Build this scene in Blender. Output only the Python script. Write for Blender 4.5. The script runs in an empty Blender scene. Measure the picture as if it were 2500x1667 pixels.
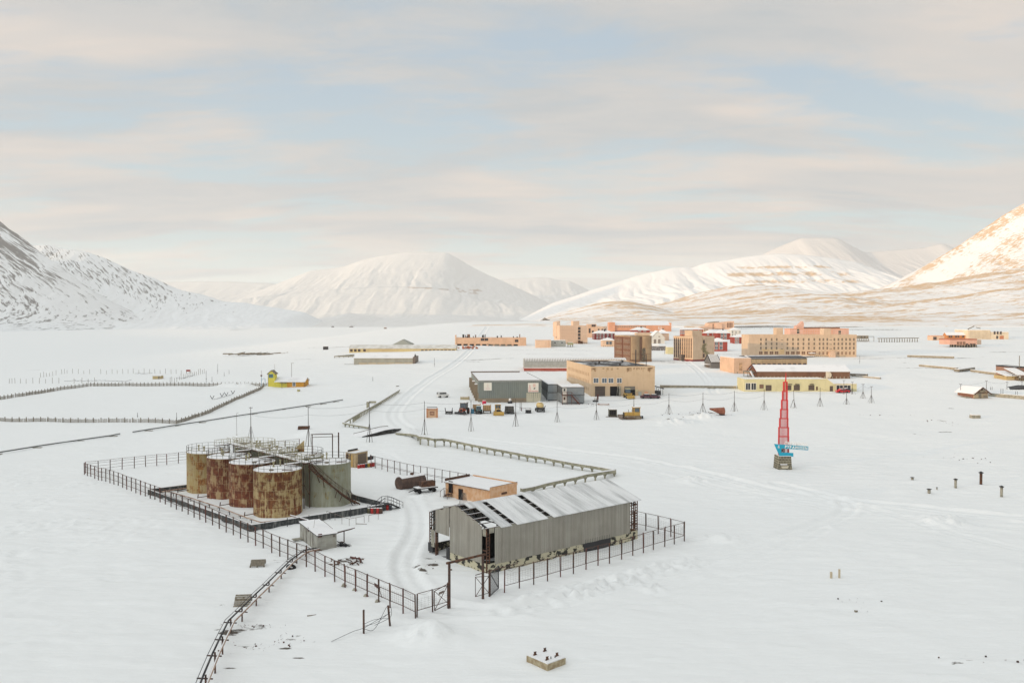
import bpy, math, random
import numpy as np
from mathutils import Vector, Matrix
random.seed(7)
S = bpy.context.scene
COL = S.collection
# ------------------------------------------------------------------ camera
F, PY0, YH, CH = 2100.0, 833.5, 780.0, 30.0        # focal length in photo pixels, centre row, horizon row, camera height
PITCH = math.atan((PY0 - YH) / F)
cam_d = bpy.data.cameras.new('camera'); cam = bpy.data.objects.new('camera', cam_d); COL.objects.link(cam)
cam_d.sensor_width = 36; cam_d.lens = F / 2500 * 36; cam_d.clip_end = 60000; cam_d.clip_start = 1
cam.location = (0, 0, CH); cam.rotation_euler = (math.pi / 2 - PITCH, 0, 0)
S.camera = cam
# ------------------------------------------------------------------ light, sky, exposure
SUN_EL, SUN_DIR = math.radians(6.5), Vector((-0.87, -0.5, 0)).normalized()
sd = bpy.data.lights.new('sun', 'SUN'); sd.energy = 3.6; sd.angle = math.radians(0.6); sd.color = (1.0, 0.67, 0.37)
sun = bpy.data.objects.new('sun', sd); COL.objects.link(sun)
tosun = Vector((SUN_DIR.x * math.cos(SUN_EL), SUN_DIR.y * math.cos(SUN_EL), math.sin(SUN_EL)))
sun.rotation_euler = tosun.to_track_quat('Z', 'Y').to_euler()
W = bpy.data.worlds.new('World'); S.world = W; W.use_nodes = True
def N(nt, t, **k):
    n = nt.nodes.new(t)
    for a, b in k.items():
        if a[0] == '_': setattr(n, a[1:], b)
    return n
def build_sky():
    nt = W.node_tree; nt.nodes.clear(); L = nt.links.new
    out = N(nt, 'ShaderNodeOutputWorld'); bg = N(nt, 'ShaderNodeBackground'); bg.inputs[1].default_value = 0.1
    L(bg.outputs[0], out.inputs[0])
    sky = N(nt, 'ShaderNodeTexSky', _sky_type='NISHITA', _sun_disc=False, _sun_elevation=SUN_EL,
            _sun_rotation=math.atan2(SUN_DIR.x, SUN_DIR.y), _altitude=50, _air_density=1.0, _dust_density=1.0)
    tc = N(nt, 'ShaderNodeTexCoord'); sep = N(nt, 'ShaderNodeSeparateXYZ'); L(tc.outputs['Generated'], sep.inputs[0])
    def M(op, a, b=None, c=None):
        m = N(nt, 'ShaderNodeMath', _operation=op)
        for i, v in enumerate((a, b, c)):
            if v is None: continue
            if isinstance(v, (int, float)): m.inputs[i].default_value = v
            else: L(v, m.inputs[i])
        return m.outputs[0]
    def MIX(f, a, b):
        m = N(nt, 'ShaderNodeMix', _data_type='RGBA')
        for s, v in ((0, f), (6, a), (7, b)):
            if isinstance(v, (int, float)): m.inputs[s].default_value = v
            elif isinstance(v, tuple): m.inputs[s].default_value = (*v, 1)
            else: L(v, m.inputs[s])
        return m.outputs[2]
    def RAMP(f, lo, hi):
        m = N(nt, 'ShaderNodeMapRange', _interpolation_type='SMOOTHSTEP'); L(f, m.inputs[0])
        m.inputs[1].default_value = lo; m.inputs[2].default_value = hi
        return m.outputs[0]
    z = M('MAXIMUM', sep.outputs[2], 0.0)
    d = M('ADD', z, 0.13)
    cx = M('DIVIDE', sep.outputs[0], d); cy = M('DIVIDE', sep.outputs[1], d)
    cmb = N(nt, 'ShaderNodeCombineXYZ'); L(cx, cmb.inputs[0]); L(cy, cmb.inputs[1])
    def noise(scale, det, rough, loc, stretch=(1, 1, 1), dist=0.0):
        mp = N(nt, 'ShaderNodeMapping'); mp.inputs[1].default_value = loc; mp.inputs[3].default_value = stretch
        L(cmb.outputs[0], mp.inputs[0])
        n = N(nt, 'ShaderNodeTexNoise'); n.inputs['Scale'].default_value = scale; n.inputs['Detail'].default_value = det
        n.inputs['Roughness'].default_value = rough; n.inputs['Distortion'].default_value = dist
        L(mp.outputs[0], n.inputs['Vector']); return n.outputs[0]
    big = noise(1.0, 6, 0.55, (2.3, 6.4, 0), (0.8, 1.35, 1), 0.4)
    fine = noise(2.6, 7, 0.62, (7.7, 4.1, 2), (0.75, 1.5, 1), 0.5)
    tint = noise(1.3, 4, 0.5, (1.7, 9.1, 5), (0.7, 1.6, 1), 0.4)
    m = M('ADD', M('MULTIPLY', big, 0.72), M('MULTIPLY', fine, 0.28))
    mask = RAMP(m, 0.39, 0.53)
    blue = MIX(RAMP(z, 0.0, 0.33), (7.0, 8.3, 8.4), (5.3, 6.6, 7.8))
    clear = MIX(0.88, sky.outputs[0], blue)
    cl = MIX(RAMP(tint, 0.36, 0.66), (5.6, 6.0, 6.25), (8.3, 7.5, 6.85))
    cl = MIX(RAMP(fine, 0.3, 0.8), cl, (6.9, 6.8, 6.65))
    cloud = MIX(mask, clear, cl)
    # pale green-cream band of open sky just above the horizon
    hor = M('SUBTRACT', 1.0, RAMP(z, 0.015, 0.10))
    hn = RAMP(noise(1.2, 4, 0.5, (5, 2, 1), (0.5, 2.0, 1)), 0.42, 0.6)
    c = MIX(M('MULTIPLY', hor, M('ADD', M('MULTIPLY', hn, 0.6), 0.36)), cloud, (9.8, 10.2, 9.5))
    zen = MIX(RAMP(z, 0.42, 0.75), c, (7.0, 7.2, 7.2))       # the bright thin cloud deck overhead, outside the picture
    vd = N(nt, 'ShaderNodeVectorMath', _operation='DOT_PRODUCT'); L(tc.outputs['Generated'], vd.inputs[0]); vd.inputs[1].default_value = (SUN_DIR.x*.93, SUN_DIR.y*.93, .37)
    glow = M('ADD', M('MULTIPLY', RAMP(vd.outputs['Value'], .1, .95), 1.35), 0.96)   # brighter cloud towards the low sun
    sc_ = N(nt, 'ShaderNodeVectorMath', _operation='SCALE'); L(zen, sc_.inputs[0]); L(glow, sc_.inputs['Scale'])
    L(sc_.outputs[0], bg.inputs[0])
build_sky()
S.view_settings.view_transform = 'Standard'; S.view_settings.look = 'None'; S.view_settings.exposure = -0.11; S.view_settings.gamma = 1
S.cycles.max_bounces = 5; S.cycles.diffuse_bounces = 3; S.cycles.use_denoising = True; S.cycles.volume_bounces = 2
# ------------------------------------------------------------------ noise and terrain functions
def sm(a, b, x):
    t = np.clip((np.asarray(x, float) - a) / (b - a), 0, 1); return t * t * (3 - 2 * t)
def _h(ix, iy, s):
    n = (ix.astype(np.int64) * 374761393 + iy.astype(np.int64) * 668265263 + s * 974634777) & 0xffffffff
    n = ((n ^ (n >> 13)) * 1274126177) & 0xffffffff
    return ((n ^ (n >> 16)) & 0xffff) / 65535.0
def vn(x, y, s=0):
    x = np.asarray(x, float); y = np.asarray(y, float)
    ix = np.floor(x); iy = np.floor(y); fx = x - ix; fy = y - iy
    fx = fx * fx * (3 - 2 * fx); fy = fy * fy * (3 - 2 * fy)
    a = _h(ix, iy, s); b = _h(ix + 1, iy, s); c = _h(ix, iy + 1, s); d = _h(ix + 1, iy + 1, s)
    return (a * (1 - fx) + b * fx) * (1 - fy) + (c * (1 - fx) + d * fx) * fy
def fbm(x, y, s=0, o=4, g=0.5):
    r = 0; a = 1; t = 0
    for i in range(o):
        r = r + a * vn(x * 2 ** i, y * 2 ** i, s + i * 17); t += a; a *= g
    return r / t
GY = [0, 200, 290, 350, 420, 480, 600, 750, 900, 1200, 2000, 4000, 14000]
GZ = [0, 0, 3, 6, 8.5, 10, 12.5, 17, 21, 27, 34, 60, 60]
def G(X, Y):
    X = np.asarray(X, float); Y = np.asarray(Y, float)
    r = sm(-380, -40, X) * (1 - 0.0 * X)
    far = np.clip((Y - 1200) / 2500, 0, 1)
    r = r * (1 - far) + sm(-200, 900, X) * far
    up = np.interp(Y, GY, GZ)
    left = -2.2 * sm(25, 100, -X) * sm(90, 190, Y) - 2.0 * sm(60, 400, -X) * sm(250, 600, Y)
    return up * r + left * (1 - 0.8 * r * sm(200, 400, Y))
def NZ(X, Y):
    X = np.asarray(X, float); Y = np.asarray(Y, float)
    return (1 - sm(500, 1500, np.hypot(X, Y)))*((fbm(X/23, Y/23, 3, 3)-.5)*.9 + (fbm(X/6, Y/3.2, 5, 3)-.5)*.26) * sm(40, 90, Y)
def _s1(a, b, x):
    t = min(max((x-a)/(b-a), 0), 1); return t*t*(3-2*t)
def g0(X, Y):
    "scalar twin of G"
    r = _s1(-380, -40, X); far = min(max((Y-1200)/2500, 0), 1)
    r = r*(1-far) + _s1(-200, 900, X)*far
    up = GZ[-1]
    for i in range(len(GY)-1):
        if Y <= GY[i+1]:
            up = GZ[i] + (GZ[i+1]-GZ[i])*max(0, (Y-GY[i]))/(GY[i+1]-GY[i]); break
    left = -2.2*_s1(25, 100, -X)*_s1(90, 190, Y) - 2.0*_s1(60, 400, -X)*_s1(250, 600, Y)
    return up*r + left*(1-0.8*r*_s1(200, 400, Y))
def gs(x, y): return g0(x, y) + float(NZ(x, y))
def ray(px, py):
    u = (PY0 - py) / F; c, s = math.cos(PITCH), math.sin(PITCH)
    return Vector(((px - 1250) / F, c + u * s, -s + u * c))
def gp(px, py):
    "ground point seen at photo pixel"
    d = ray(px, py); d = d / d.y; t = 20.0; pt = t
    while t < 20000:
        if CH + d.z * t < g0(d.x * t, t): break
        pt = t; t *= 1.02
    lo, hi = pt, t
    for _ in range(22):
        m = (lo + hi) / 2
        if CH + d.z * m < g0(d.x * m, m): hi = m
        else: lo = m
    if lo < 400:
        for _ in range(2): lo = (CH - gs(d.x*lo, lo)) / -d.z
    return Vector((d.x * lo, lo, gs(d.x * lo, lo)))
def at(px, py, Y):
    d = ray(px, py); k = Y / d.y; return Vector((d.x * k, Y, CH + d.z * k))
def zat(P, py):
    "height z above point P (x,y) that shows at row py"
    return at(1250, py, P.y).z
# zoom windows of the photograph -> photo pixels
def win(s, ox, oy): return lambda x, y: (ox + x / s, oy + y / s)
R1 = win(4.704, 400, 1040); R2 = win(3.36, 1000, 1140); R3 = win(4.481, 180, 1050); R4 = win(4.48, 650, 1180)
T1 = win(5.2275, 1100, 760); T2 = win(5.2275, 1340, 760); T3 = win(5.2275, 1720, 760); T4 = win(5.2275, 2100, 760)
L1 = win(4.704, 0, 820); L2 = win(4.704, 500, 820); D3 = win(6.273, 820, 900); D4 = win(3.178, 820, 1020)
MO = win(6.033, 1840, 900); F6 = win(3.36, 400, 1280); G5 = win(2.765, 1900, 1100); VE = win(6.918, 1060, 960)
U1 = win(6.533, 840, 800); U2 = win(9.8, 1640, 780); U3 = win(6.918, 1120, 880); U4 = win(6.273, 1040, 1230)
# ------------------------------------------------------------------ object helpers
class MB:
    def __init__(s): s.v = []; s.f = []; s.m = []; s.sm = []
    def add(s, vs, fs, mi=0, smooth=False):
        b = len(s.v); s.v += [tuple(v) for v in vs]
        for f in fs: s.f.append([b + i for i in f]); s.m.append(mi); s.sm.append(smooth)
        return s
    def box(s, x0, y0, z0, x1, y1, z1, mi=0):
        return s.add([(x0,y0,z0),(x1,y0,z0),(x1,y1,z0),(x0,y1,z0),(x0,y0,z1),(x1,y0,z1),(x1,y1,z1),(x0,y1,z1)],
                     [(0,3,2,1),(4,5,6,7),(0,1,5,4),(1,2,6,5),(2,3,7,6),(3,0,4,7)], mi)
    def cb(s, x, y, z, sx, sy, sz, mi=0): return s.box(x-sx/2, y-sy/2, z, x+sx/2, y+sy/2, z+sz, mi)
    def bar(s, a, b, w=0.1, h=None, n=4, mi=0, r2=None, caps=True):
        a = Vector(a); b = Vector(b); d = b - a
        if d.length < 1e-6: return s
        h = h or w; d.normalize(); up = Vector((0,0,1)) if abs(d.z) < .95 else Vector((1,0,0))
        x = d.cross(up).normalized(); y = x.cross(d); k = 1 if r2 is None else r2 / w; vs = []
        for p, q in ((a,1),(b,k)):
            for i in range(n):
                t = 2*math.pi*(i+.5)/n; c = 1/math.cos(math.pi/n) if n == 4 else 1
                vs.append(p + x*(math.cos(t)*w/2*q*c) + y*(math.sin(t)*h/2*q*c))
        fs = [(i,(i+1)%n,n+(i+1)%n,n+i) for i in range(n)]
        if caps: fs += [tuple(reversed(range(n))), tuple(range(n,2*n))]
        return s.add(vs, fs, mi, n > 7)
    def path(s, pts, w=0.1, n=5, mi=0):
        for a, b in zip(pts, pts[1:]): s.bar(a, b, w, n=n, mi=mi)
        return s
    def lathe(s, prof, n=24, mi=0, cx=0, cy=0, smooth=True):
        vs = []; fs = []
        for r, z in prof:
            for i in range(n):
                t = 2*math.pi*i/n; vs.append((cx+r*math.cos(t), cy+r*math.sin(t), z))
        for k in range(len(prof)-1):
            for i in range(n):
                j = (i+1)%n; fs.append((k*n+i,k*n+j,(k+1)*n+j,(k+1)*n+i))
        return s.add(vs, fs, mi, smooth)
    def cyl(s, x, y, z0, z1, r, n=12, mi=0, r2=None):
        r2 = r if r2 is None else r2
        s.lathe([(r,z0),(r2,z1)], n, mi, x, y, n > 7)
        b = len(s.v) - 2*n
        s.f.append([b+n+i for i in range(n)]); s.m.append(mi); s.sm.append(False)
        s.f.append([b+n-1-i for i in range(n)]); s.m.append(mi); s.sm.append(False)
        return s
    def prism(s, poly, y0, y1, mi=0, axis='y'):
        "poly in (x,z) swept along y, or in (x,y) swept along z, or (y,z) swept along x"
        n = len(poly)
        mk = {'y': lambda p, t: (p[0], t, p[1]), 'z': lambda p, t: (p[0], p[1], t), 'x': lambda p, t: (t, p[0], p[1])}[axis]
        vs = [mk(p, y0) for p in poly] + [mk(p, y1) for p in poly]
        return s.add(vs, [tuple(range(n)), tuple(reversed(range(n,2*n)))] + [(i,n+i,n+(i+1)%n,(i+1)%n) for i in range(n)], mi)
    def build(s, name, mats, parent=None, label=None, xf=None):
        me = bpy.data.meshes.new(name)
        vs = s.v if xf is None else [tuple(xf @ Vector(v)) for v in s.v]
        me.from_pydata(vs, [], s.f)
        if not isinstance(mats, (list, tuple)): mats = [mats]
        for m in mats: me.materials.append(m)
        me.polygons.foreach_set('material_index', s.m); me.polygons.foreach_set('use_smooth', s.sm)
        import bmesh
        bm = bmesh.new(); bm.from_mesh(me); bmesh.ops.recalc_face_normals(bm, faces=bm.faces); bm.to_mesh(me); bm.free()
        me.update()
        o = bpy.data.objects.new(name, me); COL.objects.link(o)
        if parent is not None: o.parent = parent
        if label: o['label'] = label
        return o
def tag(o, label, cat, group=None, kind=None):
    if label: o['label'] = label
    if cat: o['category'] = cat
    if group: o['group'] = group
    if kind: o['kind'] = kind
    return o
def thing(name, label, cat, loc=(0,0,0), rz=0, group=None):
    o = bpy.data.objects.new(name, None); COL.objects.link(o); o.location = loc; o.rotation_euler = (0,0,rz); o.empty_display_size = .3
    return tag(o, label, cat, group)
def dup(o, loc=None, rz=None, label=None, parent=None, scale=None):
    c = o.copy(); COL.objects.link(c)
    if parent is not None: c.parent = parent
    if loc is not None: c.location = loc
    if rz is not None: c.rotation_euler = (0,0,rz)
    if scale: c.scale = (scale,)*3 if isinstance(scale,(int,float)) else scale
    if label: c['label'] = label
    for ch in list(o.children): dup(ch, parent=c)
    return c
def ang(a, b): return math.atan2(b.y-a.y, b.x-a.x)
# ------------------------------------------------------------------ materials
MATS = {}
def mat(name, col, rough=.8, metal=0., col2=None, nscale=1.5, amt=.5, stretch=(1,1,1), bump=0., streak=None, detail=5, thr=(.4,.6), spec=.3):
    "principled with a noise-mixed second colour; streak = (colour, amount) adds vertical weathering runs"
    if name in MATS: return MATS[name]
    m = bpy.data.materials.new(name); m.use_nodes = True; MATS[name] = m
    nt = m.node_tree; L = nt.links.new; b = nt.nodes['Principled BSDF']
    b.inputs['Roughness'].default_value = rough; b.inputs['Metallic'].default_value = metal
    b.inputs['Specular IOR Level'].default_value = spec
    b.inputs['Base Color'].default_value = (*col, 1)
    tc = N(nt, 'ShaderNodeTexCoord'); cur = None
    def layer(cur, c2, scale, st, lo, hi, a, sd):
        mp = N(nt, 'ShaderNodeMapping'); mp.inputs[3].default_value = st; mp.inputs[1].default_value = (sd, sd*1.7, sd*.6); L(tc.outputs['Object'], mp.inputs[0])
        n = N(nt, 'ShaderNodeTexNoise'); n.inputs['Scale'].default_value = scale; n.inputs['Detail'].default_value = detail; n.inputs['Roughness'].default_value = .62
        L(mp.outputs[0], n.inputs['Vector'])
        r = N(nt, 'ShaderNodeMapRange', _interpolation_type='SMOOTHSTEP'); L(n.outputs[0], r.inputs[0])
        r.inputs[1].default_value = lo; r.inputs[2].default_value = hi; r.inputs[4].default_value = a
        x = N(nt, 'ShaderNodeMix', _data_type='RGBA'); L(r.outputs[0], x.inputs[0])
        if cur is None: x.inputs[6].default_value = (*col, 1)
        else: L(cur, x.inputs[6])
        x.inputs[7].default_value = (*c2, 1)
        return x.outputs[2], n.outputs[0]
    if col2 is not None: cur, nz = layer(cur, col2, nscale, stretch, thr[0], thr[1], amt, 0)
    if streak is not None: cur, _ = layer(cur, streak[0], 1.0, (2.2, 2.2, .25), .5, .68, streak[1], 5)
    if cur is not None:
        L(cur, b.inputs['Base Color'])
        if bump and col2 is not None:
            bp = N(nt, 'ShaderNodeBump'); bp.inputs[0].default_value = bump; bp.inputs[1].default_value = .05; L(nz, bp.inputs['Height']); L(bp.outputs[0], b.inputs['Normal'])
    return m
# ------------------------------------------------------------------ snow and mountain materials
def snow_material(name, snow=(.79,.805,.80), dirt=(.10,.085,.07), bump=.5, rockc=None, scale=1.0, diag=None, soft=(.42,.62), amp=1.6):
    m = bpy.data.materials.new(name); m.use_nodes = True; nt = m.node_tree; L = nt.links.new; b = nt.nodes['Principled BSDF']
    b.inputs['Roughness'].default_value = .75; b.inputs['Specular IOR Level'].default_value = .15
    tc = N(nt, 'ShaderNodeTexCoord'); at_ = N(nt, 'ShaderNodeAttribute', _attribute_name='dirt')
    n1 = N(nt, 'ShaderNodeTexNoise'); n1.inputs['Scale'].default_value = .9*scale; n1.inputs['Detail'].default_value = 8; n1.inputs['Roughness'].default_value = .68
    mp = N(nt, 'ShaderNodeMapping'); mp.inputs[3].default_value = (.55, 1.3, 1); 
    if diag is not None:      # scree runs that follow the fall line, seen as slanting streaks
        sp = N(nt, 'ShaderNodeSeparateXYZ'); L(tc.outputs['Object'], sp.inputs[0])
        q = N(nt, 'ShaderNodeMath', _operation='MULTIPLY_ADD'); L(sp.outputs[0], q.inputs[0]); q.inputs[1].default_value = diag; L(sp.outputs[2], q.inputs[2])
        cb = N(nt, 'ShaderNodeCombineXYZ'); L(q.outputs[0], cb.inputs[0]); L(sp.outputs[0], cb.inputs[1]); L(sp.outputs[1], cb.inputs[2])
        mp.inputs[3].default_value = (3.0, .2, .25); L(cb.outputs[0], mp.inputs[0])
    else: L(tc.outputs['Object'], mp.inputs[0])
    L(mp.outputs[0], n1.inputs['Vector'])
    a = N(nt, 'ShaderNodeMath', _operation='MULTIPLY_ADD'); L(n1.outputs[0], a.inputs[0]); a.inputs[1].default_value = amp; a.inputs[2].default_value = -amp/2
    s = N(nt, 'ShaderNodeMath', _operation='ADD'); L(a.outputs[0], s.inputs[0]); L(at_.outputs['Fac'], s.inputs[1])
    r = N(nt, 'ShaderNodeMapRange', _interpolation_type='SMOOTHSTEP'); L(s.outputs[0], r.inputs[0]); r.inputs[1].default_value = soft[0]; r.inputs[2].default_value = soft[1]
    x = N(nt, 'ShaderNodeMix', _data_type='RGBA'); L(r.outputs[0], x.inputs[0]); x.inputs[6].default_value = (*snow, 1)
    n2 = N(nt, 'ShaderNodeTexNoise'); n2.inputs['Scale'].default_value = .23*scale; n2.inputs['Detail'].default_value = 3
    L(tc.outputs['Object'], n2.inputs['Vector'])
    y = N(nt, 'ShaderNodeMix', _data_type='RGBA'); L(n2.outputs[0], y.inputs[0]); y.inputs[6].default_value = (*dirt, 1); y.inputs[7].default_value = (*(rockc or dirt), 1)
    L(y.outputs[2], x.inputs[7]); L(x.outputs[2], b.inputs['Base Color'])
    # wind texture in the snow surface
    n3 = N(nt, 'ShaderNodeTexNoise'); n3.inputs['Scale'].default_value = 1.1*scale; n3.inputs['Detail'].default_value = 7; n3.inputs['Roughness'].default_value = .6
    mp2 = N(nt, 'ShaderNodeMapping'); mp2.inputs[3].default_value = (.35, 1.5, 1); mp2.inputs[2].default_value = (0, 0, .3); L(tc.outputs['Object'], mp2.inputs[0]); L(mp2.outputs[0], n3.inputs['Vector'])
    bp = N(nt, 'ShaderNodeBump'); bp.inputs[0].default_value = bump; bp.inputs[1].default_value = .2/scale; L(n3.outputs[0], bp.inputs['Height']); L(bp.outputs[0], b.inputs['Normal'])
    return m
SNOWG = snow_material('snow ground')
SNOW = mat('snow', (.80,.80,.80), .8, col2=(.74,.75,.76), nscale=.8, bump=.3)
MT_GREY = snow_material('summit snow greyed for cloud shade', snow=(.60,.585,.575), dirt=(.36,.31,.28), rockc=(.44,.37,.32), bump=1, scale=.03)  # snow greyed to paint cloud shade onto the butte
def grid_mesh(name, X, Y, Z, dirt, m, kind='structure'):
    ny, nx = X.shape
    me = bpy.data.meshes.new(name); n = nx*ny
    me.vertices.add(n); co = np.stack([X, Y, Z], -1).reshape(-1).astype(np.float32); me.vertices.foreach_set('co', co)
    i = np.arange(n).reshape(ny, nx); q = np.stack([i[:-1,:-1], i[:-1,1:], i[1:,1:], i[1:,:-1]], -1).reshape(-1)
    nf = (nx-1)*(ny-1); me.loops.add(nf*4); me.loops.foreach_set('vertex_index', q.astype(np.int32))
    me.polygons.add(nf); me.polygons.foreach_set('loop_start', np.arange(0, nf*4, 4, dtype=np.int32)); me.polygons.foreach_set('loop_total', np.full(nf, 4, dtype=np.int32))
    me.update(calc_edges=True); me.validate()
    me.polygons.foreach_set('use_smooth', np.ones(len(me.polygons), dtype=bool))
    a = me.attributes.new('dirt', 'FLOAT', 'POINT'); a.data.foreach_set('value', dirt.reshape(-1).astype(np.float32))
    me.materials.append(m); o = bpy.data.objects.new(name, me); COL.objects.link(o); o['kind'] = kind
    return o
def pdist(X, Y, pts):
    "signed-less distance of grid points to a polyline"
    D = np.full(X.shape, 1e9)
    for a, b in zip(pts, pts[1:]):
        ax, ay = a[0], a[1]; dx, dy = b[0]-ax, b[1]-ay; L2 = dx*dx+dy*dy+1e-9
        x0, x1 = min(ax,b[0])-8, max(ax,b[0])+8; y0, y1 = min(ay,b[1])-8, max(ay,b[1])+8
        m = (X > x0) & (X < x1) & (Y > y0) & (Y < y1)
        if not m.any(): continue
        t = np.clip(((X[m]-ax)*dx+(Y[m]-ay)*dy)/L2, 0, 1)
        D[m] = np.minimum(D[m], np.hypot(X[m]-ax-t*dx, Y[m]-ay-t*dy))
    return D
def smooth_pts(pts, n=8):
    P = [Vector(p) for p in pts]; out = []
    for i in range(len(P)-1):
        p0 = P[max(i-1,0)]; p1 = P[i]; p2 = P[i+1]; p3 = P[min(i+2,len(P)-1)]
        for k in range(n):
            t = k/n; out.append(.5*((2*p1)+(p2-p0)*t+(2*p0-5*p1+4*p2-p3)*t*t+(3*p1-p0-3*p2+p3)*t**3))
    out.append(P[-1]); return out
def trail(px): return smooth_pts([gp(*p) for p in px])
ROADS = [   # centre line in photo pixels, half width of the packed lane (m), rut depth
    ([(1000,1215),(1020,1260),(1015,1310),(990,1355),(992,1400),(1025,1445),(1075,1478),(1140,1490),(1240,1492),(1330,1475)], 1.5, .16),
    ([(1195,790),(1165,835),(1120,880),(1050,925),(1005,960),(975,990),(962,1015),(985,1040),(1060,1062),(1180,1075),(1330,1092),(1500,1113),(1700,1150),(1900,1198),(2100,1224),(2300,1245),(2520,1266)], 1.9, .14),
    ([(1900,1180),(2030,1213),(2070,1232),(2060,1255),(1990,1282),(1900,1310),(1780,1348),(1640,1392),(1480,1436),(1340,1476),(1240,1492)], 1.5, .12),
    ([(1640,865),(1700,900),(1745,960)], 1.6, .1),
    ([(1420,970),(1500,985),(1560,992),(1620,985)], 2.5, .06),
    ([(1150,1082),(1400,1120),(1700,1178),(2000,1236),(2250,1268),(2520,1292)], 1.3, .06),
    ([(2060,1228),(2180,1256),(2320,1300),(2520,1345)], 1.3, .06),
    ([(1240,1500),(1500,1470),(1760,1410),(1930,1330),(2010,1290)], 1.3, .07),
    ([(860,1130),(930,1105),(1000,1150),(1010,1215)], 1.2, .06),
    ([(975,985),(1080,1000),(1250,1030),(1430,1040),(1600,1040)], 1.8, .08),
]
MOUNDS = [  # photo pixel, radius (m), height (m), roughness
    ((1050,1556), 4.6, 1.25, 1), ((1760,1318), 4.0, .8, 1), ((1690,1175), 4.5, .8, 1), ((2310,1275), 6.0, .9, 1), ((1650,1032), 9, 1.0, 1),
    ((1720,1020), 6, 1.3, 1), ((690,1210), .1, .1, 0), ((870,1405), 3.0, .5, 1), ((560,942), 6, 1.6, 1), ((600,942), 5, 1.3, 1), ((655,946), 6, .7, 0),
    ((1190,935), 5, .6, 1), ((1380,950), 10, .8, 0), ((760,1062), 5, 1.4, 0), ((1000,1052), 4, 1.2, 1), ((1100,1265), 4, .5, 0)]
RUBBLE = [([(1255,1480),(1400,1440),(1520,1412),(1620,1385),(1700,1372)], 2.2), ([(1400,1455),(1530,1425),(1600,1440)], 1.5)]
STAINS = [  # dark earth or ash showing through: photo pixel, half sizes in metres, strength, rotation
    (R4(1690,940), .5, 3.2, .62, .5), (R4(1830,890), .9, 1.0, .62, 0), (R4(1790,830), 1.2, .5, .45, 0), ((585,1535), 3.0, .7, .52, .2), ((560,1545), 1.2, .9, .62, 0), ((640,1525), 1.6, .4, .5, 0),
    (F6(620,1010), 1.2, .6, .42, 0), (F6(1000,1015), .7, .35, .62, 0), (F6(1040,940), .7, .4, .58, 0), (F6(1090,1095), .7, .2, .56, 0), (F6(1090,915), .5, .3, .5, 0), (F6(960,1065), .3, .3, .5, 0),
    (F6(540,1180), .8, .3, .5, 0), (F6(480,660), .6, .4, .45, 0), (F6(1480,300), 3.0, 1.0, .44, .3), (U2(80,1020), 8, 1.5, .55, 0), (U2(330,1030), 6, 1.0, .5, 0),
    (T1(460,610), 3, 26, .52, -.9), (T1(300,640), 6, 5, .45, 0), (T1(1340,490), 45, 3, .44, 0), (T1(1250,545), 60, 2.0, .42, 0), (T1(1500,500), 40, 2, .42, 0), (T2(1460,640), 9, 3, .6, 0), (T2(1600,660), 12, 2.5, .5, 0),
    (T2(1560,970), 14, .8, .62, 0), (T2(2040,970), 12, .8, .6, 0), (T3(250,545), 12, 2, .58, 0), (T3(120,520), 14, 2, .5, 0),
    (T4(300,520), 5, 2, .6, 0), (T4(80,600), 18, 2.2, .55, 0), (T4(560,650), 5, 1.3, .6, 0), (T4(460,662), 4, .8, .58, 0), (T4(1000,720), 28, 1.0, .58, -.12), (T4(1180,630), 9, 1.3, .6, 0),
    (T4(1360,595), 5, 1.5, .6, 0), (T4(1760,525), 6, 1.6, .6, 0), (T4(2000,520), 20, 1.5, .52, 0), (T4(1700,425), 22, 2, .55, 0), (T4(1290,495), 18, 1.2, .55, 0), (T4(1160,1240), 1.5, 1.4, .58, 0),
    (T4(1060,1390), 1.5, 3, .5, 0), (T4(1100,1540), 3, 1.2, .58, 0), (T4(1740,330), 30, 3, .5, 0), (T4(860,600), 40, 1.6, .56, -.03), (T4(1700,790), 26, .9, .56, -.1), (T4(1320,745), 9, 1.6, .62, .2),
    (T4(450,445), 14, 1, .55, 0), (T4(1560,580), 3, 1, .6, 0), (T1(1000,770), 10, 1.2, .55, 0), (T2(330,565), 6, 1, .55, 0), (L2(330,390), 4, .7, .5, 0),
    (L2(1110,265), 16, 3, .42, 0), (L2(1200,290), 10, 1.6, .55, 0), (L2(900,230), 14, 2, .36, 0), (L2(1500,130), 22, 6, .48, 0), (L2(1250,135), 8, 3, .5, 0), (L1(350,395), 10, 3, .55, 0), (L1(250,385), 14, 1.4, .5, 0),
    (L1(600,170), 26, 3, .42, 0), (L1(1600,190), 20, 3, .38, 0), (L1(1220,205), 16, 3, .36, 0), (T2(1880,1320), 4, 2, .5, 0), (T2(2020,1300), 4, 2, .56, 0), (T2(1650,1410), 5, 2, .42, 0), ((2240,1060), .8, 3, .5, .6),
    ((1600,1140), 2, .6, .3, 0), ((2330,1620), 1.2, .5, .4, 0), ((700,1365), 2.6, 1.6, .4, 0), ((850,1368), 2.4, 1.6, .42, .2), ((1885,1170), .1, .1, .1, 0), ((1910,1146), 2.3, .8, .55, 0), ((1300,1640), .1, .1, .1, 0)]
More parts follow.
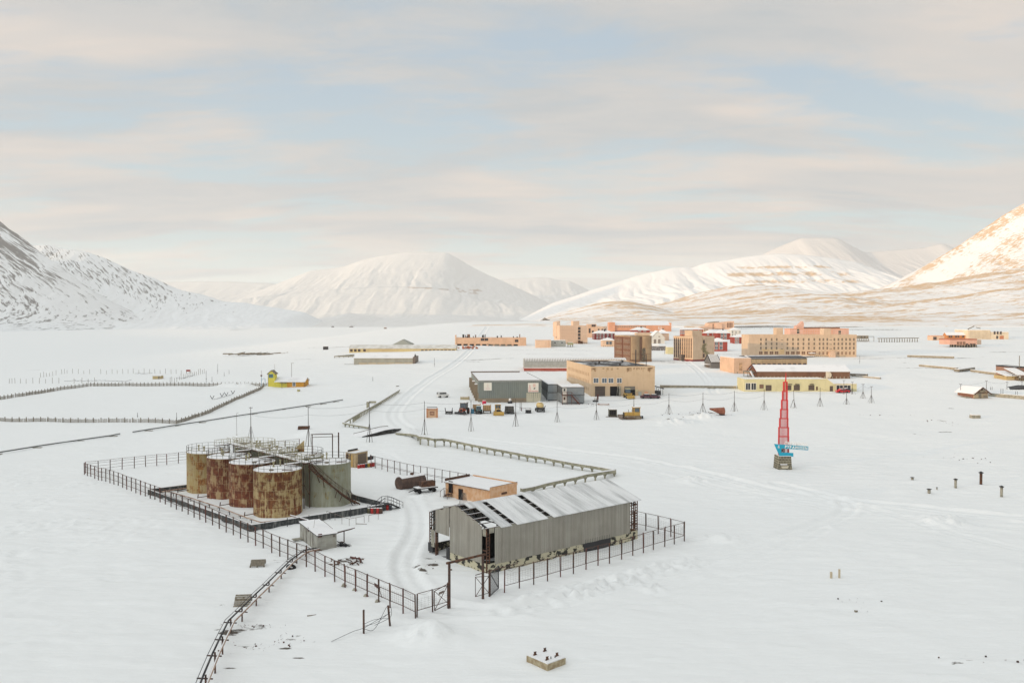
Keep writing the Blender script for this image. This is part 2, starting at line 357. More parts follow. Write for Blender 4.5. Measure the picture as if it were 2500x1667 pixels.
def build_ground():
    xs = np.concatenate([-np.geomspace(13000, 260, 60), np.arange(-255, -112, 3.0), np.arange(-110, 112, .42), np.arange(114, 560, 2.6), np.geomspace(566, 13000, 60)])
    ys = np.concatenate([[-6000, -2500, -900, -300, -60, 0, 30, 52], np.arange(62, 215, .38), np.arange(215.6, 420, 1.1), np.arange(421, 900, 3.2), np.geomspace(905, 12300, 105)])
    X, Y = np.meshgrid(xs, ys)
    Z = G(X, Y)
    Z += NZ(X, Y)
    Z += np.maximum(fbm(X/7+Y/14, Y/1.7, 91, 4)-.52, 0)*.65*(1-sm(150, 320, np.hypot(X, Y)))
    Z += (fbm(X/1.6, Y/.9, 9, 3)-.5)*.16*(1-sm(200, 330, np.hypot(X, Y)))
    Z += (fbm(X/90, Y/60, 21, 4)-.5)*6*sm(-100, 300, X)*sm(800, 1000, Y)*(1-sm(2500, 5000, Y))
    lm = sm(30, 70, -X)*(1-sm(150, 210, Y))
    rough = sm(.42, .60, fbm(X/9+3, Y/9, 31, 3))*lm
    Z += rough*(vn(X/.8, Y/.8, 8)-.4)*.35
    dirt = np.zeros_like(X)
    for px, hw, dep in ROADS:
        P = trail(px); D = pdist(X, Y, P)
        lane = 1 - sm(hw*.9, hw*1.15, D)
        Z -= dep*.8*lane
        Z += dep*1.0*np.exp(-((D-hw*1.3)/.5)**2)
        Z -= dep*1.1*np.exp(-((D-hw*.55)/.3)**2)
    for px, hw in RUBBLE:
        D = pdist(X, Y, trail(px)); k = 1 - sm(hw*.5, hw, D)
        n = vn(X/.55, Y/.55, 12)
        Z += k*(np.maximum(n-.3, 0))*.9
        dirt += k*sm(.75, .95, vn(X/.7, Y/.7, 77))*.16
    for (p, r, h, ro) in MOUNDS:
        c = gp(*p); d = np.hypot(X-c.x, (Y-c.y)*1.25)/r; m = d < 1.6
        k = np.exp(-d[m]**2*2.6)
        n = fbm(X[m]/.9, Y[m]/.9, 41, 3) if ro else .5
        Z[m] += h*k*(1+ro*(n-.5)*1.5) + ro*np.clip(k*1.5,0,1)*(vn(X[m]/.5, Y[m]/.5, 13)-.5)*.35
    for (p, a, b, s, rot) in STAINS:
        c = gp(*p); m = (abs(X-c.x) < 2.4*(a+b)) & (abs(Y-c.y) < 2.4*(a+b))
        if not m.any(): continue
        cr, sr = math.cos(rot), math.sin(rot); dx = X[m]-c.x; dy = Y[m]-c.y
        u = (dx*cr+dy*sr)/a; v = (-dx*sr+dy*cr)/b; r = np.hypot(u, v)
        dirt[m] = np.maximum(dirt[m], (s+.04)*(1-sm(.35, 1.6, r)))
    # bare ground between the town and the hills
    t = sm(650, 1000, Y)*sm(-60, 240, X)*(1-sm(1900, 2600, Y))
    dirt = np.maximum(dirt, t*(.27+.46*sm(.44, .68, fbm(X/120, Y/34, 55, 4))))
    t = sm(380, 560, Y)*sm(330, 480, X)*(1-sm(800, 1000, Y))
    dirt = np.maximum(dirt, t*.5*sm(.58, .74, fbm(X/60, Y/9, 56, 4)))
    # drifts against the bund and the warehouse
    tag(grid_mesh('ground', X, Y, Z, dirt, SNOWG), 'snow covered ground of the settlement and valley floor with wheel tracks', 'ground')
build_ground()
# ------------------------------------------------------------------ mountains
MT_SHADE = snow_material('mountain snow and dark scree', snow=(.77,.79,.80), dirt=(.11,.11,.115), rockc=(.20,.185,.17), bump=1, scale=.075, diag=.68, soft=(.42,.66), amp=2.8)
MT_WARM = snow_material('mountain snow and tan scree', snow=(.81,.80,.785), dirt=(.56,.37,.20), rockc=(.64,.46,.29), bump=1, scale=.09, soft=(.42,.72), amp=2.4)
MT_FAR = snow_material('far mountain snow', snow=(.68,.675,.66), dirt=(.36,.29,.24), rockc=(.44,.35,.28), bump=1, scale=.03)  # snow colour lowered to put the central mountain's cloud shade into it
def mountain(name, label, sil, Yr, front, back, m, p=1.4, shift=0, gully=(0,60), rockf=None, nu=260, nv=110, seed=1, wobble=0.0, foot=0.0, jag=0.0):
    "sil: skyline in photo pixels; the slope comes down `front` metres towards the camera and `back` metres behind"
    px = np.array([s[0] for s in sil], float); py = np.array([s[1] for s in sil], float)
    u = np.linspace(px[0], px[-1], nu)
    # soft-cornered interpolation of the skyline
    yy = np.interp(u, px, py); k = max(1, nu//130); ker = np.ones(2*k+1)/(2*k+1); yy = np.convolve(np.pad(yy, k, 'edge'), ker, 'valid')
    d = [ray(a, b) for a, b in zip(u, yy)]
    X0 = np.array([v.x/v.y*Yr for v in d]); Zc = np.array([CH+v.z/v.y*Yr for v in d])
    Zc = Zc + (fbm(X0/(Yr*.012), X0*0, seed+2, 4)-.5)*jag
    tf = np.linspace(0, 1, nv); tb = np.linspace(0, 1, 24)[1:]
    X = np.repeat(X0[None, :], nv+23, 0); T = np.concatenate([tf, 1-tb]); 
    ridge = (fbm(X0/(Yr*.08), X0*0+seed, seed, 3)-.5)*front*wobble
    Yf = Yr - (1-tf)[:, None]*front + ridge[None, :]*np.sin(tf*math.pi/2)[:, None]*0
    Yb = Yr + tb[:, None]*back + 0*X0[None, :]
    Yy = np.concatenate([Yf, Yb], 0); TT = np.repeat(T[:, None], nu, 1)
    g = np.array(G(X, Yy))
    H = Zc[None, :] - g
    P = TT**p if np.isscalar(p) else np.interp(TT, p[0], p[1])
    Hn = H*P
    A, wl = gully
    w = (X+TT*shift)/wl + (fbm(X/(wl*3), Yy/(wl*3), seed+5, 3)-.5)*.8
    gl = (1-np.abs(2*fbm(w, Yy/(wl*7), seed+9, 4, .55)-1)*1.0) + 0.22*(1-np.abs(2*fbm(w*3.1, Yy/(wl*3), seed+19, 3, .5)-1))
    env = np.clip(TT*(1-TT)*4, 0, 1)**.8
    isf = (np.arange(nv+23) < nv)[:, None]
    Hn = Hn - A*env*gl*isf*np.clip(H/ (abs(H).max()+1e-6)*1.6, 0, 1)
    if wobble: Hn = Hn + (fbm(X/(front*.22), Yy/(front*.22), seed+30, 4)-.5)*wobble*env*isf
    Z = g - foot + Hn*(1 if not foot else 1) + foot*np.clip(TT*12, 0, 1)
    Z[0, :] -= 6
    dirt = rockf(X, Yy, TT, X*0+u[None, :], Z, Zc[None, :]) if rockf else X*0
    return tag(grid_mesh(name, X, Yy, Z, dirt, m), label, 'mountain')
def rk_left(X, Y, T, U, Z, Zc):
    q = Z+.68*X
    st = fbm(q/26, X/420, 3, 5, .62)       # streaks that run down the slope
    near = sm(230, -60, U)
    d = .22 + .24*sm(.05, .5, T)*sm(.34, .64, st) + .34*near*sm(.12, .45, T)*sm(.34, .58, fbm(q/60, X/300, 8, 4)) + .12*(fbm(q/9, X/160, 7, 3)-.3)
    return d - .7*(1-sm(.0, .16, T))
def rk_left2(X, Y, T, U, Z, Zc):
    q = Z+.5*X
    st = fbm(q/22, X/300, 13, 5, .6)
    return .05 + .20*sm(.60, .9, T)*sm(.38, .64, fbm(X/40, T*3, 14, 4)) + .26*sm(.38, .64, st)*sm(.15, .45, T)*(1-.75*sm(480, 640, U)) - .6*(1-sm(.02, .2, T)) - .5*sm(640, 760, U)
def rk_center(X, Y, T, U, Z, Zc):
    st = vn(X/60, T*40, 4)
    band = np.exp(-((Z-262+((U-1150)*.06)+70*(fbm(X/160, Y/160, 44, 4)-.5))/17)**2)*sm(1030, 1050, U)*(1-sm(1180, 1200, U))
    band2 = np.exp(-((Z-285)/14)**2)*sm(860, 900, U)*(1-sm(950, 975, U))*.8
    b3 = sm(1215, 1245, U)*(1-sm(1250, 1262, U))*np.exp(-((Z-150)/60)**2)*.5
    return .02 + .70*band*(.4+.7*vn(X/22, T*60, 9)) + .42*band2*sm(.4, .7, st) + b3*sm(.5, .8, st)
def rk_far2(X, Y, T, U, Z, Zc):
    return .02 + .5*np.exp(-((Z-255)/10)**2)*sm(1300, 1320, U)*(1-sm(1338, 1345, U))
def rk_right(X, Y, T, U, Z, Zc):
    st = fbm(X/70, T*14, 6, 4, .6)
    w = sm(1700, 1760, U)*(1-sm(1960, 2040, U))
    bands = np.clip(np.cos(Z/9.5)*.5+.5, 0, 1)*sm(215, 250, Z)*(1-sm(350, 372, Z))
    return .05 + w*(.12+bands*.75*sm(.34, .6, st)) + .42*sm(2080, 2110, U)*(1-sm(2140, 2180, U))*np.exp(-((Z-200)/22)**2)*sm(.45, .6, st)
def rk_big(X, Y, T, U, Z, Zc):
    q = Z-.62*X
    st = fbm(q/26, X/400, 23, 5, .6)
    return .16 + .30*sm(.40, .66, st)*sm(.25, .6, T) + .16*sm(.45, .62, fbm(X/30, T*6, 24, 4))*sm(.1, .3, T) + .16*sm(.9, .99, T)
def rk_hill(X, Y, T, U, Z, Zc):
    n = fbm(X/150, Y/45, 61, 5, .62)
    return .33 + .36*sm(.40, .64, n) + .12*sm(.93, 1, T)
def rk_none(X, Y, T, U, Z, Zc): return X*0+.03
mountain('mountain', 'low pale plateau far behind the left slopes', [(250,700),(330,690),(408,688),(506,687),(578,688),(620,690),(669,692),(720,705),(800,735)], 11000, 3000, 1200, MT_FAR, 1.2, 0, (60,240), rk_none, 120, 60, 2)
mountain('mountain', 'blue white hill range far right of the central mountain', [(1120,740),(1200,692),(1220,684),(1250,681),(1308,677),(1339,678),(1365,684),(1388,685),(1407,693),(1434,706),(1453,712),(1500,730),(1560,760)], 10500, 3500, 1500, MT_FAR, 1.3, 0, (60,260), rk_far2, 160, 80, 3)
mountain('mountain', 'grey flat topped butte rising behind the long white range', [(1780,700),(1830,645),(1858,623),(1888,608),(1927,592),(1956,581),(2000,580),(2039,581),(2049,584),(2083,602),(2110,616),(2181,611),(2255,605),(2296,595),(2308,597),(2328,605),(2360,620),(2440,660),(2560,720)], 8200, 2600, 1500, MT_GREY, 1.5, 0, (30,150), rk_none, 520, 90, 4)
mountain('mountain', 'broad snow mountain with a dark cliff band in the valley centre', [(520,745),(600,714),(638,708),(700,683),(761,660),(814,655),(845,649),(887,634),(937,623),(983,617),(1002,615),(1044,615),(1092,617),(1109,626),(1155,653),(1189,670),(1220,683),(1290,715),(1350,745),(1420,770)], 8200, 3300, 1800, MT_FAR, ([0,.12,.3,.42,.50,.56,.62,.8,1],[0,.03,.14,.34,.45,.47,.53,.74,1]), 0, (26,170), rk_center, 420, 170, 5, wobble=40)
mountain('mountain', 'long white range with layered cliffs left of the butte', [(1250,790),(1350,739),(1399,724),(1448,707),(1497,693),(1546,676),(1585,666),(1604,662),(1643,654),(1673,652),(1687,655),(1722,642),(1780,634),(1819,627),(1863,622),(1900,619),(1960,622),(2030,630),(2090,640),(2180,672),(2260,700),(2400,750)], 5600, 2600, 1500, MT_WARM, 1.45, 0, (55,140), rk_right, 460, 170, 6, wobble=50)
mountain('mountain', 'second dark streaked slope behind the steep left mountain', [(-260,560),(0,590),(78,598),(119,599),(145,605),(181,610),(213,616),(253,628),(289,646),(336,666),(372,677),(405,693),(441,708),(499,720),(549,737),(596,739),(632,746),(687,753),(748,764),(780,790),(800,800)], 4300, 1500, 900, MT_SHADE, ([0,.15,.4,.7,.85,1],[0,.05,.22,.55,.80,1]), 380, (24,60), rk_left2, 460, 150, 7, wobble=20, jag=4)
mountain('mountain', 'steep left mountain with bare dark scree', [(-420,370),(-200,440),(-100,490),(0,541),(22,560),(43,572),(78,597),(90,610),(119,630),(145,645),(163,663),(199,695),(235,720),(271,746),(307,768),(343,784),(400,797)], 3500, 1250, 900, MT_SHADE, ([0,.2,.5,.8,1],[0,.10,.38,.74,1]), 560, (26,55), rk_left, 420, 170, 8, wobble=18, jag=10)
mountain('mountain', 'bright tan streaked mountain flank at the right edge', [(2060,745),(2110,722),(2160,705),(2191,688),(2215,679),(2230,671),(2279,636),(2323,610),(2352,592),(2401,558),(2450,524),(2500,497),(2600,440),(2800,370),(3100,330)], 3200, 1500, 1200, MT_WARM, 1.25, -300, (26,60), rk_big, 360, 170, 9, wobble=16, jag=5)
mountain('hill', 'low tan patched hill in front of the long white range', [(1480,775),(1530,758),(1585,746),(1643,734),(1682,722),(1741,707),(1790,698),(1834,695),(1849,692),(1878,697),(1927,700),(1986,713),(2005,720),(2083,712),(2181,702),(2280,690),(2400,668),(2500,652),(2700,620),(3000,600)], 2500, 1150, 900, MT_WARM, 1.05, 0, (10,80), rk_hill, 420, 170, 10, wobble=26, jag=6)
mountain('hill', 'smooth rounded hill left of the tan hills', [(1330,775),(1398,757),(1430,747),(1470,738),(1510,735),(1545,737),(1585,745),(1640,760),(1720,785)], 2150, 560, 500, MT_WARM, 1.1, 0, (5,90), rk_hill, 200, 90, 12, wobble=8)
mountain('hill', 'gentle brown flecked rise behind the apartment blocks', [(1180,800),(1300,785),(1420,778),(1560,769),(1700,765),(1850,757),(2000,757),(2150,748),(2300,728),(2450,705),(2600,690),(2900,670)], 1600, 640, 500, MT_WARM, .95, 0, (6,60), rk_hill, 420, 130, 13, wobble=12, jag=3)
mountain('hill', 'small snow knolls on the valley floor under the central mountain', [(640,800),(740,781),(810,774),(850,764),(890,768),(940,778),(1010,775),(1100,768),(1180,772),(1280,782),(1400,795)], 4800, 900, 900, MT_FAR, 1.1, 0, (8,120), rk_none, 160, 60, 14, wobble=12)
def added_shade_ridge():
    "unseen ridge added behind the camera to keep the low sun off the settlement"
    s = SUN_DIR; t = Vector((-s.y, s.x, 0)); nu, nv = 90, 30
    U = np.linspace(-5200, 5200, nu); V = np.linspace(-1, 1, nv)
    UU, VV = np.meshgrid(U, V); D = 2500
    crest = ADDED_RIDGE_H + (fbm(UU/700, UU*0, 70, 4)-.5)*26
    X = s.x*(D+VV*700)+t.x*UU; Y = s.y*(D+VV*700)+t.y*UU
    Z = crest*(1-np.abs(VV))**.8 - 5*(np.abs(VV) > .97)
    tag(grid_mesh('mountain', X, Y, Z, .1+0*X, MT_SHADE), 'added unseen ridge behind the viewpoint that shades the settlement', 'mountain')
ADDED_RIDGE_H = 318  # crest height of the added ridge, sized to shade the foreground
added_shade_ridge()

def haze():
    m = bpy.data.materials.new('haze'); m.use_nodes = True; nt = m.node_tree; nt.nodes.clear(); o = N(nt, 'ShaderNodeOutputMaterial'); v = N(nt, 'ShaderNodeVolumePrincipled')
    v.inputs['Color'].default_value = (1.0, .99, .965, 1); v.inputs['Density'].default_value = HAZE; v.inputs['Anisotropy'].default_value = .2; nt.links.new(v.outputs[0], o.inputs['Volume'])
    h = MB().box(-13100, -6100, -12, 13100, 13100, 900).build('haze', m); h['kind'] = 'stuff'; h['label'] = 'thin cold air paling the far mountains'
HAZE = 5.2e-5
haze()
# ================================================================== INDUSTRIAL FOREGROUND
M_POST = mat('rusty post steel', (.060,.042,.036), .7, col2=(.12,.055,.035), nscale=3, amt=.8)
M_REDPOST = mat('red primer steel', (.14,.045,.035), .7, col2=(.07,.04,.035), nscale=2, amt=.8)
M_DARK = mat('dark steel', (.035,.035,.038), .6)
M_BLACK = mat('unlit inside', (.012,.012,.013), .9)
M_RUST = mat('brown rust', (.13,.062,.035), .85, col2=(.05,.03,.024), nscale=2.5, amt=.9, bump=.3)
M_CONC = mat('weathered concrete', (.34,.32,.26), .9, col2=(.20,.19,.15), nscale=1.3, amt=.7, bump=.4, streak=((.12,.11,.09), .4))
M_BRICKP = mat('peach brick', (.60,.33,.17), .9, col2=(.68,.46,.30), nscale=1.2, amt=.8, bump=.4)
M_WOOD = mat('grey wood', (.25,.22,.17), .9, col2=(.14,.12,.09), nscale=4, amt=.8)
def tank_material(name, base, rust, amt, pale):
    "plate steel: welded courses with uneven rust run-off; cylinder coordinates from the object's own axes"
    m = bpy.data.materials.new(name); m.use_nodes = True; nt = m.node_tree; L = nt.links.new; b = nt.nodes['Principled BSDF']
    b.inputs['Roughness'].default_value = .75; b.inputs['Specular IOR Level'].default_value = .25
    tc = N(nt, 'ShaderNodeTexCoord'); sp = N(nt, 'ShaderNodeSeparateXYZ'); L(tc.outputs['Object'], sp.inputs[0])
    an = N(nt, 'ShaderNodeMath', _operation='ARCTAN2'); L(sp.outputs[1], an.inputs[0]); L(sp.outputs[0], an.inputs[1])
    mu = N(nt, 'ShaderNodeMath', _operation='MULTIPLY'); L(an.outputs[0], mu.inputs[0]); mu.inputs[1].default_value = 3.6
    oi = N(nt, 'ShaderNodeObjectInfo'); rn = N(nt, 'ShaderNodeMath', _operation='MULTIPLY'); L(oi.outputs['Random'], rn.inputs[0]); rn.inputs[1].default_value = 60
    ad = N(nt, 'ShaderNodeMath', _operation='ADD'); L(mu.outputs[0], ad.inputs[0]); L(rn.outputs[0], ad.inputs[1])
    cb = N(nt, 'ShaderNodeCombineXYZ'); L(ad.outputs[0], cb.inputs[0]); L(sp.outputs[2], cb.inputs[1])
    def brick(w, h, off):
        k = N(nt, 'ShaderNodeTexBrick'); L(cb.outputs[0], k.inputs['Vector']); k.offset = off
        k.inputs['Color1'].default_value = (0,0,0,1); k.inputs['Color2'].default_value = (1,1,1,1); k.inputs['Mortar'].default_value = (.1,.1,.1,1)
        k.inputs['Scale'].default_value = 1; k.inputs['Mortar Size'].default_value = .03; k.inputs['Brick Width'].default_value = w; k.inputs['Row Height'].default_value = h
        return k
    k1 = brick(1.3, 1.38, .35)
    def noise(sc, st, det=6, r=.65):
        mp = N(nt, 'ShaderNodeMapping'); mp.inputs[3].default_value = st; L(cb.outputs[0], mp.inputs[0])
        n = N(nt, 'ShaderNodeTexNoise'); n.inputs['Scale'].default_value = sc; n.inputs['Detail'].default_value = det; n.inputs['Roughness'].default_value = r
        L(mp.outputs[0], n.inputs['Vector']); return n.outputs[0]
    blot = noise(.9, (1, .8, 1)); run = noise(1.6, (2.4, .22, 1)); fin = noise(7, (1, .5, 1))
    a = N(nt, 'ShaderNodeMath', _operation='MULTIPLY_ADD'); L(k1.outputs['Color'], a.inputs[0]); a.inputs[1].default_value = .17; L(blot, a.inputs[2])
    c = N(nt, 'ShaderNodeMath', _operation='MULTIPLY_ADD'); L(run, c.inputs[0]); c.inputs[1].default_value = .72; L(a.outputs[0], c.inputs[2])
    f = N(nt, 'ShaderNodeMath', _operation='MULTIPLY_ADD'); L(fin, f.inputs[0]); f.inputs[1].default_value = .10; L(c.outputs[0], f.inputs[2])
    r = N(nt, 'ShaderNodeMapRange', _interpolation_type='SMOOTHSTEP'); L(f.outputs[0], r.inputs[0]); r.inputs[1].default_value = amt+.06; r.inputs[2].default_value = amt+.24
    x = N(nt, 'ShaderNodeMix', _data_type='RGBA'); L(r.outputs[0], x.inputs[0])
    y = N(nt, 'ShaderNodeMix', _data_type='RGBA'); yr = N(nt, 'ShaderNodeMapRange'); L(noise(1.1, (1.6, .35, 1)), yr.inputs[0]); yr.inputs[1].default_value = .38; yr.inputs[2].default_value = .62
    L(yr.outputs[0], y.inputs[0]); y.inputs[6].default_value = (*base, 1); y.inputs[7].default_value = (*pale, 1)
    z = N(nt, 'ShaderNodeMix', _data_type='RGBA'); zr = N(nt, 'ShaderNodeMapRange'); L(noise(2.2, (1, .6, 1)), zr.inputs[0]); zr.inputs[1].default_value = .4; zr.inputs[2].default_value = .62
    L(zr.outputs[0], z.inputs[0]); z.inputs[6].default_value = (*rust, 1); z.inputs[7].default_value = (rust[0]*2.1, rust[1]*2.5, rust[2]*1.8, 1)
    L(y.outputs[2], x.inputs[6]); L(z.outputs[2], x.inputs[7])
    sm_ = N(nt, 'ShaderNodeMix', _data_type='RGBA', _blend_type='MIX'); sf = N(nt, 'ShaderNodeMath', _operation='MULTIPLY'); L(k1.outputs['Fac'], sf.inputs[0]); sf.inputs[1].default_value = .42
    L(sf.outputs[0], sm_.inputs[0]); L(x.outputs[2], sm_.inputs[6]); sm_.inputs[7].default_value = (*pale, 1)
    L(sm_.outputs[2], b.inputs['Base Color'])
    bp = N(nt, 'ShaderNodeBump'); bp.inputs[0].default_value = .35; bp.inputs[1].default_value = .04; L(k1.outputs['Fac'], bp.inputs['Height']); L(bp.outputs[0], b.inputs['Normal'])
    return m
TK_RUST = tank_material('rust streaked tank plate', (.36,.26,.11), (.105,.036,.019), .82, (.44,.34,.18))
TK_DEEP = tank_material('deep red rusted tank plate', (.34,.23,.11), (.10,.028,.017), .77, (.42,.30,.17))
TK_OCHRE = tank_material('ochre tank plate', (.36,.26,.10), (.17,.065,.024), .92, (.42,.34,.19))
TK_GREY = tank_material('grey green tank plate', (.27,.27,.19), (.17,.12,.06), 1.02, (.36,.37,.29))
M_RAIL = mat('dull rail paint', (.085,.078,.065), .7)
M_RAILY = mat('yellow grey rail paint', (.36,.33,.20), .7, col2=(.18,.15,.10), nscale=3, amt=.6)
T4C = Vector((-39.3*1.0, 0, 0))
def tank_centre(px, py):
    "centre of a roof disc 6.9 m above the ground seen at px,py"
    d = ray(px, py); g = 0.0
    for _ in range(6):
        t = (CH-(g+TH))/-d.z; g = g0(d.x*t, t)
    return Vector((d.x*t, t, g))
TH = 6.9
ta = tank_centre(675.7, 1144); tb = tank_centre(506, 1102.5); tr = tank_centre(798.6, 1126.5)
rowv = (tb-ta)/3; crossv = tr-ta
TR = 3.7
def tank(name, label, c, m, railm, rot, vents, extra=0):
    t = thing(name, label, 'storage tank', c, rot, 'fuel storage tanks in two rows')
    mb = MB().lathe([(TR+.02,-1.2),(TR+.02,.0),(TR,.02),(TR,TH-.02),(TR+.06,TH),(TR+.06,TH+.08)], 64)
    mb.build('shell', m, t)
    rf = MB().lathe([(TR-.02,TH-.02),(TR-.1,TH+.06),(TR*.5,TH+.16),(.01,TH+.22)], 48); rf.build('roof', SNOW, t)
    r = MB(); n = 22
    for k in range(n):
        a = 2*math.pi*k/n; x, y = (TR-.02)*math.cos(a), (TR-.02)*math.sin(a); r.bar((x,y,TH), (x,y,TH+1.1), .05)
        b = 2*math.pi*(k+1)/n
        for z in (TH+.55, TH+1.08):
            m2 = (a+b)/2; P = [(TR*math.cos(q)-.02*math.cos(q), TR*math.sin(q)-.02*math.sin(q), z) for q in (a, m2, b)]
            r.bar(P[0], P[1], .042); r.bar(P[1], P[2], .042)
    r.build('railing', railm, t)
    for (x, y, h, w) in vents:
        v = MB().cyl(x, y, TH+.1, TH+.1+h, w, 10).cyl(x, y, TH+.1+h, TH+.3+h, w*1.7, 10).cyl(x, y, TH+.1, TH+.28, w*1.6, 10)
        v.build('vent', M_RAILY, t)
    MB().cyl(-1.2, -1.9, TH+.1, TH+.32, .35, 12).build('hatch', M_WOOD, t); MB().bar((.3,-2.4,TH+.18),(1.9,-2.6,TH+.16),.12).build('roof_plank', M_RUST, t)
    return t
VT = [(-.5,.9,.7,.12),(.6,1.5,.9,.1)]
TKL = ['ochre rust blotched tank at the far left end of the rusty row', 'red brown rusty tank second from the left in the rusty row',
       'dark red rusted tank between the nearest tank and the left pair', 'nearest tank of all with patchy orange and brown rust']
TKS = [(3, TK_OCHRE), (2, TK_DEEP), (1, TK_DEEP), (0, TK_RUST)]
tank_pos = {}
for i, (k, m) in enumerate(TKS):
    c = ta + rowv*k; c.z = gs(c.x, c.y)-.1; tank_pos['L%d' % k] = c
    tank('storage_tank', TKL[i], c, m, M_RAIL, .6*k+.4, VT)
TKR = ['grey green tank with the zigzag stair on its right side', 'grey tank half hidden behind the nearest rusty tank',
       'pale railed tank third back in the grey green row', 'pale yellow railed tank at the back of the tank group']
for k in range(4):
    c = ta + crossv + rowv*k; c.z = gs(c.x, c.y)-.1; tank_pos['R%d' % k] = c
    tank('storage_tank', TKR[k], c, TK_GREY, M_RAIL if k < 2 else M_RAILY, 1.1*k+.7, VT)
def catwalk():
    a = ta + crossv*.5 - rowv*.15; d = rowv.normalized(); cr = crossv.normalized(); L_ = rowv.length*3.25
    z = TH+.45
    root = thing('catwalk', 'snow covered steel catwalk linking the tops of the tanks', 'walkway', (a.x, a.y, gs(a.x,a.y)), ang(Vector((0,0,0)), d))
    lx = lambda v: (v-a).dot(d); ly = lambda v: (v-a).dot(cr)
    dk = MB().box(0,-.55,z-.12,L_,.55,z); sn = MB().box(0,-.5,z+.002,L_,.5,z+.09)
    rl = MB()
    for s in (-.55,.55):
        n = int(L_/1.4)
        for i in range(n+1): rl.bar((i*L_/n,s,z),(i*L_/n,s,z+1.05),.045)
        rl.bar((0,s,z+1.03),(L_,s,z+1.03),.045).bar((0,s,z+.5),(L_,s,z+.5),.035)
    # cross arms to each tank
    for k in range(4):
        x = lx(ta + rowv*k); sg = -1
        for s in (-1, 1):
            y1 = s*(crossv.length/2-TR*.35); ya, yb = sorted((s*.56, y1))
            dk.box(x-.4, ya, z-.14, x+.4, yb, z-.02); sn.box(x-.36, ya, z-.018, x+.36, yb, z+.06)
            for q in (-.4, .4):
                n = max(2, int(abs(yb-ya)/1.2))
                for i in range(n+1): rl.bar((x+q, ya+(yb-ya)*i/n, z-.1),(x+q, ya+(yb-ya)*i/n, z+.95),.04)
                rl.bar((x+q,ya,z+.93),(x+q,yb,z+.93),.04).bar((x+q,ya,z+.45),(x+q,yb,z+.45),.03)
    for i in range(9): dk.bar((i*L_/8,-.5,z-.12),(i*L_/8+.5,.5,z-.3),.08)
    dk.build('deck', M_RUST, root); sn.build('snow_cover', SNOW, root); rl.build('railing', M_RAILY, root)
    lg = MB()
    for i in range(5):
        x = .3+i*(L_-.6)/4
        for s in (-.5,.5): lg.bar((x,s,-.5),(x,s,z-.12),.12)
        lg.bar((x,-.5,2),(x,.5,4),.06)
    lg.build('support_leg', M_RUST, root)
catwalk()
def tank_stair():
    c = tank_pos['R0']; root = thing('steel_stair', 'rusty brown steel stair descending the side of the grey green tank', 'stair', c, 0)
    # runs round the camera side from upper left to lower right
    P = []
    n = 26
    for i in range(n+1):
        f = i/n; a = math.radians(-118+f*100); z = TH-.1 - (TH-.4)*f; r = TR+.55+max(0,f-.72)*4.2
        P.append(Vector((r*math.cos(a)*1.0, r*math.sin(a), z)))
    st = MB(); rl = MB(); 
    for i, (p, q) in enumerate(zip(P, P[1:])):
        d = (q-p); o = Vector((p.x,p.y,0)).normalized()*.42
        st.bar(p-o, q-o, .05, .22).bar(p+o, q+o, .05, .22)
        m = (p+q)/2; st.bar(m-o, m+o, .26, .05)
        if i % 2 == 0: rl.bar(p+o, p+o+Vector((0,0,1.05)), .045)
        rl.bar(p+o+Vector((0,0,1.05)), q+o+Vector((0,0,1.05)), .05).bar(p+o+Vector((0,0,.55)), q+o+Vector((0,0,.55)), .035)
        rl.bar(p-o+Vector((0,0,1.0)), q-o+Vector((0,0,1.0)), .04)
    st.build('step', M_RUST, root); rl.build('railing', M_RUST, root)
    br = MB()
    for i in (5, 8, 15, 18): 
        p = P[i]; o = Vector((p.x,p.y,0)).normalized()
        br.bar(p+o*.4-Vector((0,0,.1)), o*TR+Vector((0,0,p.z-1.4)), .09).bar(o*TR+Vector((0,0,p.z-.1)), p+o*.4-Vector((0,0,.1)), .09)
    br.build('bracket', M_RUST, root)
tank_stair()
def goalpost():
    p = gp(758, 1128); q = gp(812, 1126)
    a = tank_pos['R1']; root = thing('pipe_gantry', 'rusty goal shaped pipe frame standing over the rear tanks', 'frame', (a.x+1.8, a.y+.3, a.z+TH), ang(Vector((0,0,0)), crossv)-.25)
    m = MB().bar((0,0,0),(0,0,3.6),.14).bar((3.9,.8,0),(3.9,.8,3.3),.14).bar((-.2,0,3.6),(3.9,.8,3.35),.13).bar((0,0,3.1),(4.8,.2,2.9),.08).bar((4.8,.2,-1.3),(4.8,.2,3.6),.18)
    m.build('frame', M_POST, root); MB().bar((3.9,.8,-2.5),(3.9,.8,0),.14).bar((0,0,-1),(0,0,0),.14).build('foot', M_POST, root)
    w = tank_pos['R2']; t = thing('steel_screen', 'rust stained plate screen on the rear tank', 'screen', (w.x+3.0, w.y+1.2, w.z+TH-.9), -.5)
    MB().prism([(0,0),(0,1.1),(2.0,2.6),(2.0,-.2)], 0, .1).build('plate', TK_OCHRE, t)
goalpost()
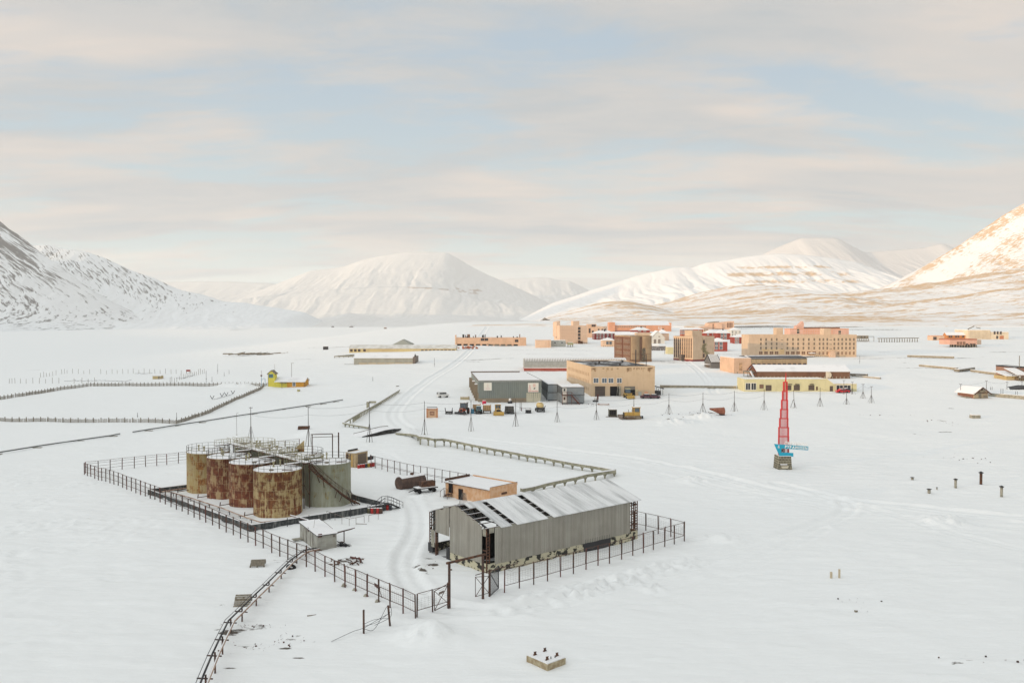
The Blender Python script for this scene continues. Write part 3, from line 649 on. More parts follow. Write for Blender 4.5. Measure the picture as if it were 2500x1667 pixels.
# ---- containment wall, pipes and steps
M_TAR = mat('tarred concrete', (.045,.050,.052), .9, col2=(.13,.13,.12), nscale=2.2, amt=.75, bump=.5, streak=((.30,.30,.28), .55), thr=(.48,.66))
def bund():
    Fp = gp(613, 1297); L_ = gp(363, 1207); R_ = gp(951, 1243); B_ = L_ + (R_-Fp)
    z = .95
    root = thing('containment_wall', 'black tarred concrete wall round the fuel tanks', 'wall', Fp, 0)
    def seg(a, b, nm='wall_run'):
        a = a-Fp; b = b-Fp; d = (b-a).normalized(); n = Vector((-d.y, d.x, 0))*.17
        m = MB(); za, zb = a.z+z, b.z+z
        m.add([(*(a+n).xy,a.z-1.5),(*(b+n).xy,b.z-1.5),(*(b-n).xy,b.z-1.5),(*(a-n).xy,a.z-1.5),(*(a+n).xy,za),(*(b+n).xy,zb),(*(b-n).xy,zb),(*(a-n).xy,za)],
              [(0,3,2,1),(4,5,6,7),(0,1,5,4),(1,2,6,5),(2,3,7,6),(3,0,4,7)])
        m.build(nm, M_TAR if nm == 'wall_run' else M_CONC, root)
        c = MB(); k = 1.0
        c.add([(*(a+n*.8).xy,za+.003),(*(b+n*.8).xy,zb+.003),(*(b-n*.8).xy,zb+.003),(*(a-n*.8).xy,za+.003),(*(a+n*.6).xy,za+.06),(*(b+n*.6).xy,zb+.06),(*(b-n*.6).xy,zb+.06),(*(a-n*.6).xy,za+.06)],
              [(0,3,2,1),(4,5,6,7),(0,1,5,4),(1,2,6,5),(2,3,7,6),(3,0,4,7)])
        c.build('snow_cap', SNOW, root)
    seg(L_, Fp); seg(Fp, R_); seg(R_, B_); seg(B_, L_)
    # snow filled floor inside, a little above the outer ground
    f = thing('x', None, None); bpy.data.objects.remove(f)
    return Fp, L_, R_, B_
BF, BL, BR, BB = bund()
M_PIPE = mat('faded pink pipe paint', (.50,.36,.27), .7, col2=(.20,.09,.05), nscale=1.4, amt=.7, stretch=(1,1,1))
def bund_pipes():
    d = (BF-BL).normalized(); n = Vector((d.y*-1, d.x, 0)); n = n if n.dot(BR-BF) > 0 else -n
    a = BL + n*2.2 + d*4; b = BF + n*2.3 - d*1.6; c = b + (BR-BF).normalized()*9
    root = thing('supply_pipe', 'long pink pipe on short legs beside the rusty tanks', 'pipe', (a.x,a.y,gs(a.x,a.y)))
    def loc(p, z): return Vector((p.x-a.x, p.y-a.y, gs(p.x,p.y)-gs(a.x,a.y)+z))
    m = MB(); pts = [loc(a+(b-a)*i/8, .62) for i in range(9)]; m.path(pts, .17, 8); m.bar(loc(b,.62), loc(c,.35), .15, n=8)
    a2 = BL+n*1.5+d*2; e = a2+(BR-BF).normalized()*8; m.bar(loc(a2,.6), pts[0], .14, n=8).bar(loc(a2,.6), loc(e,.6), .14, n=8)
    m.build('pipe', M_PIPE, root)
    m2 = MB().path([loc(a+(b-a)*i/8+n*.35, .45) for i in range(9)], .09, 6); m2.build('thin_pipe', M_RUST, root)
    for i in range(9):
        p = a+(b-a)*(i+.4)/9.2; MB().bar(loc(p,-.6), loc(p,.6), .1).bar(loc(p,.5)-n*.3, loc(p,.5)+n*.4, .07).build('leg', M_DARK, root)
    for k in range(4):
        v = MB(); c0 = ta+rowv*k; q = c0 - crossv.normalized()*(TR+.0); r = q - crossv.normalized()*2.0
        v.bar(loc(q,.5), loc(r,.5), .13, n=6).bar(loc(r,.5)+Vector((0,0,-.1)), loc(r,.5)+Vector((.1,0,.55)), .16, n=6); v.build('branch_pipe', M_RUST, root)
    s = BF + (BR-BF)*.10
    st = MB()
    for i in range(6):
        p = BF + (BR-BF)*(.08+i*.15) + n*0 - (BR-BF).cross(Vector((0,0,1))).normalized()*-.7
        st.bar(loc(p,-.4), loc(p,1.25), .09)
    st.build('marker_post', M_DARK, root)
bund_pipes()
def bund_steps():
    a = BR - (BR-BF).normalized()*3.2; root = thing('access_steps', 'dark steel steps with handrails crossing the end of the tank wall', 'steps', a, ang(BF, BR))
    m = MB(); r = MB()
    for i in range(5):
        m.box(3.0+i*.42, -.55, .95-i*.22, 3.42+i*.42, .55, 1.0-i*.22); m.box(1.9-i*.42,-.55,.95-i*.22,2.3-i*.42,.55,1.0-i*.22)
    m.box(2.2,-.55,1.02,3.1,.55,1.08)
    for s in (-.55,.55):
        P = [(.2,s,.9),(2.1,s,2.1),(3.2,s,2.1),(5.3,s,1.0)]; r.path(P, .06, 4); r.path([(x,y,z-.5) for x,y,z in P], .04, 4)
        for x, z0, z1 in ((.2,0,.9),(1.1,.4,1.5),(2.1,1,2.1),(3.2,1,2.1),(4.2,.5,1.6),(5.3,-.4,1.0)): r.bar((x,s,z0-.2),(x,s,z1),.05)
        m.bar((.2,s,-.1),(2.1,s,1),.1,.2).bar((3.2,s,1),(5.4,s,-.2),.1,.2)
    m.build('tread', M_DARK, root); r.build('handrail', M_DARK, root)
    b = thing('steel_ladder', 'short dark ladder frame at the foot of the tank stair', 'ladder', (tank_pos['R0'].x+4.4, tank_pos['R0'].y-1.6, tank_pos['R0'].z), .4)
    q = MB()
    for s in (-.4,.4): q.bar((0,s,-.3),(-.9,s,2.3),.08).bar((.9,s,-.3),(-.5,s,2.6),.05)
    for i in range(7): q.bar((-.1-i*.12,-.4,.1+i*.32),(-.1-i*.12,.4,.1+i*.32),.06)
    q.build('rungs', M_DARK, b)
bund_steps()
# ---- perimeter fence
M_WIRE = mat('wire', (.16,.13,.11), .7)
def fence(label, A, B, xs=None, n=None, H=2.6, mesh=False, gap=.75, mids=(.5,), postm=None, pw=.13):
    "A,B photo pixels of the end post feet; xs photo columns of the posts"
    a = gp(*A); b = gp(*B); root = thing('perimeter_fence', label, 'fence', a, 0, 'rusty steel fence round the fuel depot')
    def pt(px):
        k = (px-1250)/F; d = b-a; t = (k*a.y-a.x)/(d.x-k*d.y); return a+d*t
    if xs is None: P = [a+(b-a)*i/(n-1) for i in range(n)]
    else: P = [pt(x) for x in xs]
    P = [Vector((p.x,p.y,gs(p.x,p.y))) for p in P]
    for i, p in enumerate(P):
        q = p-a; lean = random.uniform(-.03,.03)
        MB().bar((q.x,q.y,q.z-.8),(q.x+lean*H,q.y,q.z+H*random.uniform(.97,1.03)),pw).build('post', (M_REDPOST if random.random() < .25 else M_POST) if postm is None else postm, root)
    r = MB(); w = MB()
    for p, q in zip(P, P[1:]):
        p = p-a; q = q-a; up = Vector((0,0,1)); d = (q-p).normalized()*.1
        p = p+d; q = q-d
        r.bar(p+up*(H-.06), q+up*(H-.06), .05); 
        r.bar(p+up*gap, q+up*gap, .05)
        for m in mids: r.bar(p+up*(H*m), q+up*(H*m), .05)
        if mesh:
            r.bar(p+up*gap, p+up*(H-.06), .045).bar(q+up*gap, q+up*(H-.06), .045)
            L_ = (q-p).length; nx = max(2, int(L_/.36)); z0 = H*.78 if random.random() < .7 else H-.1
            for i in range(1, nx): w.bar(p+(q-p)*i/nx+up*gap, p+(q-p)*i/nx+up*z0, .014, n=3, caps=False)
            for i in range(6):
                z = gap+(z0-gap)*(i+.5)/6; w.bar(p+up*(z+random.uniform(-.04,.04)), q+up*(z+random.uniform(-.04,.04)), .014, n=3, caps=False)
        # a slack strand of barbed wire
        s = random.uniform(.1,.35); mm = (p+q)/2+up*(H-.1-s); w.bar(p+up*(H-.05), mm, .022, n=3).bar(mm, q+up*(H-.05), .022, n=3)
    r.build('rail', M_POST, root); w.build('wire', M_WIRE, root)
    return P
xsA = [180+x/4.481 for x in (97,132,168,210,250,288,331,378,421,466,515,562,610,660,710,763,817,870,927,982,1044,1103,1166,1232,1297,1361,1427,1501,1575,1648,1727,1805,1889,1973,2057,2150,2238,2325)] + \
      [650+x/4.48 for x in (317,422,520,627,735,850,967,1090,1220,1345,1487,1625)]
FA = fence('long rusty fence along the left side running down to the gate', (202,1157), (1012,1510), xsA, mids=(.68,), mesh=True, H=2.55)
fence('rusty fence behind the left of the tanks with open rails', (204,1156), (729,1096), [204,236,265,294,324,352,379,404,432,460,488,520,555,590,625,660,695,729], H=2.5, mids=(.55,.8))
fence('dark post fence beyond the wooden hut and the railway tank', (905,1141), (1240,1212), [905,915,931,945,961.6,976,992.7,1008.8,1026,1042.5,1060,1078,1097.5,1117,1137,1160,1185,1212,1240], H=2.5, mids=(.45,), gap=.9)
fence('rusty mesh fence behind the grey warehouse at the right corner', (1551,1290), (1673,1320), [1551,1579,1609.5,1640.5,1673], H=2.6, mids=(), mesh=True)
fence('rusty mesh fence along the front of the grey warehouse', (1231,1446), (1673,1319.5), [1000+x/3.36 for x in (777,900,1020,1133,1242,1347,1450,1550,1645,1746,1838,1926,2008,2100,2180,2262)], H=2.6, mids=(), mesh=True)
fence('short mesh fence bay between the front corner and the gate', (1013.5,1509), (1098,1484), [1016,1055,1094], H=2.5, mids=(), mesh=True)
def gate():
    a = gp(1097, 1484); b = gp(1179, 1461.5); root = thing('yard_gate', 'tall rusty goal shaped gateway with its leaf folded open', 'gate', a, ang(a,b)); L_ = (b-a).length
    h = zat(a, 1373)-a.z
    MB().bar((0,0,-.8),(0,0,h),.2).build('gate_post', M_POST, root); MB().bar((L_,0,-.8),(L_,0,h),.2).build('gate_post', M_POST, root)
    MB().bar((-.35,0,h),(L_+.3,0,h+.05),.2).build('crossbar', M_RUST, root)
    lf = MB(); u = Vector((-2.0,-.35,0))
    P = lambda f, z: Vector((-.1,0,z))+u*f
    lf.path([P(0,.5),P(1,.3),P(1,2.3),P(0,2.6),P(0,.5)], .06, 4); lf.bar(P(0,.5),P(1,2.3),.05).bar(P(1,.3),P(0,2.6),.05).bar(P(0,-.2),P(0,2.7),.22)
    lf.build('gate_leaf', M_POST, root)
    MB().bar(P(.35,1.95)-Vector((0,.03,0)),P(.7,1.9)-Vector((0,.03,0)),.02,.25).build('notice', M_WIRE, root)
    # wicket beside it
    c = gp(1195,1457); w = thing('wicket_gate', 'dark mesh wicket gate standing ajar beside the gateway', 'gate', c, ang(gp(1179,1461.5), gp(1231,1446)))
    h2 = 2.7
    MB().bar((0,0,-.6),(0,0,h2+.3),.16).build('gate_post', M_POST, w)
    MB().path([(-2.0,0,.5),(-.1,0,.5),(-.1,0,h2-.4),(-2.0,0,h2-.1),(-2.0,0,.5),(-.1,0,h2-.4)], .05, 4).bar((-2,0,h2-.1),(-.1,0,.5),.05).bar((-2,0,h2+.1),(4.2,0,h2+.15),.07).build('side_panel', M_POST, w)
    m = MB(); 
    m.path([(.2,.1,.1),(2.6,1.4,.1),(2.6,1.4,h2-.1),(.2,.1,h2-.2),(.2,.1,.1)], .07, 4).bar((.2,.1,h2-.2),(2.6,1.4,.1),.06)
    for i in range(1,16): f = i/16; m.bar((.2+2.4*f,.1+1.3*f,.1),(.2+2.4*f,.1+1.3*f,h2-.15),.035,n=3)
    for i in range(1,14): z = .1+i*(h2-.3)/14; m.bar((.2,.1,z),(2.6,1.4,z),.035,n=3)
    m.build('gate_leaf', M_DARK, w)
gate()
# ---- grey warehouse
def corrugated(a, b, z0f, z1f, pitch=.32, dep=.06, off=0.):
    "ribbed sheet from a to b (local xy); z0f,z1f give bottom and top at distance fraction"
    a = Vector(a); b = Vector(b); d = b-a; L_ = d.length; u = d/L_; n = Vector((u.y,-u.x,0)); m = MB()
    k = int(L_/pitch*2); vs = []; 
    for i in range(k+1):
        f = i/k; p = a+d*f + n*(dep*(i % 2)+off); vs += [(p.x,p.y,z0f(f)),(p.x,p.y,z1f(f))]
    m.add(vs, [(2*i,2*i+2,2*i+3,2*i+1) for i in range(k)])
    return m
def sheet_material(name, c1, c2, c3):
    m = bpy.data.materials.new(name); m.use_nodes = True; nt = m.node_tree; L = nt.links.new; b = nt.nodes['Principled BSDF']
    b.inputs['Roughness'].default_value = .7; b.inputs['Specular IOR Level'].default_value = .3
    tc = N(nt, 'ShaderNodeTexCoord'); mp = N(nt, 'ShaderNodeMapping'); mp.inputs[3].default_value = (1.6, 1.6, .04); L(tc.outputs['Object'], mp.inputs[0])
    n = N(nt, 'ShaderNodeTexNoise'); n.inputs['Scale'].default_value = 1.5; n.inputs['Detail'].default_value = 8; n.inputs['Roughness'].default_value = .75; L(mp.outputs[0], n.inputs['Vector'])
    cr = N(nt, 'ShaderNodeValToRGB'); e = cr.color_ramp.elements; e[0].position = .32; e[0].color = (*c1,1); e[1].position = .72; e[1].color = (*c3,1)
    k = e.new(.5); k.color = (*c2,1); L(n.outputs[0], cr.inputs[0])
    n2 = N(nt, 'ShaderNodeTexNoise'); n2.inputs['Scale'].default_value = .5; n2.inputs['Detail'].default_value = 6; L(tc.outputs['Object'], n2.inputs['Vector'])
    x = N(nt, 'ShaderNodeMix', _data_type='RGBA', _blend_type='MULTIPLY'); x.inputs[0].default_value = .35; L(cr.outputs[0], x.inputs[6]); L(n2.outputs[0], x.inputs[7]); L(x.outputs[2], b.inputs['Base Color'])
    return m
M_SHEET = sheet_material('weathered grey cladding', (.27,.25,.21), (.36,.34,.29), (.43,.41,.36))
M_ROOFG = mat('thin snow on grey roof sheet', (.38,.39,.39), .7, col2=(.72,.73,.73), nscale=.5, amt=1, stretch=(1.6,.16,.5), thr=(.28,.60), detail=9)
M_PLINTH = mat('peeling tarred plinth', (.50,.46,.33), .9, col2=(.035,.034,.03), nscale=1.5, amt=1, stretch=(.7,.7,1.0), thr=(.50,.545), detail=9, bump=.4)
def warehouse():
    C = gp(1190.5, 1399); R_ = gp(1555, 1314); root = thing('warehouse', 'long grey corrugated warehouse with strips of its roof missing', 'warehouse', C, ang(C,R_))
    L_ = (R_-C).length; u = (R_-C).normalized(); u.z = 0; v = Vector((-u.y,u.x,0))
    k = (1049-1250)/F; Wd = (k*C.y-C.x)/(v.x-k*v.y)
    def xl(px, y=0):
        k = (px-1250)/F; c = C+v*y; return (k*c.y-c.x)/(u.x-k*u.y)
    ze = 5.35; zr = 7.15; zp = 1.05; hw = Wd/2
    zroof = lambda y: ze+(zr-ze)*(1-abs(y-hw)/hw)
    # plinth
    p = MB(); pb = xl(1424+0) if False else None
    xa, xb = xl(1000+1425/3.36), xl(1000+1648/3.36)
    p.box(0,-.14,-.8,xa,.15,zp).box(xb,-.14,-.8,L_,.15,zp)
    p.box(-.14,.16,-.8,.15,Wd*.62,zp).box(.16,Wd-.15,-.8,L_,Wd+.14,zp).box(L_-.15,.16,-.8,L_+.14,Wd-.16,zp)
    p.build('plinth', M_PLINTH, root)
    for q in ((xa+.002,-.17,-.8,xb-.002,.15,zp+.35),(-.2,Wd*.62,-.8,.18,Wd*.68,zp+.3),(-.2,Wd*.93,.2,.18,Wd+.2,zp+.25)): MB().box(*q).build('tar_panel', M_DARK, root)
    MB().box(.2,.2,-.6,L_-.2,Wd-.2,-.05).build('floor', M_DARK, root)
    # claddings
    corrugated((.95,-.16,0),(L_-1.6,-.16,0), lambda f: zp-.12+.02*math.sin(f*60), lambda f: ze).build('side_cladding', M_SHEET, root)
    corrugated((11.0,Wd+.1,0),(L_-1.2,Wd+.1,0), lambda f: zp-.1, lambda f: ze+.0).build('rear_cladding', M_SHEET, root)
    corrugated((.5,Wd+.1,0),(10.99,Wd+.1,0), lambda f: 2.75, lambda f: ze).build('rear_cladding', M_SHEET, root)
    g1, g2, g3 = .8, Wd*.62, Wd*.88
    corrugated((-.16,g2,0),(-.16,g1,0), lambda f: zp-.05, lambda f: zroof(g2+(g1-g2)*f)-.05-.12*(f>.9)).build('gable_cladding', M_SHEET, root)
    corrugated((-.16,g3,0),(-.16,g2+.005,0), lambda f: 2.95+.0*f, lambda f: zroof(g3+(g2-g3)*f)-.05).build('gable_cladding', M_SHEET, root)
    # roof slopes: near side in three sheets with two open strips, far side whole
    def slab(x0, x1, y0, y1, name='roof_sheet', m=M_ROOFG, lift=0.):
        th = .07; z0, z1 = zroof(y0)+lift, zroof(y1)+lift; mb = MB(); nseg = max(1, int((x1-x0)/.42))
        for i in range(nseg):
            a = x0+(x1-x0)*i/nseg; b = x0+(x1-x0)*(i+1)/nseg
            mb.add([(a,y0,z0),(b,y0,z0),(b,y1,z1),(a,y1,z1),(a,y0,z0+th),(b,y0,z0+th),(b,y1,z1+th),(a,y1,z1+th)],[(0,3,2,1),(4,5,6,7),(0,1,5,4),(1,2,6,5),(2,3,7,6),(3,0,4,7)])
            mb.bar((b,y0,z0+th),(b,y1,z1+th),.05)
        mb.build(name, m, root)
    s1a, s1b, s2a, s2b, s3a = xl(1218.8), xl(1244), xl(1257.4), xl(1333), xl(1346.7)
    ov = -.45
    slab(s1a, s1b, ov, hw); slab(s2a, s2b, ov, hw); slab(s3a, L_+.35, ov, hw)
    slab(.1, L_+.35, hw, Wd+.45); slab(.9, s1a-.02, hw*.78, hw-.01); slab(s1b+.02, s2a-.02, hw*.93, hw-.01); slab(s2b+.02, s3a-.02, hw*.95, hw-.01)
    # purlins, rafters
    pr = MB()
    for i in range(6):
        y = .1+i*(hw-.2)/5; z = zroof(y)-.09; pr.bar((-.35,y,z),(s3a+.4,y,z),.09)
    for y in (Wd*.6, Wd*.75, Wd*.9): pr.bar((-.45,y,zroof(y)-.1),(L_,y,zroof(y)-.1),.09)
    pr.build('purlin', M_POST, root)
    sp = MB()
    for i in range(6):
        y = .1+i*(hw-.2)/5; z = zroof(y)-.04; sp.bar((-.3,y,z),(s1a,y,z),.07); sp.bar((s1b,y,z),(s2a,y,z),.07).bar((s2b,y,z),(s3a,y,z),.07)
    sp.build('snow_on_purlin', SNOW, root)
    tr = MB(); nb = 6
    for i in range(nb+1):
        x = .12+i*(L_-.24)/nb
        tr.bar((x,0,ze-.15),(x,hw,zr-.15),.16).bar((x,hw,zr-.15),(x,Wd,ze-.15),.16).bar((x,0,ze-.75),(x,Wd,ze-.75),.14)
        for j in range(6):
            y0 = Wd*j/6; y1 = Wd*(j+1)/6; tr.bar((x,y0,ze-.75),(x,(y0+y1)/2,zroof((y0+y1)/2)-.2),.08).bar((x,(y0+y1)/2,zroof((y0+y1)/2)-.2),(x,y1,ze-.75),.08)
    tr.build('truss', M_DARK, root)
    col = MB()
    def lattice(x, y, w=.42):
        cm = MB()
        for s in (-w/2, w/2): cm.bar((x+s,y,-.5),(x+s,y,ze-.1),.11)
        n = 13
        for k in range(n): z = .2+k*(ze-.6)/n; cm.bar((x-w/2,y,z),(x+w/2,y,z),.10)
        cm.build('column', M_RUST, root)
    lattice(.1,.05); lattice(L_-.2,-.02); lattice(L_-.9,.0); lattice(L_-.2,Wd*.5); lattice(L_-.2,Wd)
    lattice(.1,Wd,.3); lattice(.1,Wd*.88,.2)
    for z in (1.9, 3.4, 4.6): col.bar((L_-1.5,0,z),(L_+.1,0,z),.12).bar((L_,0,z),(L_,Wd,z),.1)
    col.bar((0,g3,3.0),(0,Wd,3.05),.1).bar((0,g3,4.4),(0,Wd,3.1),.07).bar((-.1,g3,3.0),(-.1,g3,-.4),.16).bar((0,.1,2.6),(0,1.2,2.6),.12)
    col.build('side_rail', M_RUST, root)
    MB().box(-.17,.12,4.35,-.1,.75,ze-.1).box(.15,-.17,4.75,.85,-.1,ze).box(-.2,Wd*.9,.9,-.12,Wd*.96,3.1).build('patch_panel', M_CONC, root)
    MB().box(.6,Wd*.40,0,L_*.55,Wd*.42,3.8).build('inner_partition', M_BLACK, root)
    # broken mesh scrap caught on the ridge
    sc = thing('wire_scrap', 'bent scrap of wire netting caught on the warehouse ridge', 'scrap', C+u*1.6+v*(hw+1.0)+Vector((0,0,zroof(hw+1.0)+.05)), .3); m = MB()
    for i in range(7): m.bar((-.55+i*.18,0,0),(-.1+i*.08,.1,1.35),.03).bar((.55-i*.18,0,0),(.2-i*.05,.1,1.35),.03)
    m.build('netting', M_WIRE, sc)
    MB().bar((-.6,0,0),(.6,0,0),.05).build('frame', M_WIRE, sc)
    return C, u, v, Wd, L_
WC, WU, WV, WD, WL = warehouse()
# ---- steel drums
DRUM = {}
def drum(color, loc, label, group, rz=0, tip=False):
    key = color
    cols = {'red': (.45,.035,.03), 'dark': (.05,.055,.065), 'blue': (.03,.12,.25), 'brown': (.10,.055,.04), 'olive': (.12,.11,.06), 'yellow': (.45,.30,.05), 'white': (.6,.6,.58)}
    if key not in DRUM:
        t = thing('steel_drum', label, 'drum', loc, rz, group); m = mat('drum paint '+color, cols[color], .55, col2=tuple(c*.45 for c in cols[color]), nscale=2, amt=.6)
        MB().lathe([(.29,0),(.29,.28),(.305,.30),(.29,.32),(.29,.56),(.305,.58),(.29,.60),(.29,.88),(.27,.88),(.27,.86),(0.01,.86)], 16).build('barrel', m, t)
        MB().lathe([(.265,.865),(.2,.91),(.01,.93)], 12).build('lid', SNOW, t)
        DRUM[key] = t; return t
    o = dup(DRUM[key], loc, rz, label); o['group'] = group; return o
def place_drums(spots, group, labels):
    for (px, py, c), l in zip(spots, labels):
        p = gp(px, py); drum(c, p - Vector((0,0,.05)), l, group, random.random()*6)
for i, (y, c, l) in enumerate(((.80,'dark','leftmost dark drum inside the open warehouse bay'),(.74,'dark','dark drum beside the red ones in the warehouse bay'),(.68,'red','red drum in the middle of the warehouse bay'),(.625,'red','red drum nearest the cladding in the warehouse bay'))):
    p = WC+WU*(4.2)+WV*(WD*y); drum(c, Vector((p.x,p.y,WC.z-.05)), l, 'drums standing in the warehouse bay', i)
ds = []
for i in range(9):
    x, y = R4(1125+ (i % 5)*32, 325-(i//5)*30); ds.append((x, y, ['olive','red','brown','red','brown','dark','red','olive','red'][i]))
for i in range(7):
    x, y = R4(1265+(i % 4)*30, 288-(i//4)*22); ds.append((x, y, ['dark','blue','red','dark','brown','blue','dark'][i]))
lb = ['%s drum in the %s of the drum cluster below the tank wall' % (c, w) for (_,_,c), w in zip(ds, ['front left corner','front row left','front row centre','front row right','front right corner','back row left','back row centre left','back row centre','back row right',
      'smaller front group left','smaller front group middle','smaller front group right','smaller front group end','rear row start','rear row middle','rear row end'])]
place_drums(ds, 'drums clustered below the tank wall', lb)
hs = [(D3(350+i*37, 1530-i*6), c) for i, c in enumerate(['red','red','red','dark','yellow','red','red'])]
place_drums([(p[0],p[1],c) for p, c in hs], 'drums in a line by the wooden hut', ['%s drum %s in the line beside the wooden hut' % (c, w) for (_, c), w in zip(hs, ['first','second','third','fourth','fifth','sixth','seventh'])])
# ---- brick pump house behind the warehouse
def pump_house():
    A = gp(*R2(495,310)); B = gp(*R2(880,245)); root = thing('pump_house', 'peach brick pump house with two dark doorways and a snowy roof', 'building', A, 0)
    C0 = gp(*R2(292,275))
    # left face from C0 to A2 (corner at 660,285), right face from corner to B
    K = gp(*R2(658,318)); E = gp(*R2(880,262)); uu = (E-K).normalized(); uu.z = 0; vv = Vector((-uu.y,uu.x,0)); 
    k = (1000+292/3.36-1250)/F; dep = (k*K.y-K.x)/(vv.x-k*vv.y); W_ = (E-K).length
    root.location = K; root.rotation_euler = (0,0,ang(K,E)); h = zat(K, 1140+190/3.36)-K.z; 
    w = MB().box(0,0,-.8,W_,dep,h); w.build('wall', M_BRICKP, root)
    MB().box(-.25,.02,h+.002,W_-.05,dep+.25,h+.2).build('roof', SNOW, root)
    MB().box(0,-.04,h-.05,W_+.02,-.002,h+.42).box(W_+.002,-.04,h-.05,W_+.1,dep,h+.4).build('parapet', M_BRICKP, root)
    MB().box(0,-.06,h+.42,W_+.1,.0,h+.47).box(W_*.0,dep+.05,h+.2,W_*.9,dep+.15,h+.6).bar((-.3,0,h),(-.3,dep,h),.07).build('roof_edge', M_RUST, root)
    for (f, z0, hh) in ((.87,.9,1.9),(.64,-.3,2.1)):
        y = dep*f; d = MB().box(-.06,y-.42,z0,.0,y+.42,z0+hh).build('doorway', M_BLACK, root)
        MB().path([(-.07,y-.46,z0),(-.07,y-.46,z0+hh+.04),(-.07,y+.46,z0+hh+.04),(-.07,y+.46,z0)], .09, 4).build('door_frame', M_RUST, d)
    MB().box(W_*.42,-.05,1.4,W_*.62,-.003,1.75).build('window', M_RUST, root)
    s = MB()
    for i in range(4): s.box(-1.3,dep*.87-.4+i*0,.75-i*.25-.04,-.05,dep*.87+.4,.75-i*.25) if i == 0 else s.box(-1.0,dep*.87+.4+(i-1)*.3,.75-i*.22-.04,-.2,dep*.87+.4+i*.3,.75-i*.22)
    for x in (-1.25,-.2):
        for y in (dep*.87-.4, dep*.87+.4, dep*.87+1.3): s.bar((x,y,-.4),(x,y,1.8 if y < dep*.9+.2 else 1.2),.06)
    s.path([(-1.25,dep*.87-.4,1.8),(-1.25,dep*.87+.4,1.8),(-1.25,dep*.87+1.3,1.2)],.06,4)
    s.build('entry_stair', M_RUST, root)
pump_house()
# ---- grey sheet hut near the fence
def sheet_hut():
    K = gp(*R1(1765,1432)); E = gp(*R1(1985,1400)); uu = (E-K).normalized(); vv = Vector((-uu.y,uu.x,0)); k = (400+1548/4.704-1250)/F
    dep = (k*K.y-K.x)/(vv.x-k*vv.y); W_ = (E-K).length; h = zat(K, 1040+1262/4.704)-K.z
    root = thing('metal_hut', 'small grey plate hut with two doors beside the fence', 'hut', K, ang(K,E)); g = mat('pale grey plate', (.36,.355,.31), .8, col2=(.26,.25,.22), nscale=1.2, amt=.7, streak=((.2,.15,.1),.3))
    MB().prism([(0,-.6),(dep,-.6),(dep,h+.4),(0,h)], 0, W_, axis='x').build('wall', g, root)
    rf = MB(); rf.prism([(-.15,h-.015),(dep+.15,h+.425),(dep+.15,h+.50),(-.15,h+.06)], -.12, W_+.15, axis='x'); rf.build('roof', M_DARK, root)
    MB().prism([(-.12,h+.066),(dep+.12,h+.505),(dep+.12,h+.60),(-.12,h+.12)], -.1, W_+.12, axis='x').build('snow_cover', SNOW, root)
    for y in (dep*.68, dep*.30):
        d = MB().box(-.05,y-.42,.15,-.003,y+.42,2.0).build('door', g, root)
        MB().path([(-.06,y-.43,.1),(-.06,y-.43,2.0),(-.06,y+.43,2.0),(-.06,y+.43,.1)], .04, 4).build('door_frame', M_WIRE, d)
    MB().box(-.05,dep*.5-.18,1.85,-.003,dep*.5+.2,2.35).box(.08,-.05,1.75,.62,-.003,2.2).build('shutter', M_REDPOST, root)
    MB().box(W_-.5,-.05,1.55,W_-.2,-.003,1.8).build('vent', M_WIRE, root)
    MB().box(-1.3,dep*.8,.35,-.05,dep*.95,.42).build('step', M_CONC, root)
    r = MB().path([(.5,dep*.4,h+.5),(1.0,dep*.55,h+1.3),(W_-.6,dep*.65,h+1.2),(W_,dep*.2,h+.35)], .035, 4); r.build('wire_frame', M_WIRE, root)
    pi = thing('loose_pipe', 'pair of dark pipes leaning past the right side of the metal hut', 'pipe', K+uu*W_+vv*.6, ang(K,E)+.35)
    MB().bar((0,0,1.9),(4.6,1.2,1.5),.12,n=6).build('pipe', M_POST, pi); MB().bar((0,.3,1.7),(4.4,1.5,1.35),.1,n=6).bar((2.4,.9,-.4),(2.4,.9,1.6),.1).build('bracket', M_POST, pi)
    s = thing('scrap_pile', 'heap of dark scrap bars against the right wall of the metal hut', 'scrap', K+uu*(W_+.7)+vv*.8, 0); m = MB()
    for i in range(22): a = random.uniform(-.5,.6); m.bar((random.uniform(-.6,.6),random.uniform(-.8,.8),random.uniform(.0,.6)),(random.uniform(.3,1.7),random.uniform(-.8,.8),random.uniform(-.05,.25)),.07)
    m.build('bar_heap', M_DARK, s)
    MB().cyl(.2,.3,.0,.5,.25,8).build('bucket', M_POST, s)
    p2 = gp(*R4(265,405)); q2 = gp(*R4(460,470)); t = thing('feed_pipe', 'red capped pipe sloping from the tank wall to the metal hut', 'pipe', p2, 0)
    e = q2-p2; MB().bar((0,0,.75),(e.x,e.y,e.z+.9),.16,n=8).build('pipe', M_REDPOST, t); MB().bar((.0,0,.86),(e.x,e.y,e.z+1.0),.1).build('snow_cover', SNOW, t)
sheet_hut()
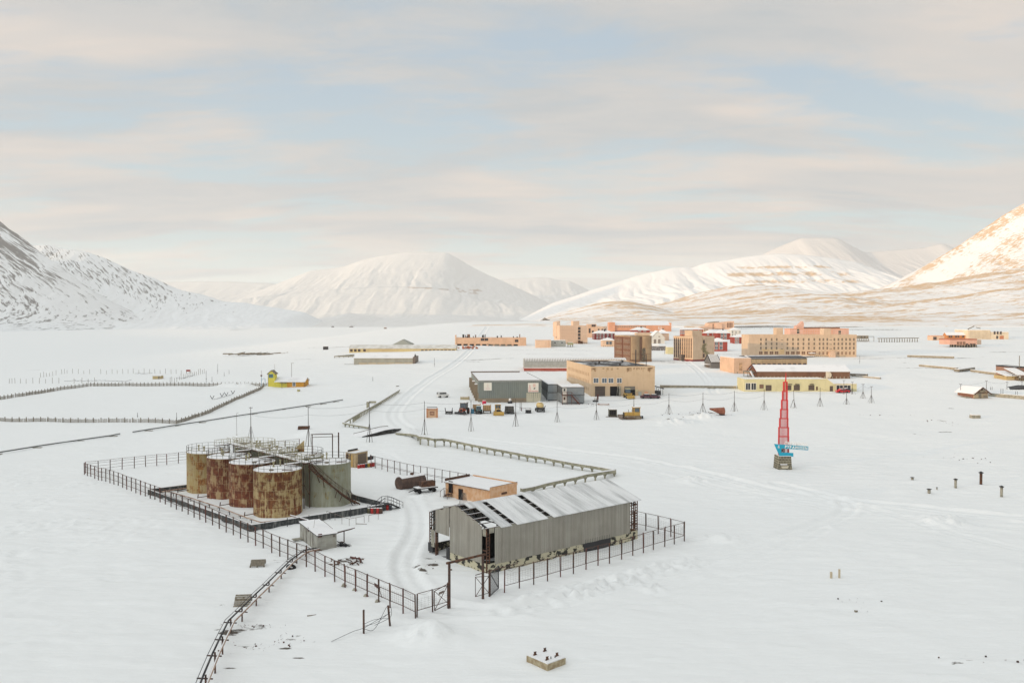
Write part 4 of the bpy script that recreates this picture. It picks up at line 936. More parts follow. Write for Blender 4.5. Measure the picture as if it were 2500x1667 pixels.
# ---- bent pipeline crossing the front fence
def front_pipeline():
    top = [F6(1250,192),F6(1150,212),F6(1040,290),F6(948,380),F6(848,480),F6(742,578),F6(625,695),F6(532,785),F6(462,925),F6(400,1055),F6(322,1240),F6(255,1420)]
    foot = [F6(1250,215),F6(1160,262),F6(1040,345),F6(950,452),F6(852,556),F6(748,667),F6(630,792),F6(540,885),F6(475,1070),F6(407,1222),F6(345,1420),F6(290,1600)]
    G_ = [gp(*f) for f in foot]; Z = [zat(g, t[1]) for g, t in zip(G_, top)]; P = [Vector((at(t[0], t[1], g.y).x, g.y, z)) for g, t, z in zip(G_, top, Z)]
    o = G_[0]; root = thing('pipeline', 'bent twin pipeline on thin posts running off the lower left corner', 'pipeline', o)
    P = [p-o for p in P]; Q = [g-o for g in G_]
    MB().path(P, .17, 8).build('pipe', M_DARK, root)
    off = []
    for i, p in enumerate(P):
        d = (P[min(i+1,len(P)-1)]-P[max(i-1,0)]).normalized(); n = Vector((-d.y,d.x,0)); n = n if n.x > 0 else -n; off.append(p+n*.5+Vector((0,0,-.12)))
    MB().path(off, .2, 8).build('pipe', M_PIPE, root); MB().path([p+Vector((0,0,.10)) for p in off], .1, 5).build('snow_cover', SNOW, root)
    MB().path([p+Vector((-.35,0,.03)) for p in P], .06, 5).build('cable', M_DARK, root)
    for i, (p, g) in enumerate(zip(P, Q)):
        MB().bar((p.x+.2,p.y,g.z-.8),(p.x+.2,p.y,p.z+.1),.12).bar(p-Vector((.5,0,.18)),off[i]+Vector((.25,0,-.15)),.09).build('post', M_POST, root)
front_pipeline()
def pallet(px, py, rz, tilt, label, n=4):
    p = gp(px, py); t = thing('pallet', label, 'pallet', p, rz); t.rotation_euler = (tilt,0,rz)
    m = MB()
    for i in range(n+2): m.box(-.85,-.6+i*.23,.42,.85,-.44+i*.23,.47)
    m.build('top_board', M_WOOD, t)
    m = MB()
    for x in (-.8,0,.8):
        for y in (-.55,.55): m.cb(x,y,.05,.16,.2,.37)
    m.build('block', M_WOOD, t); MB().box(-.85,-.6,0,.85,-.45,.05).box(-.85,.45,0,.85,.6,.05).build('base_board', M_WOOD, t)
pallet(*F6(772,340), .15, .35, 'tilted grey pallet half buried left of the fence')
pallet(*F6(650,655), .1, .65, 'grey pallet propped upright beside the bent pipeline', 5)
def cable_posts():
    a = gp(*F6(1640,893)); b = gp(*F6(1861,836)); 
    for p, h, l, x in ((a, 2.3, 'left of two short posts with coiled black cable', 0), (b, 2.1, 'right of two short posts with coiled black cable', -.25)):
        t = thing('short_post', l, 'post', p, 0, 'short posts carrying loose cable'); MB().bar((0,0,-.6),(x,0,h),.17).build('shaft', M_POST, t); MB().bar((x-.05,0,h-.12),(x+.05,0,h-.12),.2,.1).build('cap', M_RUST, t)
    t = thing('loose_cable', 'tangled black cable strung low between two short posts', 'cable', a); e = b-a
    m = MB(); c = gp(*F6(1375,962))-a
    m.path(smooth_pts([(c.x,c.y,c.z+.05),(-1.0,-.3,.3),(0,0,.55),(e.x*.5,e.y*.5,1.0),(e.x*.92,e.y,e.z+1.3)],6), .045, 5)
    m.path(smooth_pts([(0,0,.5),(e.x*.3,e.y*.3-.2,.15),(e.x*.5,e.y*.5,.5),(e.x*.7,e.y*.7,1.4),(e.x*.85,e.y,e.z+2.0),(e.x,e.y+.1,e.z+1.9),(e.x*1.03,e.y,e.z+1.2),(e.x*.9,e.y,e.z+.8),(e.x*.4,e.y*.4,.55)],6), .045, 5)
    m.path(smooth_pts([(0,0,.9),(e.x*.4,e.y*.4,1.1),(e.x*.9,e.y*.9,.9)],6), .04, 5).path(smooth_pts([(0,0,.7),(e.x*.5,e.y*.5,.8),(e.x*1.0,e.y,e.z+1.5)],6), .04, 5)
    tag(m.build('x', M_DARK), None, None); o = bpy.data.objects['x']; o.name = 'cable_strand'; o.parent = t
cable_posts()
def foundation():
    K = gp(1200+1070/7.84, 1540+765/7.84); E = gp(1200+1420/7.84, 1540+630/7.84); W_ = (E-K).length; uu = (E-K).normalized(); vv = Vector((-uu.y,uu.x,0))
    k = (1200+672/7.84-1250)/F; dep = (k*K.y-K.x)/(vv.x-k*vv.y); h = zat(K, 1540+640/7.84)-K.z
    root = thing('concrete_foundation', 'square concrete foundation block with four rusty anchor stubs', 'foundation', K, ang(K,E)); m = mat('ochre stained concrete', (.42,.36,.24), .9, col2=(.26,.19,.11), nscale=2.5, amt=.8, bump=.5, detail=8)
    MB().box(0,0,-1,W_,dep,h).build('block', m, root); MB().box(.04,.04,h+.002,W_-.04,dep-.04,h+.1).build('snow_cover', SNOW, root)
    for (x,y) in ((.24,.22),(.8,.24),(.22,.78),(.78,.8)):
        s = MB(); X, Y = W_*x, dep*y
        s.bar((X-.2,Y,h),(X+.05,Y,h+.3),.13).bar((X+.22,Y+.05,h),(X-.02,Y,h+.28),.13).bar((X,Y+.15,h),(X+.04,Y,h+.36),.11).bar((X,Y,h+.1),(X-.12,Y,h+.42),.06).bar((X,Y,h+.1),(X+.13,Y,h+.4),.06)
        s.build('anchor_stub', M_RUST, root)
    for (x, y) in ((.42,.2),(.62,.18)): MB().bar((W_*x,dep*y,h),(W_*x,dep*y,h+.3),.06).build('bolt', M_DARK, root)
foundation()
def rail_tank():
    A = gp(*D4(515,560)); B = gp(*D4(660,535)); root = thing('tank_wagon', 'rusty brown cylinder tank lying on the snow', 'tank', A, ang(A,B)); L_ = (B-A).length*1.25; r = 1.15
    m = MB(); n = 24; ring = []
    for x, q in ((-.05,.75),(0,1),(.03,1.03),(L_,1.0),(L_+.15,.7)):
        ring.append([(x, .9+q*r*math.cos(2*math.pi*i/n), r*.9+q*r*math.sin(2*math.pi*i/n)) for i in range(n)])
    vs = sum(ring, []); fs = [(k*n+i,k*n+(i+1)%n,(k+1)*n+(i+1)%n,(k+1)*n+i) for k in range(4) for i in range(n)]
    m.add(vs, fs, 0, True); m.add(ring[0], [tuple(range(n))]); m.add(ring[-1], [tuple(range(n))])
    m.build('barrel', mat('dark brown tank rust', (.075,.048,.040), .8, col2=(.13,.08,.06), nscale=1.3, amt=.8), root)
    MB().cyl(L_*.55,.9,r*1.85,r*2.25,.3,10).build('dome', M_RUST, root)
    s = MB(); vs = []
    for x in (.05, L_*.5, L_):
        for i in range(9): t = math.radians(50+10*i); vs.append((x, .9+(r+.03)*math.cos(t), r*.9+(r+.06)*math.sin(t)))
    s.add(vs, [(k*9+i,k*9+i+1,(k+1)*9+i+1,(k+1)*9+i) for k in range(2) for i in range(8)], 0, True); s.build('snow_cover', SNOW, root)
    A = gp(*D4(640,590)); B = gp(*D4(785,572)); t = thing('flat_trailer', 'low four wheeled wagon with a rusty bin beside the lying tank', 'wagon', A, ang(A,B)); L_ = (B-A).length
    MB().box(-.2,0,.75,L_+.2,1.9,.9).build('bed', M_DARK, t); MB().box(-.15,.05,.903,L_+.15,1.85,.97).build('snow_cover', SNOW, t)
    MB().box(L_*.25,.5,.975,L_*.98,1.7,1.9).build('bin', M_RUST, t)
    for x in (.3, L_-.5):
        for y in (.15, 1.75):
            w = MB(); nn = 14
            for q, yy in ((0,y-.12),(1,y+.12)): w.v += [(x+.38*math.cos(2*math.pi*i/nn), yy, .38+.38*math.sin(2*math.pi*i/nn)) for i in range(nn)]
            w.f += [[i,(i+1)%nn,nn+(i+1)%nn,nn+i] for i in range(nn)]+[list(range(nn)),list(range(nn,2*nn))]; w.m += [0]*(nn+2); w.sm += [False]*(nn+2); w.build('wheel', M_BLACK, t)
    MB().bar((-.2,.9,.7),(-1.5,.7,.35),.1).bar((-.2,.4,.7),(-1.5,.7,.35),.08).build('drawbar', M_DARK, t)
rail_tank()
def plank_hut():
    K = gp(*D3(300,1520)); E = gp(*D3(487,1480)); uu = (E-K).normalized(); vv = Vector((-uu.y,uu.x,0)); W_ = (E-K).length; k = (820+140/6.273-1250)/F
    dep = min(4.0, (k*K.y-K.x)/(vv.x-k*vv.y)); h = zat(K, 900+1290/6.273)-K.z
    root = thing('plank_hut', 'pale wooden hut with a ribbed panel standing behind the tanks', 'hut', K, ang(K,E)); wd = mat('raw pine', (.50,.38,.22), .8, col2=(.38,.27,.15), nscale=3, amt=.7)
    MB().box(0,0,-.6,W_,dep,h).build('wall', wd, root); MB().prism([(-.2,h),(dep+.3,h-.15),(dep+.3,h-.05),(-.2,h+.12)], -.15, W_+.2, axis='x').build('roof', SNOW, root)
    p = MB()
    for i in range(11): p.box(W_*.2+i*W_*.065,-.06,.3,W_*.2+i*W_*.065+W_*.035,-.003,h-.35)
    p.build('ribbed_panel', M_WIRE, root)
    d = MB().box(-.06,dep*.25,.3,-.003,dep*.62,h-.5).build('door', mat('varnished door', (.48,.30,.10), .6), root); MB().box(-.05,dep*.68,.3,-.003,dep*.95,h-.4).build('panel', M_RUST, root)
    MB().path([(-.07,dep*.22,.2),(-.07,dep*.22,h-.4),(-.07,dep*.65,h-.4),(-.07,dep*.65,.2)], .1, 4).build('door_frame', wd, d)
    MB().box(-.1,dep*.7,h+.15,W_*.75,dep*.75,h+.5).build('roof_board', M_DARK, root)
    t = thing('loudspeaker_stand', 'dark box rail with two horn lamps beside the plank hut', 'lamp stand', E+vv*.6+uu*.1, ang(K,E)); MB().box(0,0,.9,2.5,.25,1.6).bar((.1,.1,-.5),(.1,.1,2.4),.1).build('box_rail', M_DARK, t)
    for x in (.4, 1.7): MB().cyl(x,.1,1.6,2.0,.22,8,r2=.03).build('horn_lamp', M_BLACK, t)
plank_hut()
def small_things():
    for (q, h, w, l, kind) in ((G5(1368,228),2.7,.28,'tallest rusty pipe stub at the right with a flared dark cap',1),(G5(1197,250),1.9,.26,'rusty pipe stub with a black pointed cap left of the tallest',1),(G5(1507,312),2.2,.26,'pipe stub with a snowy flat cap at the far right',1),
                         (G5(1018,288),.95,.3,'short banded yellow pipe stub lowest in the pipe group',0),(G5(905,197),.6,.28,'squat dark pipe stub leftmost of the pipe group',0),(G5(1071,268),.7,.12,'thin short marker peg between two pipe stubs',0),
                         (G5(357,861),1.0,.13,'shorter of the two pale wooden stakes in open snow',2),(G5(412,861),1.4,.11,'taller of the two pale wooden stakes in open snow',2)):
        h *= .88; w *= .85; p = gp(*q); t = thing('pipe_stub' if kind < 2 else 'wooden_stake', l, 'post', p, 0, 'pipe stubs in the snow at right' if kind < 2 else 'pale stakes in the open snow')
        MB().bar((0,0,-.5),(0,0,h*.88),w*2,n=10 if kind < 2 else 4).build('shaft', M_RUST if kind == 1 and h > 2 else (mat('pale wood', (.50,.42,.30), .8) if kind == 2 else M_CONC), t)
        if kind < 2: MB().cyl(0,0,h*.88,h*.94,w*1.7,10).cyl(0,0,h*.94,h,w*1.1,8,r2=w*.7).build('cap', M_DARK, t)
        else: MB().cyl(0,0,h*.88,h,w*.5,6,r2=w*.3).build('tip', SNOW, t)
    bits = [((735,992),.8,.12,.15,'short dark plank on the snow between the pipelines'),((1100,1391),.3,.25,.2,'small red brown lump inside the gateway'),(R1(2270,1125),1.6,.15,.12,'dark bar lying by the pipe railing frame'),(F6(1213,745),.9,.08,.1,'short rod sticking from the snow before the fence'),
            (G5(972,1520),.8,.3,.16,'brown board poking from the snow at the bottom right'),(G5(1287,1418),.6,.25,.15,'small dark board near the bottom right corner'),(G5(652,1068),.9,.15,.1,'thin broken plank in the open snow at right'),(T4(1465,1362),2.4,1.6,1.1,'pale square concrete tank alone in the snow at far right'),
            (D3(945,268),1.2,.4,.3,'dark slab beyond the end of the raised duct'),(G5(525,1090),.25,.25,.3,'tiny black peg in the snow below the wooden stakes'),(R2(310,330),1.2,.4,.3,'rusty scrap plate in the snow behind the warehouse gable')]
    for (q, a, b, h, l) in bits:
        p = gp(*q); t = thing('debris_piece' if a < 2 else 'concrete_basin', l, 'debris' if a < 2 else 'basin', p, random.uniform(-.5,.5)); 
        MB().cb(0,0,-.1,a,b,h*.8+.1).build('slab', M_WOOD if a < 2 else M_CONC, t); MB().cb(0,0,h*.8+.002,a*.9,b*.85,h*.2).build('snow_cover', SNOW, t)
    # red plank heap inside the yard
    p = gp(*R4(900,860)); t = thing('rubble_heap', 'snowy heap with rusty red angle iron inside the yard', 'rubble', p, 0)
    m = MB(); rr = random.Random(3)
    for i in range(26): x, y = rr.uniform(-2.2,2), rr.uniform(-1.5,1.2); m.bar((x,y,rr.uniform(0,.2)),(x+rr.uniform(-.5,.5),y+rr.uniform(-.3,.3),rr.uniform(.05,.35)),.11)
    m.build('broken_bars', M_RUST, t); MB().path([(.1,.6,.5),(1.5,.1,.35),(1.6,-.1,.0)],.15,4).bar((1.5,-.3,.0),(1.4,-.3,.7),.12).build('angle_iron', M_REDPOST, t)
    # pipe railing frames near the drums
    for pts, l in (([R4(662,325),R4(752,355),R4(828,388),R4(908,412),R4(982,398),R4(1072,382)],'thin pipe handrail frame standing in the yard snow'),([R4(1122,372),R4(1225,350)],'bent short handrail beside the drum cluster')):
        G_ = [gp(x, y+52/4.48) for x, y in pts]; t = thing('pipe_railing', l, 'railing', G_[0]); m = MB(); Pp = [g-G_[0]+Vector((0,0,1.05)) for g in G_]
        m.path(Pp, .06, 5).build('top_rail', M_WIRE, t); m = MB()
        for q in Pp: m.bar(q-Vector((0,0,1.4)), q, .05)
        m.build('upright', M_WIRE, t)
    # tyre and fence foot lumps
    p = gp(*R4(270,925)); t = thing('old_tyre', 'dark half buried tyre under the pipeline crossing', 'tyre', p, .3); t.rotation_euler = (.3,.2,.3)
    m = MB(); m.lathe([(.55,0),(.62,.12),(.55,.25),(.3,.25),(.26,.12),(.3,0),(.55,0)], 18); m.build('tread', M_BLACK, t); MB().lathe([(.24,.1),(.01,.14)],12).build('snow_fill', SNOW, t)
    p = gp(*R4(1215,1240)); t = thing('fallen_sign', 'small rusty red board fixed low on the front fence', 'sign', p+Vector((0,.0,.6)), ang(gp(940,1440), gp(982,1470))); MB().box(-.8,-.04,.4,.8,.02,.75).build('board', M_REDPOST, t); MB().bar((.5,0,.5),(1.6,.2,-1.1),.05).build('brace', M_POST, t)
    for i, (x, y, l) in enumerate(((850,1118,'first'),(967,1172,'second'),(1090,1235,'third'),(1218,1295,'fourth'))):
        p = gp(*R4(x,y)); t = thing('post_footing', '%s lifted concrete footing under the front left fence' % l, 'footing', p, i, 'footings lifted out below the fence'); MB().cyl(0,0,.0,.28,.34,7,r2=.16).build('cone', M_CONC, t); MB().cyl(0,0,-.3,.0,.2,6).build('stem', M_RUST, t)
    # scattered twigs and stones as one mass
    m = MB(); rr = random.Random(5)
    for c, nn, sx, sy in ((F6(600,1020),26,2.4,1.2),(F6(1030,960),26,2.2,1.6),(F6(760,840),40,3.2,.7),(R4(900,870),24,2.6,1.8),(G5(1560,1400),14,8,1.4),(G5(560,1040),16,4,2.4),(G5(1250,60),20,6,5),(T4(1060,1420),22,6,9),(T4(320,1330),16,14,1.5),(T2(1850,1330),60,11,4.5),(T2(1980,1290),40,6,2.5),(R4(1720,900),20,1.5,2.0),(T2(540,1190),10,3,1)):
        c0 = gp(*c)
        for i in range(nn):
            x = c0.x+rr.gauss(0,.5)*sx; y = c0.y+rr.gauss(0,.5)*sy; z = gs(x,y)+.06; s = rr.uniform(.03,.09)*(1 if c0.y < 150 else 1.7)
            if rr.random() < .75: m.bar((x,y,z),(x+rr.uniform(-.4,.4)*2*s*3,y+rr.uniform(-.2,.2),z+s),s*.4,n=3)
            else: m.cb(x,y,z-.05,s*2,s*1.4,s+.05)
    tag(m.build('litter', M_POST), 'scattered twigs, stones and scrap on the snow', 'litter', kind='stuff')
small_things()
# ================================================================== TOWN
def wallmat(name, c, c2=None, streak=.25, rough=.85, sc=.25):
    c2 = c2 or tuple(v*.82 for v in c)
    return mat(name, c, rough, col2=c2, nscale=sc, amt=.7, streak=(tuple(v*.6 for v in c), streak), detail=8, thr=(.38,.64))
M_GLASS = mat('dark window glass', (.03,.035,.04), .25, spec=.5)
M_GLASSB = mat('bluish window glass', (.09,.12,.15), .25, spec=.5)
M_FRAMEW = mat('white window frame', (.72,.70,.66), .7)
M_FRAMEB = mat('brown window frame', (.20,.11,.07), .8)
M_FRAMEP = mat('pale window surround', (.66,.50,.34), .8)
M_DOORB = mat('brown roller door', (.105,.080,.065), .8, col2=(.08,.06,.05), nscale=1, amt=.5, stretch=(.1,.1,4))
M_SNOWROOF = mat('snow on roof', (.78,.79,.80), .8, col2=(.62,.63,.64), nscale=.22, amt=.7, thr=(.52,.72), detail=7)
M_GREYR = mat('grey roof sheet', (.34,.34,.34), .7, col2=(.66,.67,.68), nscale=.25, amt=.9, thr=(.4,.6), detail=7)
M_PILE = mat('pale foundation piles', (.36,.32,.24), .9, col2=(.22,.19,.15), nscale=1, amt=.7)
WIN = {}
def window_proto(w, h, fm, gm, cross=True):
    k = (w, h, fm.name, gm.name, cross)
    if k not in WIN:
        a = MB(); t = min(.14, w*.12)
        a.box(-w/2,-.06,0,-w/2+t,-.005,h).box(w/2-t,-.06,0,w/2,-.005,h).box(-w/2+t,-.06,h-t,w/2-t,-.005,h).box(-w/2+t,-.06,0,w/2-t,-.005,t)
        if cross: a.box(-t*.35,-.055,t,t*.35,-.02,h-t)
        a.box(-w/2+t,-.035,t,w/2-t,-.006,h-t,1)
        o = a.build('window', [fm, gm]); WIN[k] = o.data; bpy.data.objects.remove(o)
    return WIN[k]
class House:
    def __init__(s, name, label, A, B, top, depth=None, Cx=None, cat='building', group=None, rot=0.):
        s.K = gp(*A); r = math.radians(rot); s.root = thing(name, label, cat, s.K, r, group)
        s.u = Vector((math.cos(r), math.sin(r), 0)); s.v = Vector((-s.u.y, s.u.x, 0)); s.W = s.xl(B[0]); E = s.K+s.u*s.W
        if Cx is not None:
            k = (Cx-1250)/F; s.D = (k*s.K.y-s.K.x)/(s.v.x-k*s.v.y)
            if depth: s.D = min(max(s.D, depth*.5), depth*1.6) if s.D > 0 else depth
        else: s.D = depth
        s.H = zat(s.K, top)-s.K.z; s.dz = gs(E.x,E.y)-s.K.z
    def xl(s, px, y=0):
        k = (px-1250)/F; c = s.K+s.v*y; return (k*c.y-c.x)/(s.u.x-k*s.u.y)
    def yl(s, px, x=0):
        k = (px-1250)/F; c = s.K+s.u*x; return (k*c.y-c.x)/(s.v.x-k*s.v.y)
    def zl(s, py, x=0, y=0): return zat(s.K+s.u*x+s.v*y, py)-s.K.z
    def walls(s, m, kind='flat', rh=1.5, x0=0, x1=None, y0=0, y1=None, h=None, z0=-2.0, base=None, bh=.8, name='wall'):
        x1 = s.W if x1 is None else x1; y1 = s.D if y1 is None else y1; h = s.H if h is None else h; a = MB()
        ym, xm = (y0+y1)/2, (x0+x1)/2
        if kind in ('flat','hip','barrel'): a.box(x0,y0,z0,x1,y1,h)
        elif kind == 'gable': a.prism([(y0,z0),(y1,z0),(y1,h),(ym,h+rh),(y0,h)], x0, x1, axis='x')
        elif kind == 'gabley': a.prism([(x0,z0),(x1,z0),(x1,h),(xm,h+rh),(x0,h)], y0, y1, axis='y')
        s.wall = a.build(name, m, s.root)
        if base: MB().box(x0-.06,y0-.06,z0-.01,x1+.06,y1+.06,bh).build('base_course', base, s.root)
        return s
    def roof(s, m, kind='flat', rh=1.5, x0=0, x1=None, y0=0, y1=None, h=None, ov=.35, par=.35, parm=None, th=.16, name='roof', ribs=0):
        x1 = s.W if x1 is None else x1; y1 = s.D if y1 is None else y1; h = s.H if h is None else h; a = MB(); ym, xm = (y0+y1)/2, (x0+x1)/2
        X0, X1, Y0, Y1 = x0-ov, x1+ov, y0-ov, y1+ov
        if kind == 'flat':
            a.box(x0+.15,y0+.15,h+.002,x1-.15,y1-.15,h+par*.55)
            if parm:
                p = MB().box(x0-.05,y0-.05,h+.002,x1+.05,y0+.145,h+par).box(x0-.05,y1-.145,h+.002,x1+.05,y1+.05,h+par).box(x0-.05,y0+.15,h+.002,x0+.145,y1-.15,h+par).box(x1-.145,y0+.15,h+.002,x1+.05,y1-.15,h+par)
                p.build('parapet', parm, s.root)
        elif kind == 'gable':
            k = rh/(ym-y0); e = h-k*ov+.02
            a.prism([(Y0,e),(ym,h+rh+.02),(Y1,e),(Y1,e+th),(ym,h+rh+th+.02),(Y0,e+th)], X0, X1, axis='x')
            for i in range(ribs): x = X0+(i+.5)*(X1-X0)/ribs; a.bar((x,Y0,e+th),(x,ym,h+rh+th+.02),.28)
        elif kind == 'gabley':
            k = rh/(xm-x0); e = h-k*ov+.02
            a.prism([(X0,e),(xm,h+rh+.02),(X1,e),(X1,e+th),(xm,h+rh+th+.02),(X0,e+th)], Y0, Y1, axis='y')
        elif kind == 'hip':
            if x1-x0 > y1-y0: r1, r2 = (X0+(Y1-Y0)/2*.95, ym), (X1-(Y1-Y0)/2*.95, ym)
            else: r1, r2 = (xm, Y0+(X1-X0)/2*.95), (xm, Y1-(X1-X0)/2*.95)
            z = h+.005; t = h+rh
            vs = [(X0,Y0,z),(X1,Y0,z),(X1,Y1,z),(X0,Y1,z),(X0,Y0,z+.1),(X1,Y0,z+.1),(X1,Y1,z+.1),(X0,Y1,z+.1),(*r1,t),(*r2,t)]
            long_x = x1-x0 > y1-y0
            fs = [(0,3,2,1),(0,1,5,4),(1,2,6,5),(2,3,7,6),(3,0,4,7)] + ([(4,5,9,8),(5,6,9),(6,7,8,9),(7,4,8)] if long_x else [(4,5,8),(5,6,9,8),(6,7,9),(7,4,8,9)])
            a.add(vs, fs)
        elif kind == 'barrel':
            n = 10; P = [(ym-(Y1-Y0)/2*math.cos(math.pi*i/n), h+rh*math.sin(math.pi*i/n)) for i in range(n+1)]
            a.prism([(p[0],p[1]+.004) for p in P], X0, X1, axis='x')
            for j in range(ribs):
                x = X0+(j+.5)*(X1-X0)/ribs
                for p, q in zip(P[:6], P[1:7]): a.bar((x,*p),(x,*q),.3)
        elif kind == 'mono':
            a.prism([(Y0,h+.01),(Y1,h+rh+.01),(Y1,h+rh+.15),(Y0,h+.15)], X0, X1, axis='x')
        a.build(name, m, s.root); return s
    def win(s, spots, w, h, fm=M_FRAMEP, gm=M_GLASS, face='f', cross=True, off=None, label=None):
        "spots: (along, z) in metres on the given face"
        d = window_proto(round(w,2), round(h,2), fm, gm, cross)
        for a, z in spots:
            o = bpy.data.objects.new('window', d); COL.objects.link(o); o.parent = s.root
            if face == 'f': o.location = (a, off or 0, z)
            elif face == 'l': o.location = (0 if off is None else off, a, z); o.rotation_euler = (0,0,-math.pi/2)
            elif face == 'r': o.location = (s.W if off is None else off, a, z); o.rotation_euler = (0,0,math.pi/2)
        return s
    def winpx(s, pts, w, h, **k):
        "front windows from photo pixels of their centres"
        sp = []
        for p in pts:
            x = s.xl(p[0]); sp.append((x, s.zl(p[1], x)-h/2))
        return s.win(sp, w, h, **k)
    def part(s, name, mb, m, label=None): return mb.build(name, m, s.root, label)
    def doorpx(s, x0, x1, y0, y1, m=M_DOORB, name='garage_door', frame=None, deep=0):
        a, b = s.xl(x0), s.xl(x1); xm = (a+b)/2; z0, z1 = s.zl(y1, xm), s.zl(y0, xm)
        o = MB().box(a,-.05-deep,z0,b,-.004,z1).build(name, m, s.root)
        if frame: MB().box(a-.18,-.09,z0,a,-.003,z1+.18).box(b,-.09,z0,b+.18,-.003,z1+.18).box(a,-.09,z1,b,-.003,z1+.18).build('door_frame', frame, o)
        return o
    def piles(s, n=14, h=.9, x0=0, x1=None):
        x1 = s.W if x1 is None else x1
        for i in range(n): x = x0+(i+.5)*(x1-x0)/n; MB().cb(x,-.02,-1.2,.35,.35,h+1.2).build('pile', M_PILE, s.root)
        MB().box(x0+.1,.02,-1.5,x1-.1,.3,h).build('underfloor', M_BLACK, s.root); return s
PEACH = wallmat('peach plaster', (.66,.44,.30)); PEACH2 = wallmat('light apricot plaster', (.70,.50,.36), streak=.2); TAN = wallmat('sandy plaster', (.62,.46,.32), (.53,.38,.26), .3)
ORANGE = wallmat('orange plaster', (.66,.33,.20), streak=.2); RED = wallmat('oxide red boards', (.29,.048,.03), streak=.3); REDB = wallmat('dark red boards', (.17,.025,.03), streak=.3); PINK = wallmat('salmon plaster', (.68,.40,.30), streak=.2)
YEL = wallmat('pale yellow plaster', (.62,.57,.34), streak=.15); BROWN = wallmat('brown cladding', (.155,.075,.045), (.20,.11,.07), .4); TAUPE = wallmat('streaked tan cladding', (.40,.28,.17), (.30,.20,.12), .6)
GREYG = wallmat('grey green cladding', (.20,.225,.21), (.23,.25,.22), .3); WHITE = wallmat('off white plaster', (.66,.64,.58), streak=.2); MAROON = wallmat('maroon base', (.20,.03,.03)); KHAKI = wallmat('stained ochre plaster', (.46,.35,.21), (.34,.24,.15), .7, sc=.12)
def pts(win_, lst): return [win_(*p) for p in lst]
def grid(win_, xs, ys): return [win_(x, y) for y in ys for x in xs]
def town():
    # --- service garage, the big sandy block
    h = House('garage_building', 'big sandy service garage with a dark flat roof and three vehicle doors', T2(540,1085), T2(1355,1108), T2(0,722)[1], 32, T2(228,0)[0]*1.0, rot=7)
    GAR = wallmat('sandy garage brick', (.55,.41,.27), (.60,.46,.31), .18)
    h.walls(GAR); h.roof(mat('tar roof with snow patches', (.045,.045,.048), .9, col2=(.7,.71,.72), nscale=.13, amt=1, thr=(.50,.60), detail=8), par=.5, parm=GAR)
    h.winpx(pts(T2,[(603,882),(710,882),(793,882),(901,882)]), 1.9, 1.8, fm=M_FRAMEW, gm=M_GLASSB)
    d = h.doorpx(*[T2(x,0)[0] for x in (590,720)], T2(0,956)[1], T2(0,1086)[1], frame=GAR)
    o = h.doorpx(*[T2(x,0)[0] for x in (783,917)], T2(0,956)[1], T2(0,1088)[1], M_BLACK, 'open_doorway'); MB().bar((h.xl(T2(868,0)[0]),-.15,0),(h.xl(T2(885,0)[0]),-.1,4.5),.15).bar((h.xl(T2(905,0)[0]),-.15,0),(h.xl(T2(905,0)[0]),-.1,3.5),.6).build('leaning_panel', M_CONC, o)
    o = h.doorpx(*[T2(x,0)[0] for x in (965,1103)], T2(0,1000)[1], T2(0,1092)[1], M_BLACK, 'open_doorway'); h.doorpx(*[T2(x,0)[0] for x in (965,1103)], T2(0,956)[1], T2(0,999)[1], mat('half raised door', (.17,.16,.14), .8), 'raised_door')
    h.doorpx(*[T2(x,0)[0] for x in (1145,1186)], T2(0,1025)[1], T2(0,1085)[1], mat('grey service door', (.40,.40,.36), .8), 'service_door')
    h.doorpx(*[T2(x,0)[0] for x in (1222,1266)], T2(0,1025)[1], T2(0,1070)[1], ORANGE, 'boarded_window'); h.doorpx(*[T2(x,0)[0] for x in (1112,1138)], T2(0,998)[1], T2(0,1022)[1], YEL, 'notice_board')
    W0, D0, H0 = h.W, h.D, h.H
    h.win([(D0*(f), z) for z in (H0*.17,H0*.42,H0*.68) for f in np.linspace(.10,.92,15)], .9, 1.3, face='l', fm=GAR, gm=M_FRAMEB)
    st = MB()
    for i in range(26):
        a = random.uniform(0,W0-.8) if i % 3 else random.uniform(W0*.7,W0-1.5); st.box(a,-.012,H0-random.uniform(.4,1.6),a+random.uniform(.2,.9),-.003,H0-.02)
    h.part('rust_stain', st, mat('soot streak', (.30,.19,.11), .9, col2=(.50,.36,.22), nscale=1.2, amt=1, thr=(.4,.6)))
    v = MB(); 
    for f, q, hh in ((.18,.25,.7),(.55,.2,.5),(.85,.7,.6),(.4,.6,.6)): h.part('roof_vent', MB().cyl(W0*f,D0*q,H0,H0+hh+.5,.4,8), M_DARK)
    h.part('mast', MB().bar((W0*.78,D0*.15,H0),(W0*.78,D0*.15,H0+6),.3), M_DARK); h.part('mast', MB().bar((W0*.92,D0*.1,H0),(W0*.92,D0*.1,H0+4.5),.2), M_DARK)
    m = MB()
    for x in np.linspace(W0+.2,W0+3.2,5): m.bar((x,1,0),(x,1,2.6+.3*math.sin(x*3)),.12)
    m.bar((W0,.6,3.4),(W0+3.5,.6,2.4),.3).box(W0+.05,.8,0,W0+2.4,3.6,1.6)
    h.part('lean_to', m, M_DARK)
    global GARAGE; GARAGE = h
    # --- ribbed long shed
    h = House('ribbed_shed', 'long shed with a ribbed arched roof and red base behind the garage', T1(937,762), T2(1000,690), T1(0,716)[1], 11, T1(912,0)[0])
    h.walls(wallmat('brick red wall', (.30,.075,.055), (.38,.12,.09), .3)); RB = mat('ribbed grey roof', (.34,.335,.30), .8, col2=(.45,.44,.41), nscale=.8, amt=.6)
    h.roof(RB, 'barrel', rh=3.6, ribs=62, ov=.1); 
    n = 12; a = MB()
